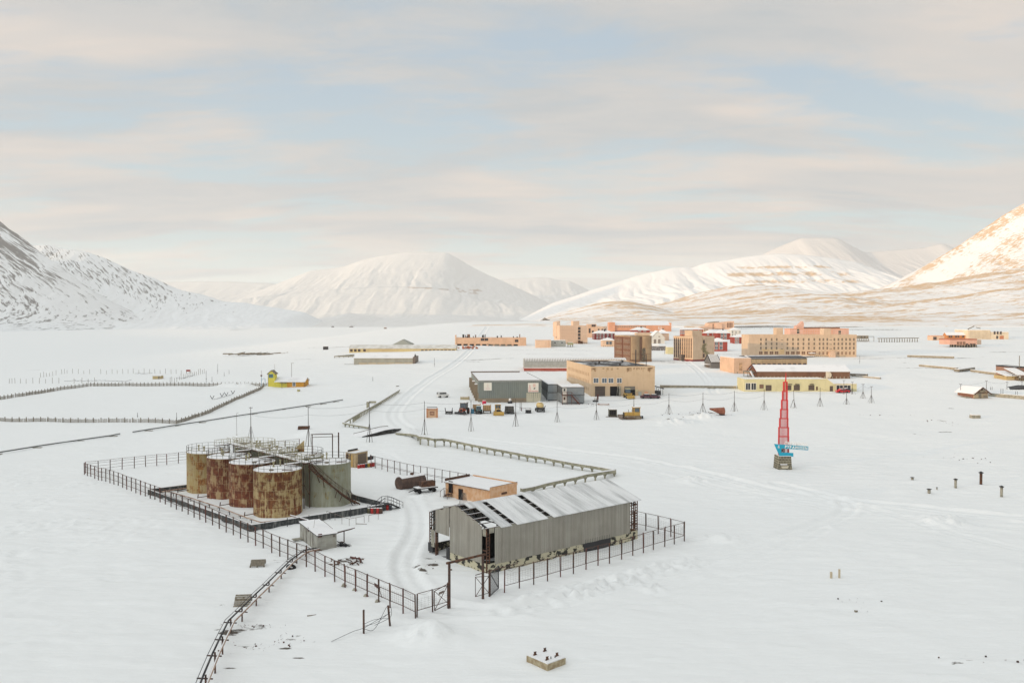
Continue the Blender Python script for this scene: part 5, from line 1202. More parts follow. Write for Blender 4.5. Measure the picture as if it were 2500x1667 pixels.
    for j in range(62):
        x = (j+.9)*h.W/62
        P = [(h.D/2-(h.D/2+.1)*math.cos(math.pi*i/n), h.H+.12+3.6*math.sin(math.pi*i/n)) for i in range(3,n)]
        for p, q in zip(P, P[1:]): a.bar((x,*p),(x,*q),.45 if p[0] > h.D*.2 else .2)
    h.part('snow_in_grooves', a, SNOW)
    h.part('eave_snow', MB().box(0,-.15,h.H-.25,h.W,.05,h.H+.0), SNOW)
    # --- gas station shed
    GN = 'grey green depot shed with two poster boards on its front'
    h = House('depot_shed', GN, U3(335,702), U3(1396,697), U3(0,348)[1], 26, U3(210,0)[0], rot=6)
    h.walls(GREYG, base=None); PL = wallmat('brown stone plinth', (.26,.21,.15)); zb = h.zl(U3(0,640)[1]); h.part('plinth', MB().box(-.1,-.12,-1,h.xl(U3(1140,0)[0]),-.003,zb).box(-.12,0,-1,-.003,h.D,zb+1.6), PL)
    ap = MB()
    for i in range(30): x = h.W*i/30; ap.box(x+.05,-.05,zb+.05,x+.16,-.003,h.H-.25)
    h.part('seam', ap, wallmat('grey green seam', (.15,.17,.16)))
    h.roof(SNOW, 'flat', par=.5); h.part('fascia', MB().box(-.15,-.25,h.H-.3,h.W+.1,-.12,h.H+.25).box(h.W+.02,-.1,h.H-.1,h.W+.15,h.D,h.H+.3), wallmat('grey fascia', (.27,.285,.27)))
    h.part('roof_edge', MB().box(-.2,h.D-.2,h.H+.3,h.W*.88,h.D,h.H+.75).bar((0,0,h.H),(0,h.D,h.H+.3),.25), M_WIRE)
    for x0, x1 in ((1143,1256),(1262,1384)): h.doorpx(U3(x0,0)[0], U3(x1,0)[0], U3(0,546)[1], U3(0,700)[1], mat('beige door leaf', (.47,.45,.35), .7), 'door_leaf')
    for i in range(6): y = h.D*(i+.5)/6; h.part('buttress', MB().prism([(y,-1),(y+.3,-1),(y+.3,h.H*.8),(y,h.H*.8)], -1.0, -.13, axis='x'), PL)
    h.part('buttress_snow', MB().box(-1.0,h.D*.08,h.H*.8+.01,-.14,h.D*.13,h.H*.8+.25).box(-1.0,h.D*.41,h.H*.8+.01,-.14,h.D*.47,h.H*.8+.25), SNOW)
    def poster(x0, x1, y0, y1, which):
        a, b = h.xl(U3(x0,0)[0]), h.xl(U3(x1,0)[0]); xm = (a+b)/2; z0, z1 = h.zl(U3(0,y1)[1], xm), h.zl(U3(0,y0)[1], xm); bd = MB().box(a,-.20,z0,b,-.14,z1).build('poster_board', mat('poster white', (.72,.70,.62), .6), h.root)
        w_, h_ = b-a, z1-z0; t = MB(); rc = mat('poster red', (.62,.10,.09), .6) if which else mat('faded pink print', (.66,.47,.46), .6)
        cx, cz, bw, bh = (a+w_*.17, z0+h_*.20, w_*.11, h_*.62) if which else (a+w_*.5, z0+h_*.42, w_*.08, h_*.45)
        for i in range(7): ww = bw*(1-i/7.5); t.box(cx-ww,-.215,cz+bh*i/7,cx+ww,-.202,cz+bh*i/7+bh*.03).box(cx-ww,-.215,cz+bh*i/7,cx-ww+.06,-.202,cz+bh*(i+1)/7).box(cx+ww-.06,-.215,cz+bh*i/7,cx+ww,-.202,cz+bh*(i+1)/7)
        t.build('tower_print', rc, bd)
        if which:
            text('GAS STATION', h.root, bd, (a+w_*.5,-.21,z0+h_*.05), h_*.135, rc, w_*.9)
            MB().box(a+w_*.46,-.212,z0+h_*.55,a+w_*.72,-.202,z0+h_*.9).build('pump_print', mat('pale pink print', (.68,.50,.42), .6), bd)
            MB().prism([(a+w_*.50,z0+h_*.33),(a+w_*.64,z0+h_*.31),(a+w_*.72,z0+h_*.44),(a+w_*.62,z0+h_*.5),(a+w_*.55,z0+h_*.45)], -.222, -.214).build('figure_print', mat('dark print', (.16,.16,.13), .6), bd)
        else:
            for k, ww in ((.30,.3),(.20,.3),(.12,.22)): MB().box(a+w_*(.5-ww),-.212,z0+h_*k,a+w_*(.5+ww),-.202,z0+h_*(k+.03)).build('faded_line', rc, bd)
    poster(422,555,372,505,0); poster(1168,1348,376,532,1)
    # --- stacked containers
    CM = mat('blue grey container', (.20,.225,.235), .6, col2=(.25,.27,.28), nscale=.5, amt=.6)
    def containers(A, B, top, Cx, mid, lab, grp, dep=13):
        h = House('shipping_container', lab[0], A, B, mid, dep, Cx, 'container', grp, rot=4)
        H1 = h.H; H2 = zat(h.K, top)-h.K.z
        def box(z0, z1, root):
            MB().box(0,0,z0,h.W,h.D,z1).build('body', CM, root); e = MB()
            for x in (0,h.W): e.box(x-.08,-.1,z0+.02,x+.08,-.003,z1-.02)
            e.box(-.1,-.12,z1-.14,h.W+.1,-.004,z1+.001).box(-.1,-.12,z0+.02,h.W+.1,-.004,z0+.14)
            for i in range(9): y = h.D*i/8; e.box(-.1,y,z0+.1,-.003,y+.15,z1-.1)
            e.build('edge_rail', M_DARK if z0 > 1 else CM, root)
        box(.35,H1,h.root); MB().box(.2,.2,-1,h.W-.2,h.D-.2,.34).build('underside', M_BLACK, h.root)
        r2 = thing('shipping_container', lab[1], 'container', h.K, h.root.rotation_euler[2], grp); box(H1+.02,H2,r2)
        MB().box(.15,.1,H2+.002,h.W-.1,h.D-.1,H2+.16).build('snow_cover', SNOW, r2)
        return h, H1, H2, r2
    g = 'stacked grey containers beside the depot shed'
    containers(U3(1500,685), U3(1668,688), U3(0,400)[1], U3(1400,0)[0], U3(0,545)[1], ('lower container of the stack next to the depot shed','upper container of the stack next to the depot shed'), g, 16)
    h, H1, H2, r2 = containers(U3(1742,738), U3(2120,732), U3(0,450)[1], U3(1665,0)[0], U3(0,585)[1], ('lower container of the stack with the red outside stair','upper container of the stack with the red outside stair'), g, 13)
    M_WD = mat('white door', (.62,.60,.55), .6)
    o = MB().box(.15,-.16,.5,1.5,-.125,H1-.2).build('door', M_WD, h.root); MB().box(.5,-.18,1.4,1.1,-.163,2.3).build('door_window', M_RUST, o)
    o = MB().box(.15,-.16,H1+.2,1.5,-.125,H2-.3).build('door', M_WD, r2); MB().box(.5,-.18,H1+1.3,1.1,-.163,H1+2.1).build('door_window', M_GLASS, o)
    st = thing('outside_stair', 'dark red steel stair climbing to the upper container door', 'stair', h.K, h.root.rotation_euler[2]); m = MB()
    m.box(0,-1.4,H1-.02,3.0,-.2,H1+.1).bar((3.0,-.4,H1),(5.6,-.6,0),.16,.35).bar((3.0,-1.3,H1),(5.6,-1.4,0),.16,.35)
    for i in range(9): f = i/9; m.box(3.0+2.6*f,-1.35,H1*(1-f)-.05,3.3+2.6*f,-.45,H1*(1-f))
    m.build('tread', M_REDPOST, st); m = MB()
    for x in (0,1.5,3.0): m.bar((x,-1.35,-.5),(x,-1.35,H1+1.1),.14)
    m.path([(0,-1.35,H1+1.1),(3,-1.35,H1+1.1),(5.6,-1.4,1.1)],.09,4).build('railing', M_REDPOST, st)
    # --- long pale yellow garage row
    h = House('garage_row', 'long pale yellow garage row with brown doors behind the red monument', T3(505,1022), T3(1575,1015), T3(0,868)[1], 6, T3(412,0)[0])
    h.walls(YEL); h.roof(SNOW, 'flat', par=.15, parm=YEL); x2 = h.xl(T3(1950,0)[0]); xm_ = h.xl(T3(1655,0)[0]); h2 = h.zl(T3(0,925)[1], xm_)
    MB().add([(h.W,0,-2),(xm_,0,-2),(xm_,0,h2),(h.W,0,h.H),(h.W,5.4,-2),(xm_,5.4,-2),(xm_,5.4,h2),(h.W,5.4,h.H)],[(0,1,2,3),(7,6,5,4),(3,2,6,7),(1,5,6,2),(0,4,5,1),(0,3,7,4)]).box(xm_+.003,0,-2,x2,5,h2).build('end_wing', YEL, h.root)
    MB().add([(h.W,-.1,h.H+.01),(xm_,-.1,h2+.01),(xm_,5.4,h2+.01),(h.W,5.4,h.H+.01),(h.W,-.1,h.H+.2),(xm_,-.1,h2+.2),(xm_,5.4,h2+.2),(h.W,5.4,h.H+.2)],[(0,3,2,1),(4,5,6,7),(0,1,5,4),(1,2,6,5),(2,3,7,6),(3,0,4,7)]).box(xm_,-.1,h2+.01,x2,5,h2+.2).build('wing_snow', SNOW, h.root)
    for x0, x1, y0, y1 in ((785,860,940,1012),(1040,1113,945,1006),(1145,1222,940,1008),(1333,1408,942,1006),(1605,1646,952,1018)): h.doorpx(T3(x0,0)[0], T3(x1,0)[0], T3(0,y0)[1], T3(0,y1)[1])
    h.doorpx(T3(1430,0)[0], T3(1452,0)[0], T3(0,958)[1], T3(0,1005)[1], M_RUST, 'side_door', frame=YEL)
    h.winpx(pts(T3,[(560,958),(632,958)]), 1.9, 2.6, fm=M_FRAMEW, gm=M_GLASS); h.winpx(pts(T3,[(733,958)]), 1.5, 1.5, fm=M_WIRE, gm=M_FRAMEB); h.winpx(pts(T3,[(1732,988),(1830,988)]), 2.6, 2.8, fm=M_FRAMEW)
    for x in (1092,1186,1372): a = h.xl(T3(x,0)[0]); h.part('lamp_hood', MB().box(a-.7,-.6,h.zl(T3(0,935)[1],a),a+.7,-.003,h.zl(T3(0,926)[1],a)), M_DARK)
    # --- brown gable shed
    h = House('gabled_shed', 'long brown plank shed under a broad snow roof behind the yellow garages', T3(668,850), T3(1862,848), T3(0,766)[1], 18, T3(575,0)[0], rot=-2)
    rg = h.zl(T3(0,684)[1],0,h.D/2)-h.H; h.walls(BROWN, 'gable', rh=rg); h.roof(M_SNOWROOF, 'gable', rh=rg, ov=.25); h.piles(24, .7)
    h.part('gable_trim', MB().bar((-.7,-.6,h.H-.2),(-.7,h.D/2,h.H+rg),.35).bar((-.7,h.D+.6,h.H-.2),(-.7,h.D/2,h.H+rg),.35), wallmat('red brown trim', (.17,.05,.03)))
    h.part('loading_dock', MB().box(-3.6,1,2.2,-.1,9,2.5).bar((-3.4,1.2,-1),(-3.4,1.2,2.2),.2).bar((-3.4,8,-1),(-3.4,8,2.2),.2), M_WOOD); h.part('chute', MB().bar((-2.6,.2,2.9),(-1.0,-1.0,-.6),1.3,.25), SNOW)
    for i, x in enumerate((1545,1572)):
        p = gp(*T3(x,858)); t = thing('cable_reel', ('left' if i == 0 else 'right')+' cable reel leaning against the brown gabled shed', 'reel', p, -.2, 'reels against the gabled shed'); m = MB(); nn = 18
        for q0, q1, r in ((-.5,-.4,1.5),(.4,.5,1.5),(-.4,.4,.7)):
            b = len(m.v); m.v += [(q0,r*math.cos(2*math.pi*k/nn),1.5+r*math.sin(2*math.pi*k/nn)) for k in range(nn)]+[(q1,r*math.cos(2*math.pi*k/nn),1.5+r*math.sin(2*math.pi*k/nn)) for k in range(nn)]
            fs = [[b+k,b+(k+1)%nn,b+nn+(k+1)%nn,b+nn+k] for k in range(nn)]+[[b+k for k in range(nn)],[b+nn+k for k in range(nn)]]; m.f += fs; m.m += [0]*len(fs); m.sm += [False]*len(fs)
        t.rotation_euler = (0,0,1.2); m.build('drum_flange', mat('pale reel wood', (.55,.50,.40), .8), t)
    # --- khaki long building with striped roof
    h = House('long_hall', 'stained ochre hall with a grooved roof behind the brown gabled shed', T3(378,792), T3(1312,752), T3(0,612)[1], 14, T3(203,0)[0], rot=7)
    h.walls(KHAKI); h.roof(M_DARK, 'barrel', rh=1.1, ov=.1, x0=8); 
    sn = MB()
    for i in range(44): x = 8+(i+.5)*(h.W-8)/44; sn.bar((x,.3,h.H+.3),(x,h.D/2,h.H+1.25),.9 if i < 26 else 1.6,.2)
    h.part('snow_strips', sn, SNOW); h.part('end_block', MB().box(-.1,-.12,-2,7.6,h.D+.1,h.H+.5), PEACH); h.part('end_block_snow', MB().box(0,0,h.H+.503,7.4,h.D,h.H+.7), SNOW)
    h.part('damp_stain', MB().box(2.2,-.135,1.2,3.6,-.122,h.H*.75), mat('damp stain', (.36,.22,.13), .9, col2=(.6,.38,.22), nscale=.8, amt=1))
    h.win([(h.xl(T3(437+65*i,0)[0]), h.H*.45) for i in range(14)], 1.5, 1.6, fm=M_FRAMEB, gm=M_GLASS); h.piles(12, .8)
    # --- small grey barn
    h = House('grey_barn', 'small dark grey barn with striped snow on its roof', U2(935,1165), U2(1165,1172), U2(0,1022)[1], 8, U2(785,0)[0], rot=5); DG = wallmat('dark grey boards', (.17,.165,.165), (.12,.12,.12), .4)
    h.walls(DG, 'gable', rh=3.2); h.roof(M_DARK, 'gable', rh=3.2, ov=.3); sn = MB()
    for i in range(8): x = (i+.5)*h.W/8; sn.bar((x,-.25,h.H+.1),(x,h.D/2,h.H+3.45),h.W/16,.2)
    h.part('snow_strip', sn, SNOW); h.part('door', MB().box(-.05,h.D*.35,-.4,-.003,h.D*.7,2.4), M_WIRE); h.part('roof_edge_board', MB().box(-1.6,.5,1.7,-.06,h.D*.95,1.85), SNOW)
    # --- four storey long block
    h = House('apartment_block', 'long sandy four storey block with rows of dark windows', T3(565,580), T3(1942,603), T3(0,312)[1], 15)
    h.walls(TAN); h.roof(SNOW, 'flat', par=.6, parm=TAN); xs = [T3(x,0)[0] for x in (720,787,857,922,1060,1130,1196,1264,1332,1402,1470,1518,1568,1658,1710,1758,1808,1857,1907)]
    sl = h.dz/h.W
    for r, y in enumerate((357,412,466)): h.win([(h.xl(x), h.zl(T3(0,y)[1])-1.0+sl*h.xl(x)*.0) for x in xs], 1.15, 1.8, fm=M_FRAMEP, gm=mat('brownish window glass', (.085,.065,.05), .3))
    h.win([(h.xl(x), h.zl(T3(0,528)[1])-1.0) for x in xs[:10]], 2.2, 1.9, fm=M_FRAMEP, gm=M_FRAMEB); h.win([(h.xl(x), h.zl(T3(0,533)[1])-1.0) for x in xs[10:]], 1.2, 2.0, fm=M_FRAMEP, gm=M_FRAMEB)
    for y in (372,428,484): h.win([(h.xl(T3(x,0)[0]), h.zl(T3(0,y)[1])) for x in (990,1612)], 1.6, .6, fm=M_FRAMEP)
    a = h.xl(T3(1624,0)[0]); h.part('entrance_porch', MB().box(a-1.6,-1.6,-1.2,a+1.6,-.003,h.zl(T3(0,520)[1])).prism([(a-1.8,h.zl(T3(0,520)[1])+.004),(a+1.8,h.zl(T3(0,520)[1])+.004),(a,h.zl(T3(0,505)[1]))], -1.8, -.003), PEACH2)
    a = h.xl(T3(935,0)[0]); b = h.xl(T3(1018,0)[0]); h.part('roof_hut', MB().box(a,2,h.H+.36,b,8,h.H+4.3), TAN)
    a = h.xl(T3(1540,0)[0]); b = h.xl(T3(1630,0)[0]); h.part('roof_hut', MB().box(a,2,h.H+.36,b,8,h.H+4.0), TAN)
    a = h.xl(T3(1300,0)[0]); h.part('entrance_canopy', MB().box(a-4,-3,.4,a+3.4,-.01,.6).box(a+1,-3.2,2.0,a+4,-.01,2.3), SNOW); h.part('wall_stain', MB().box(h.W*.12,-.02,1.5,h.W*.33,-.004,h.H*.38), mat('yellow damp wash', (.62,.42,.22), .9, col2=(.70,.50,.30), nscale=.3, amt=1))
    h.piles(20, .7, h.W*.55, h.W*.9)
    # --- salmon block behind it
    h = House('apartment_block', 'salmon block rising behind the long sandy four storey block', T3(1090,352), T3(1842,352), T3(0,228)[1], 14)
    h.walls(PINK, z0=-10); h.roof(SNOW, 'flat', par=.5, parm=ORANGE); h.part('stair_tower', MB().prism([(h.W*.12,h.H+.6),(h.W*.25,h.H+.6),(h.W*.25,h.H+4.6),(h.W*.235,h.H+6.2),(h.W*.17,h.H+3.2),(h.W*.12,h.H+2.4)], 2, 8), PINK)
    h.part('roof_ridge', MB().box(h.W*.27,4,h.H+.4,h.W*.88,10,h.H+1.5), wallmat('dark brown ridge', (.22,.11,.07)))
    h.winpx(pts(T3,[(1195,232),(1195,268),(1725,262),(1725,298)]), 2.2, 2.2, fm=M_FRAMEP); h.winpx(grid(T3,range(1270,1640,30),(255,290)), 1.4, 1.7, fm=PINK, gm=ORANGE)
    # --- striped corner block
    h = House('striped_block', 'five storey block with vertical window strips and a maroon base', U2(505,1012), U2(1022,962), U2(0,428)[1], 20, U2(45,0)[0], rot=28)
    h.walls(TAN, base=MAROON, bh=h.zl(U2(0,962)[1])); h.roof(SNOW, 'flat', par=.5, parm=TAN); D0, H0 = h.D, h.H
    s5 = MB()
    for i in range(9): y = D0*(.06+i*.108); s5.box(-.05,y,1.6,-.002,y+.75,H0-.4)
    h.part('window_strip', s5, wallmat('brown strip panel', (.20,.12,.075)))
    h.win([(D0*(.06+i*.108)+.37, 1.9+r*(H0-2.2)/5) for i in range(9) for r in range(5)], .62, 1.4, face='l', fm=M_FRAMEB, off=-.052, cross=False)
    h.winpx(pts(U2,[(770,530),(770,640),(770,745),(770,860)]), 1.1, 1.9, fm=M_FRAMEB); h.part('roof_hut', MB().box(h.W*.15,3,H0+.3,h.W*.6,9,H0+3.4), TAN); h.part('porch', MB().box(-2.2,D0*.42,-1,-.07,D0*.55,3.2), M_WIRE)
    h.part('drain_groove', MB().box(h.W*.44,-.04,1,h.W*.455,-.003,H0), wallmat('groove', (.42,.28,.17))); h.part('roof_clutter', MB().box(0,D0*.1,H0+.35,.2,D0*.95,H0+.6), M_DARK)
    iv = MB(); rr = random.Random(2)
    zt = 0
    for i in range(420):
        t = rr.random(); x = h.W*(.60+.10*math.sin(t*5+1)+rr.gauss(0,.05)); iv.cb(x,-.06,1.2+t*H0*.62,.22,.05,.3)
    h.part('climbing_stain', iv, wallmat('mossy stain', (.34,.29,.16)))
    # --- brown corner block
    h = House('brown_block', 'brown and tan corner block with a rounded streaked front', T2(1037,652), T2(1312,655), T2(0,326)[1], 20, T2(835,0)[0], rot=18)
    h.walls(BROWN); W0, D0, H0 = h.W, h.D, h.H; sh = MB()
    for a, b in ((.02,.44),(.56,.99)):
        vs = []; n = 8
        for k, (z) in enumerate((1.6,H0+.25)):
            for i in range(n+1): t = i/n; vs.append((W0*(a+(b-a)*t), -.03-.7*math.sin(math.pi*t)**.6, z))
        sh.add(vs, [(i,i+1,n+2+i,n+1+i) for i in range(n)])
    h.part('curved_shell', sh, TAUPE)
    b = MB()
    for a, c in ((.02,.44),(.56,.99)):
        b.box(W0*a,-.55,-1,W0*c,-.003,1.58)
    h.part('shell_foot', b, wallmat('dark tan base', (.26,.155,.09))); h.part('shell_joint', MB().box(W0*.03,-.76,H0*.33,W0*.43,-.70,H0*.34).box(W0*.57,-.76,H0*.33,W0*.98,-.70,H0*.34), M_FRAMEB)
    h.roof(M_SNOWROOF, 'flat', par=.6, parm=TAUPE); h.win([(D0*f, z) for z in (H0*.08,H0*.30,H0*.53,H0*.76) for f in (.06,.14,.22,.30,.38,.55,.63,.71,.79,.88)], .55, 1.7, face='l', fm=M_FRAMEP, gm=M_GLASS, cross=False)
    h.part('balcony_shaft', MB().box(W0*.455,-.1,0,W0*.545,-.003,H0-.5), M_FRAMEB); h.part('drainpipe', MB().bar((-.1,D0*.48,0),(-.1,D0*.48,H0),.25), wallmat('red pipe', (.20,.06,.04)))
    h.piles(16, .8)
    sc = MB(); rr = random.Random(4)
    for i in range(260): t = rr.random(); sc.cb(W0*(.60+rr.gauss(0,.035)),-.72,t*H0*.55,.25,.05,.35)
    h.part('soot_stain', sc, wallmat('grey stain', (.20,.17,.13)))
    # --- apricot tower, left of the town
    h = House('apartment_tower', 'apricot five storey tower at the left end of the town', T1(1392,420), T1(1748,434), T1(0,188)[1], 14, T1(1320,0)[0], rot=12)
    h.walls(PEACH2, z0=-6); h.roof(SNOW, 'flat', par=.4, parm=PEACH2); h.winpx(pts(T1,[(1642,218),(1642,258),(1642,300),(1642,342),(1642,386)]), 1.9, 1.9, fm=M_FRAMEB); h.part('stair_tower', MB().prism([(-.2,h.H*.4),(h.W*.12,h.H*.4),(h.W*.12,h.H+3.6),(-.2,h.H+2.8)], h.D*.5, h.D+2), PEACH2)
    h.win([(h.D*.6, z) for z in (h.H*.3,h.H*.47,h.H*.64,h.H*.81)], 1.6, 1.4, face='l', fm=M_FRAMEB)
    h.winpx(grid(T1,range(1415,1610,28),(218,256,296,336)), 1.5, 1.8, fm=PEACH, gm=PEACH2); h.part('roof_hut', MB().box(h.W*.55,5,h.H+.25,h.W*.78,10,h.H+3.6), PEACH2); h.part('porch', MB().box(h.W*.66,-2,-.6,h.W*.8,-.003,2.0), M_RUST); h.piles(8, 1.0, h.W*.5, h.W)
    h = House('apartment_wing', 'lower apricot wing to the right of the left tower', T1(1749,336), T1(1862,340), T1(0,170)[1], 12); h.walls(PEACH, z0=-6); h.roof(SNOW, 'flat', par=.4, parm=PEACH); h.winpx(pts(T1,[(1775,232),(1775,262),(1812,182),(1815,262),(1838,182)]), 1.6, 1.9, fm=M_FRAMEB)
    h = House('apartment_wing', 'lowest apricot wing beside the dark red house', T1(1863,320), T1(1998,322), T1(0,200)[1], 12); h.walls(PEACH2, z0=-6); h.roof(SNOW, 'flat', par=.4, parm=PEACH2); h.winpx(pts(T1,[(1890,234),(1935,234),(1975,234)]), 1.2, 1.6, fm=M_FRAMEB)
    # --- workshop row far left
    h = House('workshop_row', 'low peach workshop row with open dark bays and a cluttered roof', T1(62,442), T1(965,424), T1(0,346)[1], 16, T1(38,0)[0], rot=3)
    h.walls(PEACH); h.roof(M_SNOWROOF, 'flat', par=.5, parm=PEACH); zb = h.zl(T1(0,415)[1])
    for i in range(10):
        a = h.xl(T1(84+i*80,0)[0]); b = h.xl(T1(84+i*80+54,0)[0]); h.part('open_bay', MB().box(a,-.05,-1,b,-.004,zb*(1-.03*i)), M_BLACK)
    h.winpx(pts(T1,[(408,360),(457,360),(843,376)]), 2.4, 1.8, fm=M_FRAMEB); h.part('end_wall', MB().box(-.3,-.3,-1,.6,h.D,h.H+2.2), PEACH2)
    rr = random.Random(8)
    for i in range(14): x = rr.uniform(.08,.96)*h.W; y = rr.uniform(.2,.7)*h.D; h.part('roof_vent', MB().box(x,y,h.H+.2,x+rr.uniform(.5,2.6 if i % 4 == 0 else 1),y+1,h.H+rr.uniform(1.0,2.8)), M_DARK if i % 3 else M_FRAMEB)
    t = House('loading_ramp', 'wooden ramp slab leaning before the peach workshop row', T1(465,450), T1(800,468), T1(0,440)[1], 2, cat='ramp'); t.part('deck', MB().prism([(0,1.6),(8,.8),(t.W,.7),(t.W,.5),(7,.4),(0,1.2)], 0, 2), M_WOOD); m = MB()
    for i in range(9): m.bar((1+i*t.W/9,.2,-1),(1+i*t.W/9,.2,.6),.2)
    t.part('leg', m, M_PILE)
    # --- small ones in front of the tower
    h = House('utility_block', 'small windowless peach block left of the apricot tower', T1(1087,466), T1(1282,466), T1(0,372)[1], 9, T1(1070,0)[0]); h.walls(PEACH2); h.roof(SNOW, 'flat', par=.3, parm=PEACH); h.part('corner_pier', MB().box(h.W-2.0,-.12,-1,h.W-1.2,-.003,h.H+.2), PEACH)
    h = House('utility_shed', 'low pale grey shed attached beside the windowless peach block', T1(1286,452), T1(1470,455), T1(0,372)[1], 9); h.walls(wallmat('pale grey plaster', (.48,.47,.42), streak=.5)); h.roof(SNOW, 'flat', par=.3); h.win([(h.W*.75,h.H*.5),(h.W*.25,h.H*.5)], 1.6, 1.2, fm=M_FRAMEW)
    h = House('stilt_cabin', 'olive box cabin on short stilts before the apricot tower', T1(1497,455), T1(1568,455), T1(0,400)[1], 5, cat='hut'); OL = wallmat('olive boards', (.42,.38,.20)); h.walls(OL, z0=1.4); h.roof(SNOW, 'flat', par=.3); m = MB()
    for x in (.2,h.W/2,h.W-.4): m.cb(x,.2,-1,.25,.25,2.4).cb(x,4,-1,.25,.25,2.4)
    h.part('stilt', m, M_PILE)
    # --- school
    h = House('school_hall', 'long orange hall with a strip of windows and white wall emblem', T2(842,256), T2(1556,262), T2(0,178)[1], 18); h.walls(ORANGE, z0=-5); h.roof(M_SNOWROOF, 'mono', rh=4.2, ov=.2)
    a = h.xl(T2(765,0)[0]); h.part('end_tower', MB().box(a,-1.5,-5,-.01,h.D*.6,h.zl(T2(0,138)[1])), ORANGE); h.part('end_fin', MB().box(h.W-.5,-.8,-5,h.W+.4,h.D*.7,h.zl(T2(0,146)[1])), ORANGE)
    b = h.xl(T2(1230,0)[0]); h.win([(1.5+i*(b-3)/12+1.5, h.H*.66) for i in range(13)], (b-4)/13-.3, h.H*.24, fm=PEACH, gm=M_WIRE); h.part('red_footing', MB().box(0,-.1,-1,h.W*.5,-.003,h.H*.14), REDB)
    e = MB(); xc = h.xl(T2(1418,0)[0]); S_ = .55
    for dx, dz, w, hh in ((-2.4,.5,1.0,1.2),(1.4,.5,1.0,1.2),(-2.2,-5,.8,5.4),(1.4,-5,.8,5.4),(-3.4,-2.6,1.1,.9),(2.3,-2.6,1.1,.9),(-1.2,-3.4,2.6,.7)): e.box(xc+dx*S_,-.1,h.H*.72+dz*S_,xc+(dx+w)*S_,-.003,h.H*.72+(dz+hh)*S_)
    h.part('wall_emblem', e, M_FRAMEW)
    # --- houses with hip roofs
    def hip(label, A, B, top, peak, Cx, depth, wm, wins=None, ww=1.3, wh=1.7, rm=M_SNOWROOF, group=None, left=None, rot=0, name='timber_house', fm=M_FRAMEW, chim=True, z0=-4):
        h = House(name, label, A, B, top, depth, Cx, 'house', group, rot); h.walls(wm, z0=z0); rh = zat(h.K+h.u*h.W/2+h.v*h.D/2, peak)-h.K.z-h.H; h.roof(rm, 'hip', rh=max(1.2,rh), ov=.5)
        if wins: h.winpx(wins, ww, wh, fm=fm, gm=M_GLASSB)
        if left: h.win([(h.D*f, z*h.H) for f in left for z in (.12,.58)], ww, wh, face='l', fm=fm, gm=M_GLASSB)
        if chim: h.part('chimney', MB().cb(h.W*.55,h.D*.4,h.H,1,1,max(1.2,rh)+.8), M_DARK)
        return h
    g = 'hip roofed two storey houses'
    hip('dark red two storey house just left of the brown block', T2(585,362), T2(836,360), T2(0,282)[1], T2(0,243)[1], T2(553,0)[0], 11, REDB, grid(T2,(620,658,700,752,803),(298,336)), group=g, left=(.3,.7), rot=8)
    hip('small red house with a white roof in front of the orange hall', T2(1062,272), T2(1290,268), T2(0,240)[1], T2(0,200)[1], None, 12, RED, pts(T2,[(1150,252),(1170,252),(1215,252),(1235,252)]), 1.0, 1.4, group=g)
    hip('red and peach house with a hip roof under the orange hall', T2(1402,372), T2(1532,372), T2(0,282)[1], T2(0,232)[1], None, 14, PEACH, group=g).part('red_side', MB().box(0,0,-1,1,1,1), RED)
    o = [x for x in bpy.data.objects if x.name.startswith('red_side')][-1]; hh = o.parent; bpy.data.objects.remove(o)
    h = House('timber_house', 'narrow red house end with two white windows beside the peach front', T2(1482,370), T2(1533,370), T2(0,283)[1], 9, cat='house', group=g); h.walls(RED, z0=-3); h.roof(M_SNOWROOF, 'flat', par=.3); h.winpx(pts(T2,[(1500,298),(1500,344)]), 1.5, 1.8, fm=M_FRAMEW)
    h = hip('peach bungalow with a white hip roof left of the brown block', T2(682,447), T2(850,440), T2(0,370)[1], T2(0,333)[1], None, 10, PEACH2, pts(T2,[(748,403),(788,403)]), 1.7, 2.2, name='bungalow', fm=M_WOOD); h.piles(6,.7)
    h = House('white_house', 'white gabled house right of the brown block with two windows', T2(1300,412), T2(1478,410), T2(0,335)[1], 12, cat='house'); h.walls(WHITE, 'gabley', rh=h.zl(T2(0,252)[1])-h.H); h.roof(M_SNOWROOF, 'gabley', rh=h.zl(T2(0,250)[1])-h.H, ov=.5); h.winpx(pts(T2,[(1355,382),(1410,382)]), 2.0, 3.2, fm=M_FRAMEW, gm=M_WIRE); h.part('attic_vent', MB().box(h.W*.55,-.06,h.H*1.1,h.W*.68,-.003,h.H*1.25), M_WOOD)
    h = House('white_house', 'low snow roofed house directly behind the brown block', T2(860,340), T2(1140,340), T2(0,318)[1], 14, cat='house'); h.walls(TAN, z0=-4); h.roof(M_SNOWROOF, 'gable', rh=3.2, ov=.5)
    h = House('theatre_roof', 'pale curved roof building peeking over the brown block', T2(1120,345), T2(1310,345), T2(0,292)[1], 12); h.walls(TAN, 'flat', z0=-3); h.roof(TAN, 'barrel', rh=1.2, ov=.1)
    # stone retaining wall and rubble right of the brown block
    h = House('stone_wall', 'dark rubble stone wall right of the brown block', T2(1315,495), T2(1495,480), T2(0,425)[1], 1.5, cat='wall'); h.part('masonry', MB().box(0,0,-1,h.W*.5,1.5,h.H).box(h.W*.5+.01,0,-1,h.W,1.5,h.H*.75), mat('dark rubble', (.12,.115,.12), .9, col2=(.5,.5,.5), nscale=1.6, amt=.8, thr=(.5,.62))); h.part('snow_cap', MB().box(0,-.1,h.H*.751,h.W,1.6,h.H*.8).box(0,-.1,h.H*.801,h.W*.5,1.6,h.H+.3), SNOW)
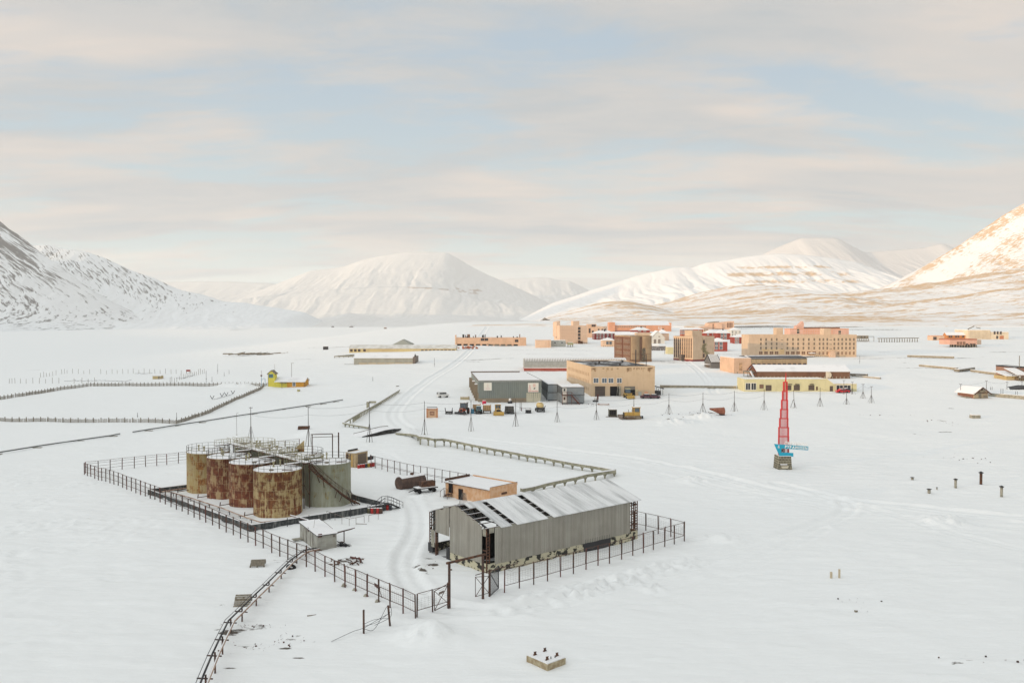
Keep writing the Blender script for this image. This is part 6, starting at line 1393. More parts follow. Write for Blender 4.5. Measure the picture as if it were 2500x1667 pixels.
    h = House('yellow_kiosk', 'pale yellow box kiosk left of the striped corner block', T2(1512,547), T2(1590,547), T2(0,458)[1], 6, cat='kiosk'); h.walls(YEL); h.roof(SNOW, 'flat', par=.3); h.part('post', MB().bar((-1.5,0,-1),(-1.5,0,h.H*.6),.2), M_WOOD)
    hip('orange red house with two rows of close white windows', U2(240,390), U2(752,398), U2(0,238)[1], U2(0,190)[1], U2(195,0)[0], 12, wallmat('orange red boards', (.42,.10,.045)), grid(U2,[215+i*31 for i in range(10)],(265,328))+[U2(645,268),U2(645,328)], .8, 1.9, group=g, chim=False, rot=4)
    hip('red house with pale corner boards above the low brick house', U2(830,440), U2(1085,450), U2(0,325)[1], U2(0,250)[1], None, 14, RED, pts(U2,[(860,355),(880,355),(985,360),(1010,360),(1055,360),(1060,430)]), 1.0, 1.6, group=g, chim=False)
    hip('red house with four white framed windows under a broad roof', U2(1090,470), U2(1405,470), U2(0,326)[1], U2(0,248)[1], None, 14, RED, grid(U2,(1203,1285),(358,432)), 2.0, 2.2, group=g)
    hip('low brick red house with four windows beside the striped block', U2(1015,762), U2(1335,762), U2(0,532)[1], U2(0,440)[1], None, 14, wallmat('brick red boards', (.36,.07,.05)), grid(U2,(1072,1183),(578,674)), 2.0, 2.2, group=g, chim=False)
    h = hip('dark red house half hidden by the long sandy block', U2(1505,580), U2(1850,600), U2(0,422)[1], U2(0,350)[1], None, 13, RED, grid(U2,(1525,1560,1598,1718,1755,1795),(458,540)), .9, 2.0, group=g, chim=False)
    h.part('entrance_porch', MB().box(h.W*.45,-2.2,-1,h.W*.62,-.003,2.6), M_WIRE)
    h = House('culture_hall', 'large pale salmon hall with tall slit windows on the rise', U2(700,238), U2(1490,240), U2(0,78)[1], 20); LS = wallmat('pale salmon plaster', (.72,.47,.33), streak=.12)
    MB().add([(0,0,-6),(h.W,0,-6),(h.W,0,h.zl(U2(0,36)[1],h.W)),(h.W*.6,0,h.zl(U2(0,72)[1],h.W*.6)),(h.W*.25,0,h.zl(U2(0,84)[1])),(h.W*.2,0,h.zl(U2(0,150)[1])),(0,0,h.zl(U2(0,185)[1]))]+[(0,16,-6),(h.W,16,-6),(h.W,16,h.zl(U2(0,36)[1],h.W)),(h.W*.6,16,h.zl(U2(0,72)[1],h.W*.6)),(h.W*.25,16,h.zl(U2(0,84)[1])),(h.W*.2,16,h.zl(U2(0,150)[1])),(0,16,h.zl(U2(0,185)[1]))],
        [(0,1,2,3,4,5,6),(13,12,11,10,9,8,7)]+[(i,(i+1)%7+0 if i < 6 else 0,((i+1)%7)+7,i+7) for i in range(7)]).build('wall', LS, h.root)
    for x in (1335,1370,1405,1440): a = h.xl(U2(x,0)[0]); h.part('slit_window', MB().box(a-.5,-.06,h.zl(U2(0,195)[1]),a+.5,-.003,h.zl(U2(0,75)[1])), M_FRAMEB)
    h.winpx(pts(U2,[(990,122),(990,165),(990,212)]), 1.1, 1.3, fm=M_FRAMEB); a, b = h.xl(U2(1030,0)[0]), h.xl(U2(1190,0)[0]); h.part('bay', MB().box(a,-2,h.zl(U2(0,220)[1]),b,-.003,h.zl(U2(0,95)[1])), LS)
    h.part('roof_edge', MB().bar((h.W*.25,8,h.zl(U2(0,84)[1])+.4),(h.W*.6,8,h.zl(U2(0,70)[1])+.8),.8), M_WOOD)
    h = House('pale_villa', 'cream house with six small dark windows on the slope', U2(1415,392), U2(1650,392), U2(0,255)[1], 12, cat='house'); h.walls(WHITE, z0=-3); h.roof(M_SNOWROOF, 'hip', rh=2.2, ov=.4); h.winpx(pts(U2,[(1455,302),(1538,305),(1632,298),(1455,372),(1518,375)]), .9, 2.0, fm=M_FRAMEW)
    h = House('sandy_annex', 'small sandy annex with tiny windows under the salmon hall', U2(752,330), U2(900,332), U2(0,242)[1], 9); h.walls(TAN, z0=-3); h.roof(SNOW,'flat',par=.3); h.winpx(grid(U2,(788,820,850),(242,282)), .7, 1.0, fm=M_FRAMEB)
    # --- right side of the town
    h = House('stilt_warehouse', 'pink one storey building standing on short pillars far right', T4(1142,458), T4(1492,466), T4(0,366)[1], 14); h.walls(PINK, z0=1.7); h.roof(wallmat('rust red roof edge',(.38,.15,.10)), 'flat', par=.8, parm=wallmat('rust red parapet',(.42,.17,.11))); h.piles(10,1.7)
    hb = h.xl(T4(1612,0)[0]); h.part('side_wing', MB().add([(h.W,0,1.7),(hb,6,1.7),(hb,6,h.H),(h.W,0,h.H),(h.W,14,1.7),(hb,14,1.7),(hb,14,h.H),(h.W,14,h.H)],[(0,1,2,3),(7,6,5,4),(3,2,6,7),(1,5,6,2),(0,4,5,1),(0,3,7,4)]), PEACH2)
    h.winpx(pts(T4,[(1252,408),(1285,408),(1328,408)]), 2.0, 2.6, fm=PINK, gm=M_FRAMEB); h.winpx(pts(T4,[(1365,422),(1420,422),(1458,422)]), 1.8, 1.2, fm=M_FRAMEB)
    h = House('orange_hall', 'long orange shed leading to the pale hall on the slope', T4(1105,352), T4(1368,345), T4(0,302)[1], 12, T4(1082,0)[0]); h.walls(wallmat('deep orange boards',(.55,.22,.07)), 'gable', rh=2.0); h.roof(SNOW,'gable',rh=2.0); h.winpx(pts(T4,[(1140,322),(1167,322),(1225,322),(1255,322),(1315,322)]), 1.4, 1.6, fm=M_FRAMEB)
    h = House('power_station', 'pale cream stepped hall at the foot of the right mountain', T4(1372,355), T4(1890,352), T4(0,262)[1], 20); LC = wallmat('cream plaster',(.72,.60,.44),streak=.15); h.walls(LC, x1=h.W*.56, h=h.zl(T4(0,240)[1])); h.part('low_wing', MB().box(h.W*.56+.01,-.5,-2,h.W,18,h.zl(T4(0,265)[1])), LC); h.part('roof_snow', MB().box(0,.2,h.zl(T4(0,240)[1])+.01,h.W*.55,20,h.zl(T4(0,233)[1])).box(h.W*.57,-.3,h.zl(T4(0,265)[1])+.01,h.W,18,h.zl(T4(0,258)[1])), SNOW)
    fl = MB()
    for i in range(16): x = h.W*(.03+i*.033); fl.box(x,-.35,-1,x+.7,-.004,h.H*1.1)
    h.part('pilaster', fl, LC); h.winpx(pts(T4,[(1712,275),(1750,275),(1790,275),(1745,330)]), 1.5, 2.4, fm=M_FRAMEB, off=-.5); h.part('red_door', MB().box(h.W*.78,-.6,-.5,h.W*.88,-.503,2.6), wallmat('rust door',(.5,.2,.1)))
    h.part('roof_frame', MB().bar((h.W*.1,6,h.H+2),(h.W*.26,6,h.H+4.5),.6).bar((h.W*.3,6,h.H+3.5),(h.W*.42,6,h.H+2.6),.5), M_WOOD)
    h = House('small_annex', 'little peach annex left of the long orange shed', T4(922,370), T4(1075,368), T4(0,316)[1], 8); h.walls(PEACH2); h.roof(SNOW,'flat',par=.4,parm=ORANGE); h.winpx(pts(T4,[(945,345),(965,345)]), 1.4, 2.4, fm=M_FRAMEB)
    h = House('stilt_cabin', 'grey timber cabin raised on tall trestle legs behind the long block', T4(-30,388), T4(108,390), T4(0,310)[1], 8, cat='hut'); h.walls(M_WOOD, z0=h.H*.5); h.roof(SNOW,'flat',par=.4); m = MB()
    for i in range(7):
        x = h.W*i/6; m.bar((x-.6,0,-1),(x,0,h.H*.5),.25).bar((x+.6,0,-1),(x,0,h.H*.5),.25)
    m.bar((h.W,0,h.H*.85),(h.W*1.5,0,h.H*.85),.3).bar((h.W*1.5,0,-1),(h.W*1.5,0,h.H*.85),.25); h.part('trestle_leg', m, M_WOOD); h.winpx(pts(T4,[(20,328),(58,328)]), 1.2, 1.2, fm=M_WOOD)
    def trestle(A, B, hgt, n, label, m_=M_WOOD, w=.5, name='pipe_trestle', bh=.5):
        a, b = gp(*A), gp(*B); t = thing(name, label, 'trestle', a, ang(a,b)); L_ = (b-a).xy.length; dz = b.z-a.z; MB().add([(0,-w,hgt),(L_,-w,hgt+dz),(L_,w,hgt+dz),(0,w,hgt),(0,-w,hgt+bh),(L_,-w,hgt+dz+bh),(L_,w,hgt+dz+bh),(0,w,hgt+bh)],[(0,3,2,1),(4,5,6,7),(0,1,5,4),(1,2,6,5),(2,3,7,6),(3,0,4,7)]).build('beam', m_, t)
        MB().add([(0,-w,hgt+bh+.01),(L_,-w,hgt+bh+.01+dz),(L_,w,hgt+dz+bh+.01),(0,w,hgt+bh+.01),(0,-w*.8,hgt+bh+.12),(L_,-w*.8,hgt+dz+bh+.12),(L_,w*.8,hgt+dz+bh+.12),(0,w*.8,hgt+bh+.12)],[(0,3,2,1),(4,5,6,7),(0,1,5,4),(1,2,6,5),(2,3,7,6),(3,0,4,7)]).build('snow_cover', SNOW, t)
        for i in range(n): x = L_*(i+.5)/n; z = gs(*(a+(b-a)*(i+.5)/n).xy)-a.z; MB().bar((x-.3,0,z-1),(x,0,hgt+dz*(i+.5)/n),.25).bar((x+.3,0,z-1),(x,0,hgt+dz*(i+.5)/n),.25).build('leg', m_, t)
    trestle(T4(225,394), T4(745,385), 2.6, 16, 'long timber trestle crossing the snow right of the long block')
    trestle(T4(600,590), T4(1200,606), .2, 8, 'low ochre duct in the snow at right', M_PILE, .8, 'utility_duct', 1.0)
    trestle(T4(760,695), T4(1240,745), .0, 5, 'thin sloping duct below the low ochre duct', M_PILE, .6, 'utility_duct', .9)
    trestle(T4(1420,770), T4(1880,828), .0, 5, 'sloping duct running to the ochre shed at the right edge', M_PILE, .6, 'utility_duct', .9)
    trestle(T4(-50,830), T4(260,865), .0, 3, 'thin duct sloping down right of the brown gabled shed', M_PILE, .4, 'utility_duct', .6)
    trestle(T2(1420,972), T3(405,978), .0, 10, 'long low duct left of the yellow garage row', M_PILE, .7, 'utility_duct', 1.0)
    trestle(T4(1640,1082), T4(2110,1120), .0, 8, 'low stone duct right of the wooden gable house', M_CONC, .6, 'utility_duct', 1.2)
    trestle(T4(1230,775), T4(1430,745), .3, 4, 'humped grey footbridge over the sloping duct at right', M_WOOD, 1.2, 'footbridge', .9)
    trestle(T3(1865,822), T3(2080,838), .2, 4, 'dark duct leaving the right end of the brown gabled shed', M_WOOD, .6, 'utility_duct', 1.0)
    # --- wooden gable house
    h = House('wooden_house', 'weathered wooden house with a gable and low brick side at right', T4(1457,1112), T4(1643,1094), T4(0,1040)[1], 16, T4(1330,0)[0], cat='house', rot=12); WDM = wallmat('weathered planks', (.44,.36,.24), (.28,.22,.15), .6)
    rh = h.zl(T4(0,975)[1],h.W/2)-h.H; h.walls(WDM, 'gabley', rh=rh); h.roof(SNOW, 'gabley', rh=rh, ov=.7); h.part('side_wall', MB().box(-.06,.4,-.5,-.003,h.D,h.H-.1), wallmat('brown brick', (.26,.13,.09))); h.part('barge_board', MB().bar((-.7,-.8,h.H-.5),(h.W/2,-.8,h.H+rh+.1),.3).bar((h.W+.7,-.8,h.H-.5),(h.W/2,-.8,h.H+rh+.1),.3).bar((-.3,-.1,h.H),(h.W+.3,-.1,h.H),.25), M_RUST)
    h.part('attic_opening', MB().box(h.W*.42,-.06,h.H+rh*.5,h.W*.6,-.003,h.H+rh*.78), M_BLACK); h.part('boarded_front', MB().box(h.W*.66,-.06,-.3,h.W*.93,-.003,h.H*.55).box(h.W*.3,-.06,-.3,h.W*.5,-.003,h.H*.8), M_WOOD); h.part('foundation', MB().box(-.3,-.3,-1,h.W+.2,-.07,.15).box(-2.2,1,-1,-.2,8,.4), M_CONC)
    h = House('brick_ruin', 'roofless brick building at the far right edge', T4(1978,862), T4(2120,862), T4(0,722)[1], 14, cat='building'); h.walls(wallmat('rough brown brick',(.30,.17,.12),(.22,.13,.10),.5)); h.roof(SNOW,'flat',par=.5,parm=M_DARK); h.part('mast', MB().bar((h.W*.38,0,0),(h.W*.38,0,h.H+5),.2), M_WOOD)
    h = House('ochre_shed', 'low ochre shed with a snow roof at the far right edge', T4(1868,885), T4(2010,890), T4(0,826)[1], 9, cat='shed'); h.walls(wallmat('ochre boards',(.48,.37,.19),(.36,.27,.14),.5)); h.roof(SNOW,'mono',rh=1.5,ov=.5); h.part('hatch', MB().box(h.W*.55,-.05,1.2,h.W*.62,-.003,2.2), M_RUST)
    h = House('timber_frame_shed', 'dark timber frame shed beside the ochre shed at the right edge', T4(2012,892), T4(2130,890), T4(0,812)[1], 8, cat='shed'); h.walls(wallmat('dark timber',(.14,.10,.06)), h=h.H*.55); h.roof(SNOW,'mono',rh=2.2,ov=.7); m = MB()
    for x in (.3,h.W*.3,h.W*.6): m.bar((x,-.1,0),(x,-.1,h.H),.2)
    h.part('corner_post', m, M_WOOD); h.part('notice', MB().box(h.W*.15,-.2,h.H*.55,h.W*.35,-.1,h.H*.85), M_FRAMEW)
    a = gp(*T4(1915,998)); t = thing('fallen_roof', 'dark collapsed roof lying in the snow at the right edge', 'roof', a, .0); MB().prism([(0,0),(7,1.2),(12,1.0),(20,-.2),(12,.5),(7,.7)], 0, 7).build('roof_slab', M_DARK, t); MB().prism([(6,-.3),(19,-.5),(19,.1),(12,.45)], .2, 6).build('snow_fill', SNOW, t)
    # --- left group: yellow long house, grey hangar, pyramid roof
    h = House('long_barrack', 'long pale yellow barrack with a grey curved roof and red base', U1(82,405), U1(1782,437), U1(0,332)[1], 11); YO = wallmat('yellow and ochre plaster', (.58,.50,.27), (.46,.35,.20), .2, sc=.07); h.walls(YO, 'gable', rh=h.zl(U1(0,275)[1],0,5.5)-h.H); h.roof(mat('thin snow on grey arch', (.50,.50,.47), .8, col2=(.66,.67,.66), nscale=.3, amt=.8), 'gable', rh=h.zl(U1(0,275)[1],0,5.5)-h.H, ov=.3)
    h.part('red_base', MB().box(h.W*.55,-.08,-1.5,h.W,-.003,h.zl(U1(0,418)[1],h.W*.8)), wallmat('red base', (.36,.09,.05))); h.winpx(pts(U1,[(115,362),(178,362),(240,362),(325,360)]), 1.6, 1.5, fm=M_FRAMEB); h.winpx(pts(U1,[(1248+i*62,369) for i in range(9)]), 1.6, 1.5, fm=M_FRAMEB)
    h = House('hangar', 'grey low hangar with pale base panels before the yellow barrack', U1(157,590), U1(1097,592), U1(0,484)[1], 14, None); h.walls(mat('grey hangar sheet', (.36,.355,.30), .8, col2=(.28,.27,.23), nscale=.4, amt=.6, streak=((.2,.2,.17),.3)), 'gable', rh=1.9); h.roof(M_SNOWROOF, 'gable', rh=1.9, ov=.3)
    zb = h.zl(U1(0,558)[1]); 
    for i in range(6): h.part('base_panel', MB().box(h.W*(.085+.153*i),-.06,-1,h.W*(.085+.153*i)+h.W*.140,-.003,zb), wallmat('beige panel', (.50,.42,.30)))
    h.part('dark_end', MB().box(h.W+.003,-.3,-1,h.W+1.2,h.D,h.H+.6), M_WIRE)
    h = House('pavilion', 'grey pyramid roof behind the yellow barrack', U1(790,300), U1(1050,300), U1(0,272)[1], 20); h.walls(M_WOOD, z0=-6); h.roof(mat('grey green roof', (.30,.31,.27), .8), 'hip', rh=3.6, ov=.8); h.part('red_wing', MB().box(-9,2,-6,-1,6,h.H-.3), RED)
    h = House('frame_annex', 'open concrete frame left of the long yellow barrack', L2(1490,252), L2(1700,248), L2(0,235)[1], 12, cat='frame'); m = MB()
    for i in range(5):
        for y in (0,9): m.bar((i*h.W/4,y,-1),(i*h.W/4,y,h.H),.3)
    m.bar((0,0,h.H),(h.W,0,h.H),.5).bar((0,0,h.H),(h.W*.9,9,h.H+.6),.5).bar((0,9,h.H),(h.W,9,h.H),.4); h.part('frame', m, M_CONC)
    # --- yellow and orange cabin with tower
    YB = wallmat('bright yellow boards', (.68,.60,.10), streak=.1); OB = wallmat('orange boards', (.60,.30,.045), streak=.1)
    h = House('lookout_cabin', 'yellow and orange cabin with a little lookout tower in the snow', L2(727,596), L2(1140,584), L2(0,528)[1], 7); xt = h.xl(L2(800,0)[0]); xo = h.xl(L2(940,0)[0]); h.part('wall', MB().box(xt,0,-1.5,xo,7,h.H), YB); h.part('orange_wall', MB().box(xo+.002,0,-1.5,h.W,7,h.H).prism([(.0+0,h.H+.001),(7,h.H+.001),(3.5,h.zl(L2(0,478)[1],0,3.5))], h.W-.2, h.W, axis='x'), OB)
    rz = h.zl(L2(0,477)[1],0,3.5); MB().prism([(-.5,h.H-.05),(3.5,rz),(7.5,h.H-.05),(7.5,h.H+.1),(3.5,rz+.2),(-.5,h.H+.1)], xt-.2, h.W+.4, axis='x').build('roof', M_SNOWROOF, h.root)
    zt = h.zl(L2(0,432)[1]); zp = h.zl(L2(0,400)[1]); h.part('tower', MB().prism([(0,-1.5),(xt-.01,-1.5),(xt-.01,zt),(xt/2,zp),(0,zt)], -.1, 3.2, axis='y'), YB); h.part('tower_roof', MB().prism([(-.4,zt-.3),(xt/2,zp+.02),(xt+.4,zt-.3),(xt+.4,zt-.12),(xt/2,zp+.25),(-.4,zt-.12)], -.4, 3.5), M_WOOD)
    h.winpx([L2(757,459)], 1.7, 1.4, fm=mat('teal frame',(.10,.30,.28),.7), gm=M_GLASSB, off=-.1); h.winpx([L2(1020,552)], 1.3, 1.9, fm=M_FRAMEW, gm=M_GLASSB); h.part('porch', MB().box(xt+2.2,-1.2,h.H-.4,xt+4.6,-.003,h.H-.2).bar((xt+3.0,-1.1,-1),(xt+3.0,-1.1,h.H-.4),.12), M_WOOD); h.part('mast', MB().bar((xt*.9,1,zt),(xt*.9,1,zp+2.6),.08), M_WOOD)
    h.part('fence_trim', MB().box(-.0,-.14,-1.2,.12,-.103,zt).box(h.W-.2,-.05,-1.2,h.W,-.003,h.H), M_FRAMEB)
    p = gp(*L2(953,560)); t = thing('radio_mast', 'thin tall mast standing behind the yellow cabin', 'mast', p+Vector((0,6,0))); MB().bar((0,0,-.5),(0,0,zat(p+Vector((0,6,0)),L2(0,310)[1])-p.z),.14,n=6).build('pole', M_WIRE, t); MB().bar((-.1,0,zat(p+Vector((0,6,0)),L2(0,312)[1])-p.z),(.9,0,zat(p+Vector((0,6,0)),L2(0,312)[1])-p.z),.1).build('arm', M_WIRE, t)
    p = gp(*L2(675,597)); t = thing('blue_frame_gate', 'thin blue frame gate with red disc left of the yellow cabin', 'gate', p); hh = zat(p,L2(0,490)[1])-p.z; MB().bar((-.8,0,-.5),(-.8,0,hh*1.25),.12).bar((.6,0,-.5),(.6,0,hh),.12).path([(-.8,0,hh*.85),(0,0,hh*1.02),(.6,0,hh)],.1,4).build('frame', mat('blue paint',(.05,.20,.34),.6), t); MB().cyl(-.8,-.1,hh*1.25,hh*1.4,.35,8).bar((-.8,0,hh*1.4),(-.8,0,hh*1.9),.08).build('disc', M_REDPOST, t)
    h = House('small_box', 'tiny olive and white box below the yellow cabin', L2(1060,640), L2(1083,640), L2(0,614)[1], 1, cat='box'); h.part('body', MB().box(0,0,-.2,h.W,1,h.H), OL); h.part('lid', MB().box(0,0,h.H+.002,h.W,1,h.H+.1), SNOW)
    h = House('plank_shack', 'tiny tan shack on the left plain', L1(1752,497), L1(1840,496), L1(0,460)[1], 3, cat='shack'); h.walls(wallmat('tan planks',(.50,.40,.22)), z0=-.5); h.roof(SNOW,'mono',rh=.5,ov=.1); h.part('door', MB().box(h.W*.7,-.05,0,h.W*.85,-.003,h.H*.9), M_WOOD)
    h = House('red_board', 'small red board on legs on the left plain', L1(2138,425), L1(2180,425), L1(0,388)[1], .4, cat='sign'); h.part('board', MB().box(0,0,h.H*.5,h.W,.2,h.H), RED); h.part('leg', MB().box(0,.05,-.5,.2,.15,h.H*.5).box(h.W-.2,.05,-.5,h.W,.15,h.H*.5), M_WOOD)
    # --- far huts in the valley
    for i, (q, w, l) in enumerate((((1203.5,781),5,'left of two tiny dark huts on the far valley floor'),((1248,782),9,'right of two tiny dark huts on the far valley floor'),((686,796),6,'first dark hut at the foot of the left slopes'),((716,796),9,'second dark hut at the foot of the left slopes'),((809,799),6,'third dark hut at the foot of the left slopes'),((853,799),9,'fourth dark hut at the foot of the left slopes'),((937,802.5),7,'small brown hut by the sunlit strip'))):
        p = gp(*q); s = p.y/2100; t = thing('valley_hut', l, 'hut', p, .1, 'tiny huts far across the valley'); W_ = w*s; MB().prism([(0,-2),(W_,-2),(W_,2.6*s*.8),(W_/2,3.6*s*.8),(0,2.6*s*.8)], 0, W_*.6).build('wall', M_WIRE if i != 6 else M_RUST, t); MB().bar((-.5,W_*.3,2.7*s*.8),(W_/2,W_*.3,3.8*s*.8),.5,W_*.6).bar((W_+.5,W_*.3,2.7*s*.8),(W_/2,W_*.3,3.8*s*.8),.5,W_*.6).build('roof', M_SNOWROOF, t)
_FONT = None
def text(s, root, parent, loc, size, m, width=None, rx=math.pi/2, name='lettering', thick=.01, spacing=1.0, bold=.02):
    c = bpy.data.curves.new(name, 'FONT'); c.body = s; c.size = size*1.35; c.extrude = thick; c.offset = size*bold; c.align_x = 'CENTER'; c.space_character = spacing
    o = bpy.data.objects.new(name, c); COL.objects.link(o); bpy.context.view_layer.update()
    me = bpy.data.meshes.new_from_object(o.evaluated_get(bpy.context.evaluated_depsgraph_get())); bpy.data.objects.remove(o)
    me.materials.clear(); me.materials.append(m); o = bpy.data.objects.new(name, me); COL.objects.link(o); o.parent = parent; o.location = loc; o.rotation_euler = (rx,0,0)
    w = max(v.co.x for v in me.vertices)-min(v.co.x for v in me.vertices)
    if width: o.scale = (width/w,1,1)
    return o
town()
# ================================================================== POLES, MONUMENT, FENCES ON THE PLAIN, VEHICLES
M_POLE = mat('tarred pole wood', (.055,.048,.045), .9, col2=(.10,.07,.055), nscale=1, amt=.6)
def power_pole(px, py, ty, label, lean=0., spread=1.15, frac=.46, legs=4, arm=True, gap=None):
    p = gp(px, py); h = zat(p, ty)-p.z; t = thing('power_pole', label, 'pole', p, random.uniform(-.2,.2), 'braced power poles across the snow'); r = .13
    MB().bar((-lean*h,0,-.6),(0,0,h),.2,n=7,r2=.12).build('mast', M_POLE, t)
    for i in range(legs):
        a = math.pi/4+2*math.pi*i/legs; MB().bar((spread*math.cos(a),spread*math.sin(a),-.5),(.06*math.cos(a),.06*math.sin(a),h*frac),.05).build('brace', M_POLE, t)
    MB().cyl(0,0,-.3,.12,.34,8,r2=.22).build('footing', M_CONC, t)
    if arm: MB().bar((-.45,0,h*.97),(.45,0,h*.97),.09).cyl(-.4,0,h*.97,h*.97+.2,.05,6).cyl(.4,0,h*.97,h*.97+.2,.05,6).build('crossarm', M_POLE, t)
    return Vector((p.x,p.y,p.z+h*.96))
ORD = ['leftmost tall braced pole standing behind the back row of tanks','tall braced pole behind the pipe gantry on the tanks','braced pole in front of the black ramp','braced pole left of the orange brick board','braced pole before the red tractor','braced pole before the dark grey trailer',
       'braced pole before the container stair','braced pole left of the olive trailer','braced pole rising behind the yellow bulldozer','braced pole between the bulldozer and the rubble heap','braced pole standing at the rubble heap','braced pole just right of the rusty boiler shell',
       'braced pole midway between boiler shell and monument','leaning braced pole just right of the monument','braced pole before the right brown doors of the yellow garages','braced pole near the red vehicle at the yellow garage end','slender braced pole right behind the red vehicle','braced pole right of the yellow garage row','last braced pole of the row toward the right','braced pole against the white windows of the yellow garage end']
PL = [(612.7,1079.8,993),(753,1089.6,991),(902,1079.8,979.7),(1036.5,1059.9,978.6),(1150,1051.8,976.6),(1258.8,1040.7,973),(1360.2,1029.7,976),(1456,1024.4,972),(1547.5,1004,970.4),(1633,1010,960),(1716,1005,958),(1792.7,1004,954),(1865.4,999.5,950),(1936.7,995.7,952),(2002,992.4,945.6),(2066.6,986.7,955),(2080.6,962.8,932),(2106.8,972.3,937),(2127,982.9,942.7),(2060,961.8,928)]
tops = [power_pole(*q, l, lean=(-.07 if i == 13 else 0), arm=(i < 3 or i > 14), spread=1.15 if i < 9 else 1.35) for i, (q, l) in enumerate(zip(PL, ORD))]
rt = [power_pole(*q, l, legs=k, arm=True) for q, l, k in (((2344.9,964.7,937),'braced pole left of the weathered wooden house',4),((2408,952,929),'bare pole right behind the wooden house gable',0),((2458.3,949.4,932),'bare pole right of the wooden house above the duct',0),((2495,944.6,931),'bare pole at the right frame edge near the fallen roof',0))]
def wires(P, label, drop, w=.045, sag=.5):
    t = thing('power_line', label, 'power line', P[0]); m = MB(); o = P[0]
    for a, b in zip(P, P[1:]):
        pr = None
        for i in range(9):
            f = i/8; q = a+(b-a)*f-Vector((0,0,drop+sag*4*f*(1-f))) - o
            if pr is not None: m.bar(pr, q, w, n=3, caps=False)
            pr = q
    m.build('wire', M_DARK, t); return t
wires(tops[1:16], 'upper wire strung along the tops of the braced poles', .1)
wires(tops[0:13], 'lower wire sagging along the row of braced poles', 1.7, w=.035, sag=.7)
wires([tops[13], tops[15], tops[17], tops[18]], 'wire linking the braced poles right of the monument', .2, w=.04)
wires(rt, 'wire strung over the wooden house between four poles', .15, w=.05)
p = gp(578, 1062); t = thing('vent_pole', 'very thin pale pole bent at its top behind the tanks', 'pole', p); h = zat(p, 1009)-p.z; MB().bar((0,0,-.5),(0,0,h),.09,n=5).bar((0,0,h),(.5,0,h+.25),.08,n=5).build('pipe', M_WIRE, t)
MB().cyl(0,0,-.2,.15,.2,6).build('base', M_CONC, t)
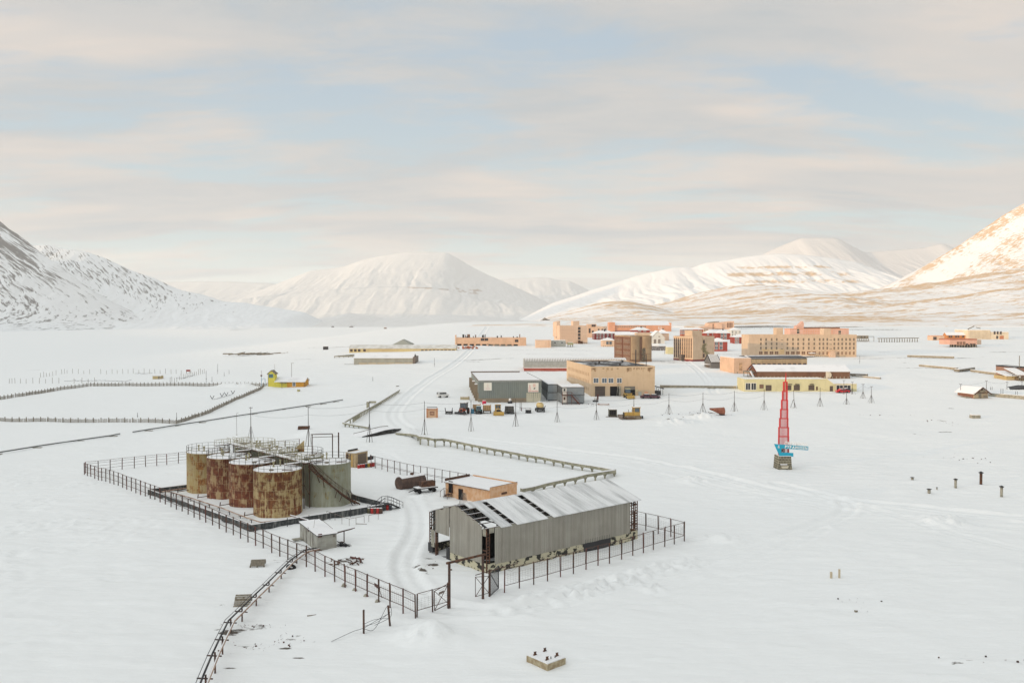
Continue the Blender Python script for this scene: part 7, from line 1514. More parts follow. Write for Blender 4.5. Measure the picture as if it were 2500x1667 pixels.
# ---- red monument
def monument():
    B = gp(MO(427,0)[0], MO(0,1475)[1]); t = thing('monument', 'tall stepped red lattice spire on a stone block with a blue name board', 'monument', B, .0)
    mp = B.y/F; X = lambda x: (MO(x,0)[0]-MO(427,0)[0])*mp; Zz = lambda y: zat(B, MO(0,y)[1])-B.z
    st = mat('mossy stone blocks', (.20,.185,.13), .9, col2=(.10,.095,.07), nscale=2.5, amt=.8, bump=.5); mt = mat('pale mortar', (.52,.48,.38), .9)
    zt = Zz(1272); w0, w1 = X(532), X(520); dp = 1.5
    MB().add([(X(323),-dp,-.6),(X(533),-dp,-.6),(X(533),dp,-.6),(X(323),dp,-.6),(X(340),-dp*.85,zt),(X(521),-dp*.85,zt),(X(521),dp*.85,zt),(X(340),dp*.85,zt)],[(0,3,2,1),(4,5,6,7),(0,1,5,4),(1,2,6,5),(2,3,7,6),(3,0,4,7)]).build('plinth', mt, t)
    b = MB(); rows = 6
    for r in range(rows):
        z0 = zt*(r/rows)+.05; z1 = zt*((r+1)/rows)-.05; f = (r+.5)/rows; xl_ = X(323)+(X(340)-X(323))*f; xr_ = X(533)+(X(521)-X(533))*f; yy = -dp+(dp*.15)*f-.02; n = 4
        for i in range(n):
            o = .5*(r % 2)/n; a = max(0,(i/n+o)); c = min(1,(i+1)/n+o); 
            if c-a < .05: continue
            b.box(xl_+(xr_-xl_)*a+.04, yy-.05, z0, xl_+(xr_-xl_)*c-.04, yy+.2, z1)
            b.box(xl_-.05, -dp+2*dp*a+.05, z0, xl_+.2, -dp+2*dp*c-.05, z1)
        if r % 2: b.box(xl_+.02, yy-.05, z0, xl_+(xr_-xl_)*.125-.04, yy+.2, z1)
    b.build('stone_block', st, t); MB().prism([(X(360),zt*.30),(X(480),zt*.32),(X(462),zt*.14),(X(385),zt*.14)], -dp-.22, -dp-.06).build('plaque', mt, t); MB().box(X(355),-dp-.30,zt*.40,X(455),-dp-.05,zt*.46).box(X(350),-dp-.02,zt+.002,X(515),dp*.6,zt+.08).build('snow_cover', SNOW, t)
    RD = mat('monument red', (.58,.035,.035), .55, col2=(.46,.03,.03), nscale=1, amt=.5)
    lv = [(1272,365,510,7),(990,366,507,7),(858,377,497,6),(725,390,493,5),(592,403,489,4),(458,417,483,3),(325,430,480,2),(190,444,480,1)]
    ys = [q[0] for q in lv[1:]]+[50]
    for i, (y0, x0, x1, nb) in enumerate(lv):
        z0, z1 = Zz(y0), Zz(ys[i]); a, c = X(x0), X(x1); d = .1; m = MB(); w = .115
        if i == 7:
            m.bar(((X(462)),0,z0),(X(465),0,z1),.32,n=6,r2=.06); m.build('spire_tip', RD, t); continue
        for yy in (-d, d):
            m.bar((a,yy,z0),(a,yy,z1),w*1.5).bar((c,yy,z0),(c,yy,z1),w*1.5).bar((a-.08,yy,z1-.1),(c+.08,yy,z1-.1),w*1.4)
            for k in range(nb): x = a+(c-a)*(k+1)/(nb+1); m.bar((x,yy,z0),(x,yy,z1),.06)
        m.bar((a,-d,z1-.1),(a,d,z1-.1),w).bar((c,-d,z1-.1),(c,d,z1-.1),w)
        m.build('lattice_tier', RD, t)
    BLU = mat('turquoise board paint', (.015,.33,.48), .5); y0 = -1.35; bd = MB()
    top = lambda x: Zz(1093+(x-270)*(1130-1093)/500); bot = lambda x: Zz(1158+(x-400)*(1185-1158)/370)
    P = [(X(270),top(270)),(X(770),top(770)),(X(768),bot(768)),(X(400),bot(400)),(X(375),bot(400)),(X(372),Zz(1215)),(X(400),Zz(1217)),(X(552),Zz(1225)),(X(551),Zz(1278)),(X(350),Zz(1268))]
    # split into convex pieces, butted
    pcs = [[P[0],P[1],P[2],P[3],P[4],(X(270+(350-270)*(1158-1093)/175),bot(400))],[(X(270+(350-270)*(1158-1093)/175),bot(400)),P[4],P[5],(X(270+80*(1215-1093)/175),Zz(1215))],[(X(270+80*(1215-1093)/175),Zz(1215)),P[5],P[6],P[7],P[8],P[9]]]
    for q in pcs: bd.prism(q, y0, y0+.25)
    bo = bd.build('name_board', BLU, t); WT = mat('white letter paint', (.78,.78,.76), .5)
    hgt = (top(600)-bot(600)); sl = -math.atan2(top(270)-top(770), X(770)-X(270))
    o = text('PYRAMIDEN', t, bo, (X(590), y0-.03, (top(590)+bot(590))/2-hgt*.34), hgt*.74, WT, X(755)-X(425), spacing=1.25, bold=.05); o.rotation_euler = (math.pi/2, -sl, 0)
    o = text('ПИРАМИДА', t, bo, (X(590), y0+.1, top(590)+.0), hgt*.85, WT, X(755)-X(425), spacing=1.25, thick=.04, bold=.06); o.rotation_euler = (math.pi/2, -sl, 0)
    a = MB(); ax, az = X(335), Zz(1130); s = hgt*.36
    a.bar((ax,y0-.04,az+s),(ax,y0-.04,az-s),.09).bar((ax-s*.45,y0-.04,az+s*.62),(ax+s*.45,y0-.04,az+s*.62),.07)
    pr = None
    for i in range(9):
        q = math.radians(200+i*17.5); v = (ax+s*.75*math.cos(q),y0-.04,az-s*.15+s*.8*math.sin(q))
        if pr: a.bar(pr, v, .08)
        pr = v
    a.build('anchor_emblem', WT, bo)
    w = MB(); cx, cz = X(395), Zz(1190)
    for r in (X(427+32), X(427+16)): 
        pr = None
        for i in range(17):
            q = 2*math.pi*i/16; v = (cx+r*math.cos(q),y0+.2,cz+r*math.sin(q))
            if pr: w.bar(pr, v, .10)
            pr = v
    for i in range(6): q = math.pi*i/3; w.bar((cx,y0+.2,cz),(cx+X(459)*math.cos(q),y0+.2,cz+X(459)*math.sin(q)),.07)
    w.build('gear_wheel', M_DARK, t)
monument()
# ---- orange brick board with the year
def year_board():
    Wb = win(31.37,1030,980); A = gp(*Wb(350,1265)); Bp = gp(*Wb(1215,1140)); t = thing('year_board', 'orange brick framed board with a small roof and an old year panel', 'sign board', A, 0); k = A.y/F
    W_ = (1215-350)/31.37*k; h = zat(A, Wb(0,430)[1])-A.z; OR = mat('orange brick board', (.52,.25,.13), .85, col2=(.42,.19,.10), nscale=2, amt=.6); LP = mat('peach board', (.60,.40,.26), .85)
    MB().box(W_*.13,0,-.6,W_*.87,.5,h*.83).build('wall', LP, t); MB().box(0,-.15,-.6,W_*.13-.003,.6,h*.9).box(W_*.87+.003,-.15,-.6,W_,.6,h*.9).build('pillar', OR, t); MB().box(W_*.13,-.12,h*.72,W_*.87,-.003,h*.86).build('frieze', OR, t)
    fz = MB()
    for i in range(5): x = W_*(.2+.15*i); fz.prism([(x-.18,h*.79),(x,h*.75),(x+.18,h*.79),(x,h*.83)], -.16, -.125)
    fz.build('diamond', LP, t); MB().box(W_*.02,-.4,h*.90,W_*.9,.9,h*.95).build('roof_snow', SNOW, t); MB().box(W_*.02,.5,h*.955,W_*.95,.7,h*1.0).build('roof_board', M_DARK, t)
    pn = MB().box(W_*.30,-.06,h*.25,W_*.71,-.003,h*.60).build('panel', mat('dark red panel', (.20,.08,.05), .8), t); text('1983', t, pn, (W_*.505,-.08,h*.33), h*.20, LP, W_*.34)
year_board()
# ---- raised concrete ducts
M_DUCT = mat('old concrete duct', (.36,.34,.25), .9, col2=(.22,.21,.15), nscale=.9, amt=.8, bump=.4, streak=((.14,.13,.1),.4))
def duct(root, P, w=.45, hh=.5, snow=True):
    for a, b in zip(P, P[1:]):
        d = (b-a).normalized(); n = Vector((-d.y,d.x,0)).normalized()*w; up = Vector((0,0,hh)); q = .02*(b-a)
        A, B = a+q, b-q*.2
        MB().add([A-n-up,B-n-up,B+n-up,A+n-up,A-n,B-n,B+n,A+n],[(0,3,2,1),(4,5,6,7),(0,1,5,4),(1,2,6,5),(2,3,7,6),(3,0,4,7)]).build('duct_segment', M_DUCT, root)
    if snow:
        m = MB()
        for a, b in zip(P, P[1:]):
            d = (b-a).normalized(); n = Vector((-d.y,d.x,0)).normalized()*w*.7; s = Vector((0,0,.012)); e = Vector((0,0,.09)); m.add([a-n+s,b-n+s,b+n+s,a+n+s,a-n*.8+e,b-n*.8+e,b+n*.8+e,a+n*.8+e],[(0,3,2,1),(4,5,6,7),(0,1,5,4),(1,2,6,5),(2,3,7,6),(3,0,4,7)])
        m.build('snow_cover', SNOW, root)
def column_support(root, g, o, top, w=.30, cap=.5):
    q = g-o; MB().cb(q.x,q.y,q.z-.8,w,w,top-q.z+.8-.35).cb(q.x,q.y,top-.35,cap,w*1.2,.2).cb(q.x,q.y,top-.149,cap*1.4,w*1.3,.14).build('support', M_DUCT, root)
def long_duct():
    base = [(592,150),(637,178),(655,208),(717,217),(770,228),(840,218),(890,225),(942,236),(998,248),(1057,258),(1116,269),(1173,279),(1232,291),(1295,300),(1357,311),(1421,325),(1486,336),(1553,348),(1622,358),(1691,371),(1763,386),(1836,398),(1911,409),(1988,417),(2075,432),(2160,450)]
    topx = [470,640,760,890,1090,1240,1420,1600,1830,2080,2170]; topy = [105,130,158,166,210,236,272,302,345,386,402]
    def run(base, tx, ty, label, flip=None):
        G_ = [gp(*D4(*b)) for b in base]; o = G_[0]; root = thing('utility_duct', label, 'duct', o); P = []
        for b, g in zip(base, G_): y = float(np.interp(b[0], tx, ty)) if tx[0] < tx[-1] else float(np.interp(-b[0], [-v for v in tx], ty)); z = zat(g, D4(0,y)[1]); P.append(Vector((g.x-o.x,g.y-o.y,max(z-o.z, g.z-o.z+.7))))
        # gentle smoothing of the beam line
        for _ in range(2): P = [P[0]]+[Vector((p.x,p.y,(a.z+2*p.z+b.z)/4)) for a, p, b in zip(P, P[1:], P[2:])]+[P[-1]]
        duct(root, P)
        for g, p in zip(G_, P): column_support(root, g, o, p.z-.5)
        return G_, P, root, o
    G_, P, root, o = run(base, topx, topy, 'long raised concrete duct on columns curving right across the snow')
    a = gp(*D4(470,128)); 
    duct(root, [Vector((a.x-o.x,a.y-o.y,a.z-o.z+.5)), P[0]])
    b2 = [(2160,450),(2087,468),(2013,486),(1935,500),(1858,516),(1776,530),(1695,545),(1615,557),(1528,572),(1440,580)]
    run(b2, [2170,2080,1950,1780,1690,1530,1410], [402,418,428,476,488,533,553], 'wavy concrete duct coming back toward the brick pump house')
long_duct()
def short_ducts():
    def run(base, top, label, wdt=.35):
        G_ = [gp(*D3(*b)) for b in base]; o = G_[0]; root = thing('utility_duct', label, 'duct', o); P = [Vector((g.x-o.x,g.y-o.y,zat(g,D3(*t)[1])-o.z)) for g, t in zip(G_, top)]; duct(root, P, wdt, .35)
        n = 0
        for i in range(len(P)-1):
            L_ = (P[i+1]-P[i]).length; k = max(1, int(L_/1.7))
            for j in range(k): f = (j+.5)/k; q = P[i]+(P[i+1]-P[i])*f; g = gs(q.x+o.x,q.y+o.y)-o.z; MB().cb(q.x,q.y,g-.6,.26,.4,q.z-g+.6-.34).build('support', M_DUCT, root)
    run([(115,870),(255,828),(380,740),(520,650),(690,540),(840,445),(970,362)], [(112,818),(255,735),(380,662),(520,590),(690,492),(840,400),(960,322)], 'raised duct on close posts climbing away behind the tanks')
    run([(112,885),(300,905),(500,920)], [(108,822),(300,860),(520,892)], 'short duct arm turning right from the climbing duct')
    a = gp(*D3(490,600)); t = thing('duct_cabinet', 'small concrete frame joined to the climbing duct', 'duct', a); MB().box(-.4,-.3,-.3,.4,.3,1.9).box(.45,-.1,1.5,2.6,.4,2.1).build('frame', M_DUCT, t); MB().box(-.4,-.3,1.903,.4,.3,2.0).build('snow_cover', SNOW, t)
short_ducts()
def ramp():
    a = gp(*D3(402,1050)); b = gp(*D3(620,1030)); c = gp(*D3(900,985)); d = gp(*D3(1030,945)); o = a; t = thing('earth_ramp', 'long dark sided ramp with snow on top behind the depot', 'ramp', a)
    L_ = [a, a+(b-a)*.5, b, b+(c-b)*.5, c, d]; hs = [.05,.4,.7,1.0,1.0,.35]; n = Vector((-(d-a).y,(d-a).x,0)).normalized()*5.5; m = MB(); s = MB(); vs = []; vt = []
    for p, h in zip(L_, hs): q = p-o; vs += [q+Vector((0,0,-.6)), q+Vector((0,0,h))]; vt += [q+Vector((0,0,h+.02))+n*0, q+n+Vector((0,0,h*.9)), q+n*1.5+Vector((0,0,-.8))]
    m.add(vs, [(2*i,2*i+2,2*i+3,2*i+1) for i in range(5)]); m.build('dark_face', mat('dark earth and timber', (.035,.034,.032), .95, col2=(.16,.16,.15), nscale=1.2, amt=.8, thr=(.5,.66)), t)
    s.add(vt, [(3*i,3*i+3,3*i+4,3*i+1) for i in range(5)]+[(3*i+1,3*i+4,3*i+5,3*i+2) for i in range(5)]); s.build('snow_top', SNOW, t)
    MB().path([v+Vector((0,-.03,.05)) for v in vs[1::2]], .22, 4).build('edge_beam', M_DARK, t)
    r = MB(); P = [gp(*D3(*q)) for q in ((270,1008),(400,975),(540,935),(680,900),(800,888))]; r.path([p-o+Vector((0,0,.25)) for p in P], .16, 5); r.build('side_pipe', M_WIRE, t)
ramp()
# ---- pipelines on the left plain
def plain_pipe(pts, label, d=.32):
    G_ = [gp(*q) for q in pts]; o = G_[0]; t = thing('pipeline', label, 'pipeline', o); P = [g-o+Vector((0,0,.34)) for g in G_]; MB().path(P, d, 7).build('pipe', mat('lagged grey pipe', (.15,.165,.16), .8, col2=(.07,.07,.07), nscale=.6, amt=.7), t); MB().path([p+Vector((0,0,d*.5)) for p in P], d*.45, 5).build('snow_cover', SNOW, t)
    L_ = sum((b-a).length for a, b in zip(P, P[1:])); n = int(L_/8)
    for i in range(n):
        f = (i+.5)/n*(len(P)-1); k = int(f); q = P[k]+(P[k+1]-P[k])*(f-k); MB().cb(q.x,q.y-.3,-.3+q.z-.34,2.0,.9,.35).build('sleeper', M_WOOD, t)
plain_pipe([L1(-60,1366),L1(0,1350),L1(500,1268),L1(900,1210),L1(1270,1158),L1(1378,1136)], 'grey lagged pipeline low across the left edge of the plain')
plain_pipe([L1(1525,1117),L1(2000,1042),L1(2352,990),L2(330,935),L2(840,860),L2(1180,808),L2(1400,775),L2(1585,743)], 'grey lagged pipeline running behind the tanks to the middle of the plain')
# ---- picket fences
def picket(pts, label, H, n_posts=None):
    G_ = [gp(*q) for q in pts]; o = G_[0]; t = thing('picket_fence', label, 'fence', o, 0, 'old picket fences on the left plain'); M_PK = mat('weathered pickets', (.27,.245,.21), .9, col2=(.38,.35,.31), nscale=1.5, amt=.7)
    P = [g-o for g in G_]; L_ = [0]
    for a, b in zip(P, P[1:]): L_.append(L_[-1]+(b-a).xy.length)
    def on(s):
        i = max(k for k in range(len(L_)-1) if L_[k] <= s); f = (s-L_[i])/(L_[i+1]-L_[i]); q = P[i]+(P[i+1]-P[i])*f; q.z = gs(q.x+o.x,q.y+o.y)-o.z; return q
    m = MB(); rr = random.Random(len(pts)); s = 0; sp = .19 if L_[-1] < 400 else .3
    while s < L_[-1]:
        if rr.random() > .05: q = on(s); m.cb(q.x,q.y,q.z-.3,.09,.05,H*rr.uniform(.8,1.0)+.3)
        s += sp
    m.build('pickets', M_PK, t); n = n_posts or min(70, int(L_[-1]/4)); r = MB(); pv = None
    for i in range(n+1):
        q = on(min(L_[-1]-.01, L_[-1]*i/n)); MB().cb(q.x,q.y-.06,q.z-.4,.2,.16,H*1.25+.4).build('post', M_WOOD, t)
        if pv is not None: r.bar(pv+Vector((0,.05,H*.75)), q+Vector((0,.05,H*.75)), .07).bar(pv+Vector((0,.05,H*.25)), q+Vector((0,.05,H*.25)), .07)
        pv = q
    r.build('rail', M_PK, t)
picket([L1(-100,1000-40),L1(0,978),L1(520,984),L1(1200,992),L1(1700,992),L1(2030,1010),L1(2110,985),L1(2240,940),L1(2352,905),L2(220,800),L2(420,715),L2(560,655),L2(680,596)], 'nearer picket fence with a sharp bend on the left plain', 1.15, 60)
picket([L1(-100,748),L1(0,733),L1(290,690),L1(620,636),L1(850,602),L1(1030,578),L1(1500,578),L1(2000,574),L1(2352,577),L2(150,574),L2(520,574),L2(716,580)], 'farther picket fence running to the yellow cabin', 1.25, 75)
def post_row(lists, label):
    P = [gp(*q) for l in lists for q in l]; o = P[0]; t = thing('post_row', label, 'posts', o)
    for p in P: q = p-o; MB().bar((q.x,q.y,q.z-.4),(q.x+random.uniform(-.1,.1),q.y,q.z+random.uniform(1.6,2.7)),.11).build('post', M_WOOD, t)
post_row([[L1(x,545) for x in (108,138,172,235,300,378,452,524,604,676)],[L1(852,545),L1(940,545),L1(1014,545),L1(1088,545)]], 'near row of thin posts behind the farther picket fence')
post_row([[L1(466,478),L1(502,472),L1(533,468),L1(570,465),L1(605,460),L1(643,452),L1(710,440),L1(740,436)],[L1(x,433) for x in (770,833,900,963,1030,1158,1222,1287,1346,1410,1470,1532,1594,1655,1717,1778,1840,1902,1965,2023,2083)]], 'far row of thin posts on the left plain')
post_row([[L1(x,530-i*0) for i, x in enumerate((1953,1975,2003,2030))],[L1(x,505-(x-2060)*.27) for x in range(2060,2350,22)]], 'slanting row of posts with planks beside the picket fence bend')
def thin_things():
    for q0, q1, l in ((L1(1580,935),L1(0,882),'single thin post alone between the two picket fences'),(L1(2029,972),L1(0,878),'thin post at the bend of the nearer picket fence'),(L2(17,540),L2(0,395),'dark signal mast behind the picket fence'),(L2(148,435),L2(0,322),'tallest dark thin mast on the far plain'),(L2(223,465),L2(0,415),'short thin mast right of the tallest dark mast'),
                      (L2(83,530),L2(0,470),'low thin stake right of the dark signal mast'),(L2(279,437),L2(0,390),'faint thin stake farthest right of the mast group'),(L2(1930,520),L2(0,470),'small round sign on a stake in the open snow'),(U1(1442,625),U1(0,480),'thin pole before the long yellow barrack'),(T1(888,1265),T1(0,1160),'left of two thin poles before the depot shed'),(T1(905,1270),T1(0,1160),'right of two thin poles before the depot shed'),
                      (T3(1980,668),T3(0,568),'lone thin post right of the sandy block'),(T4(1795,1068),T4(0,985),'post left of a pair above the stone duct'),(T4(1822,1068),T4(0,985),'post right of a pair above the stone duct'),(T4(1982,1085),T4(0,1020),'left post before the fallen roof'),(T4(2005,1085),T4(0,1020),'right post before the fallen roof'),(T4(1665,1002),T4(0,962),'left short post behind the wooden house'),(T4(1684,1002),T4(0,962),'right short post behind the wooden house')):
        p = gp(*q0); h = zat(p, q1[1])-p.z; t = thing('thin_post', l, 'post', p, 0, 'thin posts standing in the snow'); MB().bar((0,0,-.5),(0,0,h),.13,n=5).build('shaft', M_POLE, t); MB().cyl(0,0,h*.28,h*.36,.14,6).build('band', M_DARK, t)
    for pl, l in (([L1(740,522),L1(860,520),L1(1000,525),L1(1200,518),L1(1440,527),L1(1500,515)],'long dark timber heap lying along the near post row'),([L1(1545,436),L1(1640,438),L1(1730,436)],'short dark timber heap in the far post row'),([L2(85,733),L2(140,728),L2(300,680),L2(330,672)],'dark beam with upturned brackets beside the picket fence'),([L1(2025,491),L1(2105,490),L1(2230,455)],'dark plank edge at the slanting posts'),
                  ([L2(275,222),L2(335,212)],'dark beam left of the collapsed frame'),([L2(1600,328),L2(1700,332)],'thin plank left of the hangar')):
        G_ = [gp(*q) for q in pl]; o = G_[0]; t = thing('timber_heap', l, 'timber', o); m = MB(); w = o.y/2100*1.5
        for a, b in zip(G_, G_[1:]):
            n = max(1, int((b-a).length/2.2))
            for i in range(n): q = a+(b-a)*i/n-o; r = a+(b-a)*(i+1.2)/n-o; m.bar(q+Vector((0,random.uniform(-.4,.4),.2)), r+Vector((0,random.uniform(-.4,.4),random.uniform(.15,.6))), w*.35, w*.35)
        m.build('beam', M_DARK, t)
        if 'brackets' in l:
            for f in (0,.45,.65,.97): q = G_[0]+(G_[-1]-G_[0])*f-o; MB().bar(q+Vector((0,0,.3)), q+Vector((-.7,0,1.5)), .16).bar(q+Vector((0,0,.3)), q+Vector((.7,0,1.5)), .16).build('bracket', M_DARK, t)
    g = gp(*L2(600,215)); t = thing('collapsed_frame', 'grey collapsed timber structure spread on the far plain', 'ruin', g); m = MB(); rr = random.Random(11)
    for i in range(34): x = rr.uniform(-18,17); m.bar((x,rr.uniform(-9,9),rr.uniform(.1,.8)),(x+rr.uniform(4,12),rr.uniform(-9,9),rr.uniform(.3,1.6)),.5,.4)
    m.build('fallen_beam', M_WOOD, t); MB().box(-24,4,.2,-18,6,.9).build('slab', M_WOOD, t)
    g = gp(*L2(1385,160)); t = thing('dark_box', 'small dark box left of the long yellow barrack', 'box', g); MB().box(-1.6,0,-.3,1.6,2,2.2).build('body', M_DARK, t); MB().box(-1.6,0,2.203,1.6,2,2.4).build('snow_cover', SNOW, t)
    g = gp(*L2(1130,1075)); t = thing('brick_pile', 'red brown brick stack in the snow behind the tanks', 'bricks', g); MB().prism([(-1.5,0),(1.5,0),(1.6,1.0),(-1.4,.9)], 0, 1).build('stack', M_RUST, t); MB().box(-1.3,0,1.0,1.5,.9,1.1).build('snow_cover', SNOW, t)
    g = gp(*T2(180,1300-3)); g = gp(1778,1013); g = gp(*win(9.8,1560,980)(1960,330)); t = thing('boiler_shell', 'rusty brown boiler cone tipped over at the rubble heap', 'boiler', g, .1); n = 16; vs = []
    for x, r, z in ((-3.4,.25,1.9),(-2.4,.45,1.7),(.3,1.15,1.1),(.9,1.2,1.15)): vs += [(x, r*math.cos(2*math.pi*i/n), z+r*math.sin(2*math.pi*i/n)) for i in range(n)]
    MB().add(vs, [(k*n+i,k*n+(i+1)%n,(k+1)*n+(i+1)%n,(k+1)*n+i) for k in range(3) for i in range(n)], 0, True).add([vs[i] for i in range(3*n,4*n)], [tuple(range(n))]).build('shell', mat('red rust', (.20,.07,.045), .85, col2=(.30,.13,.08), nscale=1, amt=.6), t); MB().cb(.3,0,-.2,1.2,1.6,.5).build('saddle', M_DARK, t)
    g = gp(*T1(520,630)); 
    for q, s, l in ((T1(215,478),1.0,'red brick rubble heap before the peach workshop row'),):
        g = gp(*q); t = thing('brick_heap', l, 'rubble', g); m = MB(); rr = random.Random(1)
        for i in range(40): m.cb(rr.gauss(0,3),rr.gauss(0,1.5),rr.uniform(-.2,1.6)*max(0,1-abs(rr.gauss(0,.5))),rr.uniform(.6,1.8),1,.6)
        m.build('rubble', wallmat('brick rubble',(.42,.15,.08)), t)
thin_things()
# ---- vehicles
M_TYRE = mat('tyre rubber', (.022,.022,.023), .9)
M_YEL = mat('machine yellow', (.50,.32,.08), .6, col2=(.34,.21,.08), nscale=1.5, amt=.6, thr=(.45,.6)); M_ORG = mat('machine red', (.42,.09,.04), .6, col2=(.30,.10,.07), nscale=1.5, amt=.5); M_TEAL = mat('cab teal', (.10,.26,.27), .6)
M_OLIVE = mat('dull olive paint', (.13,.125,.09), .8, col2=(.08,.075,.055), nscale=1, amt=.7); M_SLATE = mat('dark slate paint', (.10,.095,.085), .8, col2=(.06,.055,.05), nscale=1, amt=.7)
def wheel(root, x, y, r, w, rim=M_WIRE):
    n = 16; m = MB(); vs = [(x-w/2, y+r*math.cos(2*math.pi*i/n), r+r*math.sin(2*math.pi*i/n)) for i in range(n)]+[(x+w/2, y+r*math.cos(2*math.pi*i/n), r+r*math.sin(2*math.pi*i/n)) for i in range(n)]
    o = m.add(vs, [(i,(i+1)%n,n+(i+1)%n,n+i) for i in range(n)]+[tuple(range(n)),tuple(range(n,2*n))]).build('wheel', M_TYRE, root)
    for s in (-1,1): MB().add([(x+s*(w/2+.01), y+r*.5*math.cos(2*math.pi*i/8), r+r*.5*math.sin(2*math.pi*i/8)) for i in range(8)], [tuple(range(8))]).build('rim', rim, o)
def veh(name, label, cat, px, py, rz=0., grp='vehicles parked in the snow before the depot'):
    p = gp(px, py); return thing(name, label, cat, p, rz, grp)
def tractor(px, py, label, body, cab, s=1.0, blade=True, rz=.0):
    # x across, y = length pointing away; nose toward the camera
    t = veh('tractor', label, 'tractor', px, py, rz); 
    MB().box(-.4*s,-1.2*s,.7*s,.4*s,.9*s,1.5*s).build('hood', body, t); MB().box(-.3*s,-1.25*s,.8*s,.3*s,-1.205*s,1.4*s).build('grille', M_DARK, t)
    c = MB(); W_ = .85*s
    for x in (-W_,W_):
        for y in (.5*s,2.1*s): c.bar((x,y,1.2*s),(x*.9,y,2.75*s),.11*s)
    c.box(-W_,.45*s,1.1*s,W_,2.2*s,1.55*s).box(-W_-.05,.4*s,2.76*s,W_+.05,2.3*s,2.9*s); c.build('cab', cab, t); MB().box(-W_*.88,.56*s,1.56*s,W_*.88,2.0*s,2.7*s).build('cab_glass', M_GLASSB, t); MB().box(-W_,.4*s,2.905*s,W_,2.3*s,2.98*s).build('snow_cover', SNOW, t)
    for x in (-1,1): wheel(t, x*1.05*s, 1.6*s, .78*s, .42*s, body); wheel(t, x*.8*s, -.7*s, .45*s, .3*s, body)
    for x in (-.25,.25): MB().cyl(x*s,-1.24*s,1.5*s,1.62*s,.1*s,8).build('headlight', M_FRAMEW, t)
    MB().bar((.3*s,-.4*s,1.5*s),(.3*s,-.4*s,2.3*s),.08*s).build('exhaust', M_DARK, t); MB().box(-.9*s,-.3*s,.9*s,-.42*s,.5*s,1.2*s).box(.42*s,-.3*s,.9*s,.9*s,.5*s,1.2*s).build('fender', body, t)
    if blade: MB().box(-1.6*s,-2.0*s,.15*s,1.6*s,-1.85*s,.75*s).bar((-.6*s,-1.9*s,.5*s),(-.6*s,-.9*s,.8*s),.12).bar((.6*s,-1.9*s,.5*s),(.6*s,-.9*s,.8*s),.12).build('blade', M_DARK, t)
    return t
def crawler(px, py, label, body, s=1., rz=0, rops=True):
    t = veh('crawler_dozer', label, 'bulldozer', px, py, rz); 
    for x in (-1,1):
        P = [(-2.3*s,.5*s),(-1.9*s,.08*s),(1.9*s,.08*s),(2.3*s,.5*s),(1.9*s,.95*s),(-1.9*s,.95*s)]; MB().prism(P, x*.95*s-.28*s, x*.95*s+.28*s, axis='x').build('track', mat('muddy track', (.16,.12,.08), .9, col2=(.3,.26,.2), nscale=3, amt=.7), t)
    MB().box(-.65*s,-2.1*s,.9*s,.65*s,.3*s,1.75*s).build('hood', body, t); MB().box(-.6*s,-2.16*s,.95*s,.6*s,-2.104*s,1.7*s).build('grille', M_DARK, t); c = MB()
    c.box(-.85*s,.31*s,.9*s,.85*s,1.9*s,1.85*s).box(-.95*s,.25*s,2.9*s,.95*s,2.0*s,3.05*s)
    for x in (-.8,0,.8):
        for y in (.4,1.8): c.bar((x*s,y*s,1.85*s),(x*s,y*s,2.9*s),.12*s)
    c.build('cab', body, t); MB().box(-.74*s,.46*s,1.86*s,.74*s,1.74*s,2.88*s).build('cab_glass', M_GLASSB, t); MB().box(-.95*s,.25*s,3.055*s,.95*s,2.0*s,3.15*s).build('snow_cover', SNOW, t)
    MB().prism([(-2.95*s,.1*s),(-2.75*s,.05*s),(-2.9*s,.6*s),(-2.7*s,1.1*s),(-2.85*s,1.15*s),(-3.05*s,.6*s)], -1.6*s, 1.6*s, axis='x').build('blade', body if s < 1.05 else M_WIRE, t)
    for x in (-1.35,1.35): MB().bar((x*s,-2.8*s,.45*s),(x*s,.2*s,.5*s),.16*s).build('push_arm', M_RUST, t)
    for x in (-.45,.45): MB().cyl(x*s,-2.0*s,1.76*s,1.95*s,.12*s,8).build('headlight', M_FRAMEW, t)
    MB().bar((.3*s,-1*s,1.75*s),(.3*s,-1*s,2.5*s),.1).build('exhaust', M_DARK, t)
    return t
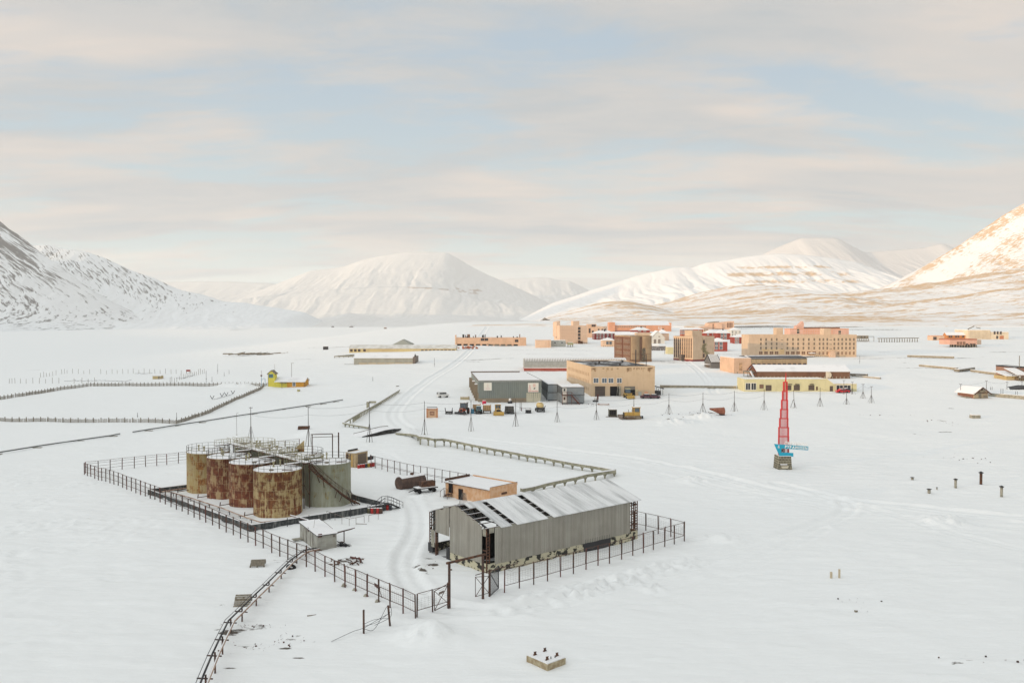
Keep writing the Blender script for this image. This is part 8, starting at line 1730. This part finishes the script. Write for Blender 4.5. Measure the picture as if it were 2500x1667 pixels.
def trailer(px, py, label, w, l, z0, h, body, rz=0, snow=True, open_=False, bar=True, name='trailer', cat='trailer', wr=.42, taper=0.):
    t = veh(name, label, cat, px, py, rz); 
    if open_:
        m = MB().box(-w/2,0,z0,w/2,l,z0+.12).box(-w/2,0,z0+.122,-w/2+.1,l,z0+h).box(w/2-.1,0,z0+.122,w/2,l,z0+h).box(-w/2+.102,0,z0+.122,w/2-.102,.1,z0+h).box(-w/2+.102,l-.1,z0+.122,w/2-.102,l,z0+h)
    else: m = MB().add([(-w/2,0,z0),(w/2,0,z0),(w/2,l,z0),(-w/2,l,z0),(-w/2*(1-taper),taper,z0+h),(w/2*(1-taper),taper,z0+h),(w/2*(1-taper),l,z0+h),(-w/2*(1-taper),l,z0+h)],[(0,3,2,1),(4,5,6,7),(0,1,5,4),(1,2,6,5),(2,3,7,6),(3,0,4,7)])
    m.build('body', body, t); r = MB()
    for i in range(4): r.box(-w/2+w*(i+.2)/4-.04,-.06,z0+.05,-w/2+w*(i+.2)/4+.04,-.004,z0+h*.95)
    r.build('rib', M_DARK, t)
    if snow: MB().box(-w/2+.14,.14,z0+h*(1 if not open_ else .7)+.01,w/2-.14,l-.14,z0+h*(1 if not open_ else .7)+.12).build('snow_cover', SNOW, t)
    for x in (-w/2+.1, w/2-.1):
        for y in (l*.2, l*.8): wheel(t, x, y, wr, .25)
    MB().box(-w/2+.3,.1,z0-.25,w/2-.3,l-.1,z0-.01).build('chassis', M_DARK, t)
    if bar: MB().bar((-.3,0,z0),(0,-1.6,.4),.1).bar((.3,0,z0),(0,-1.6,.4),.1).build('drawbar', M_DARK, t)
    return t
V7 = win(11.76,1060,970)
t = trailer(*V7(418,488), 'low dark trailer chassis with two upright stakes, leftmost vehicle', 2.0, 3.0, .75, .12, M_DARK, snow=True, bar=False)
for x in (-.95,.95): MB().bar((x,.2,.87),(x*1.15,.2,1.9),.2).build('stake', M_DARK, t)
tractor(*V7(815,475), 'big open cabbed red tractor with a wide front blade', M_ORG, M_SLATE, 1.12, True, -.25)
t = veh('fuel_bin', 'blue bin half hidden by a braced pole', 'bin', *V7(1093,468)); MB().box(-.5,0,0,.5,1.4,1.5).build('body', mat('blue bin paint',(.05,.17,.26),.6), t); MB().box(-.5,0,1.503,.5,1.4,1.6).build('snow_cover', SNOW, t)
CR = mat('tan crate boards', (.46,.34,.17), .8, col2=(.38,.18,.10), nscale=1, amt=.7, stretch=(.2,.2,5), thr=(.42,.55))
trailer(*V7(1215,462), 'tan crate body trailer partly behind the teal cabbed tractor', 2.3, 3.0, .8, 1.9, CR, bar=False)
tractor(*V7(1278,480), 'small tractor with a teal cab beside a tan crate trailer', M_DARK, M_TEAL, .82, False, 0)
trailer(*V7(1512,462), 'tan and red striped crate trailer right of the teal tractor', 2.4, 3.0, .9, 1.6, CR, bar=False)
crawler(*V7(1835,488), 'yellow crawler with its cab facing forward and a rusty blade', M_YEL, .98, .08)
trailer(*V7(2160,482), 'large dark grey skip trailer with sloping sides', 2.9, 4.0, .7, 1.7, M_SLATE, open_=False, bar=False, taper=.14)
trailer(*VE(1592,338), 'small black box trailer with a short tow bar', 1.7, 2.0, .3, .75, M_DARK, bar=False, wr=.3); 
t = veh('barrier_arm', 'thin red barrier arm beside the black box trailer', 'barrier', *VE(1475,298)); MB().bar((0,0,.8),(3.0,.2,.85),.1).build('arm', M_REDPOST, t); MB().bar((0,0,-.3),(0,0,1.0),.25).build('stand', M_REDPOST, t)
t = veh('mixer_truck', 'truck with a yellow drum body and dark wheels', 'truck', *VE(1805,320), rz=.15)
MB().box(-1.0,0,.7,1.0,4.5,1.0).build('chassis', M_DARK, t); MB().box(-.95,-.2,1.0,.95,.9,1.5).build('bumper', M_SLATE, t); m = MB(); n = 14; vs = []
for y, r, z in ((.1,.55,1.75),(.9,1.05,1.95),(2.6,1.05,1.95),(3.6,.6,2.2)): vs += [(r*math.cos(2*math.pi*i/n), y, z+r*math.sin(2*math.pi*i/n)) for i in range(n)]
m.add(vs, [(k*n+i,k*n+(i+1)%n,(k+1)*n+(i+1)%n,(k+1)*n+i) for k in range(3) for i in range(n)], 0, True).add(vs[:n], [tuple(range(n))]).build('drum', mat('drum yellow',(.58,.44,.20),.6), t); MB().box(-.5,.6,3.0,.5,2.8,3.1).build('snow_cover', SNOW, t)
for x in (-1,1):
    for y in (.5,3.4): wheel(t, x*1.05, y, .5, .3)
    MB().bar((x*1.1,.3,1.0),(x*1.35,.2,2.0),.2).build('mirror_arm', M_DARK, t)
t = trailer(*win(9.8,1360,960)(1340,570), 'dark olive box trailer with an open front on a low sled', 2.3, 2.4, .4, 1.8, M_OLIVE, bar=False); MB().bar((-2.2,-.3,.1),(2.6,-.3,.15),.25).build('skid', M_WIRE, t); MB().box(1.4,.0,.3,3.6,.9,.75).build('tow_frame', M_WOOD, t); MB().box(-.9,-.03,.6,.9,-.004,2.0).build('opening', M_BLACK, t)
crawler(*win(9.8,1360,960)(1790,618), 'yellow bulldozer seen from the side with a white cab', M_YEL, 1.15, math.radians(-80))
t = veh('blue_crate', 'bright blue crate at the right end of the bulldozer', 'crate', *win(9.8,1360,960)(2010,608)); MB().box(-.6,0,0,.6,1,.75).build('body', mat('bright blue',(.02,.22,.36),.5), t); MB().box(.3,-.02,.05,.62,1.02,.8).build('dark_end', M_DARK, t)
t = veh('van', 'white and grey minibus parked alone left of the depot shed', 'van', *D3(1640,438), rz=.35)
MB().prism([(-1.9,.35),(1.9,.35),(2.0,1.0),(1.3,1.15),(1.0,1.85),(-1.9,1.85),(-2.0,1.0)], -.9, .9).build('body', mat('van white',(.62,.62,.60),.4), t); MB().box(-1.4,-.92,1.2,.9,-.903,1.7).build('side_window', M_GLASS, t); MB().box(-2.02,-.7,1.15,-1.97,.7,1.7).build('rear_window', M_GLASS, t)
MB().prism([(1.06,1.2),(1.32,1.2),(1.05,1.75)], -.75, .75).build('windscreen', M_GLASS, t)
for x in (-1.2,1.2):
    for y in (-.85,.85):
        m = MB(); n = 12; m.add([(x+.33*math.cos(2*math.pi*i/n), y-.1, .33+.33*math.sin(2*math.pi*i/n)) for i in range(n)]+[(x+.33*math.cos(2*math.pi*i/n), y+.1, .33+.33*math.sin(2*math.pi*i/n)) for i in range(n)], [(i,(i+1)%n,n+(i+1)%n,n+i) for i in range(n)]+[tuple(range(n)),tuple(range(n,2*n))]).build('wheel', M_TYRE, t)
for y in (-.65,.65): MB().box(2.0,y-.15,.75,2.04,y+.15,.95).build('headlight', M_FRAMEW, t)
# wheel loader in the third garage door, old cars beside it
t = veh('wheel_loader', 'yellow wheel loader standing in the right garage doorway', 'loader', *T2(1040,1108), rz=.25, grp='machines at the service garage')
MB().box(-1.1,1.0,.9,1.1,3.6,1.7).build('body', M_YEL, t); MB().box(-.7,1.6,1.71,.7,2.9,3.1).build('cab_glass', M_GLASSB, t); MB().box(-.8,1.5,3.11,.8,3.0,3.25).build('cab_roof', YEL, t); MB().prism([(-1.2,.1),(-.3,.2),(-.1,1.1),(-.4,1.0),(-.5,.5)], -1.4, 1.4, axis='x').build('bucket', M_YEL, t); MB().bar((-.6,-.2,.8),(-.6,1.2,1.4),.2).bar((.6,-.2,.8),(.6,1.2,1.4),.2).build('lift_arm', M_YEL, t)
for x in (-1.1,1.1): wheel(t, x, .6, .65, .4, M_YEL); wheel(t, x, 3.0, .65, .4, M_YEL)
def old_car(px, py, label, m_, L_=4.4, grp='machines at the service garage', rz=0):
    t = veh('parked_car', label, 'car', px, py, rz, grp); MB().prism([(0,.3),(L_,.3),(L_,.85),(L_*.8,.95),(L_*.68,1.45),(L_*.3,1.45),(L_*.18,.98),(0,.85)], 0, 1.7).build('body', m_, t); MB().prism([(L_*.22,.99),(L_*.77,.99),(L_*.66,1.38),(L_*.32,1.38)], -.02, -.003).build('side_window', M_GLASS, t); MB().box(L_*.3,.1,1.455,L_*.68,1.6,1.52).build('snow_cover', SNOW, t)
    for x in (L_*.2,L_*.8):
        for y in (.05,1.65):
            n = 12; MB().add([(x+.34*math.cos(2*math.pi*i/n), y-.1, .34+.34*math.sin(2*math.pi*i/n)) for i in range(n)]+[(x+.34*math.cos(2*math.pi*i/n), y+.1, .34+.34*math.sin(2*math.pi*i/n)) for i in range(n)], [(i,(i+1)%n,n+(i+1)%n,n+i) for i in range(n)]+[tuple(range(n)),tuple(range(n,2*n))]).build('wheel', M_TYRE, t)
    for y in (.3,1.4): MB().box(-.03,y-.12,.6,-.003,y+.12,.8).build('headlight', M_FRAMEW, t)
    return t
PL_ = mat('dull plum paint',(.11,.045,.06),.5)
old_car(*T2(1172,1108), 'dull plum car at the garage wall below the boarded window', PL_); old_car(*T2(1268,1110), 'plum pickup right of the plum car at the garage corner', PL_, 4.2)
old_car(*T3(1690,1042), 'long bright red vehicle before the white windows of the yellow garages', mat('bright red paint',(.50,.02,.03),.5), 4.6, 'vehicles at the yellow garage row'); old_car(*T3(1752,1038), 'dark red vehicle behind the bright red one', PL_, 3.4, 'vehicles at the yellow garage row')
g_ = 'small items before the depot shed'
t = veh('red_barrel', 'bright red fuel barrel at the foot of the depot shed', 'barrel', *T1(430,1182), grp=g_); MB().cyl(0,0,0,1.1,.65,12).build('body', mat('bright barrel red',(.55,.02,.06),.5), t); MB().cyl(0,0,1.103,1.2,.6,12).build('snow_cover', SNOW, t)
t = veh('white_tank', 'white topped black tank on the snow before the depot shed', 'tank', *T1(758,1172), grp=g_); MB().cyl(0,0,0,.7,.75,12).build('skirt', M_DARK, t); MB().cyl(0,0,.703,1.6,.5,12,r2=.35).build('body', M_FRAMEW, t)
t = veh('concrete_block', 'yellowish concrete block left of the depot shed', 'block', *T1(185,1130), grp=g_); MB().box(-1.6,0,0,1.4,2,.9).build('body', wallmat('yellow concrete',(.40,.34,.22)), t); MB().box(-1.4,.1,.903,1.0,1.9,1.2).build('snow_cover', SNOW, t)
t = veh('timber_stack', 'snowy board stack left of the garage', 'timber', *T2(700,1195), grp='machines at the service garage'); MB().box(-1.8,0,0,1.8,2.4,.25).build('boards', wallmat('reddish boards',(.34,.24,.2)), t); MB().box(-1.2,.3,.253,1.5,2.1,.33).build('snow_cover', SNOW, t)
t = veh('lamp_buoy', 'white and red signal head on a black base near the garage', 'signal', *T2(595,1155), grp='machines at the service garage'); MB().box(-.9,-.4,0,.9,.4,.5).build('base', M_DARK, t); MB().cyl(0,0,.503,1.6,.5,10,r2=.3).build('body', M_FRAMEW, t); MB().box(.5,-.1,.6,1.0,.2,2.6).build('red_post', M_REDPOST, t)
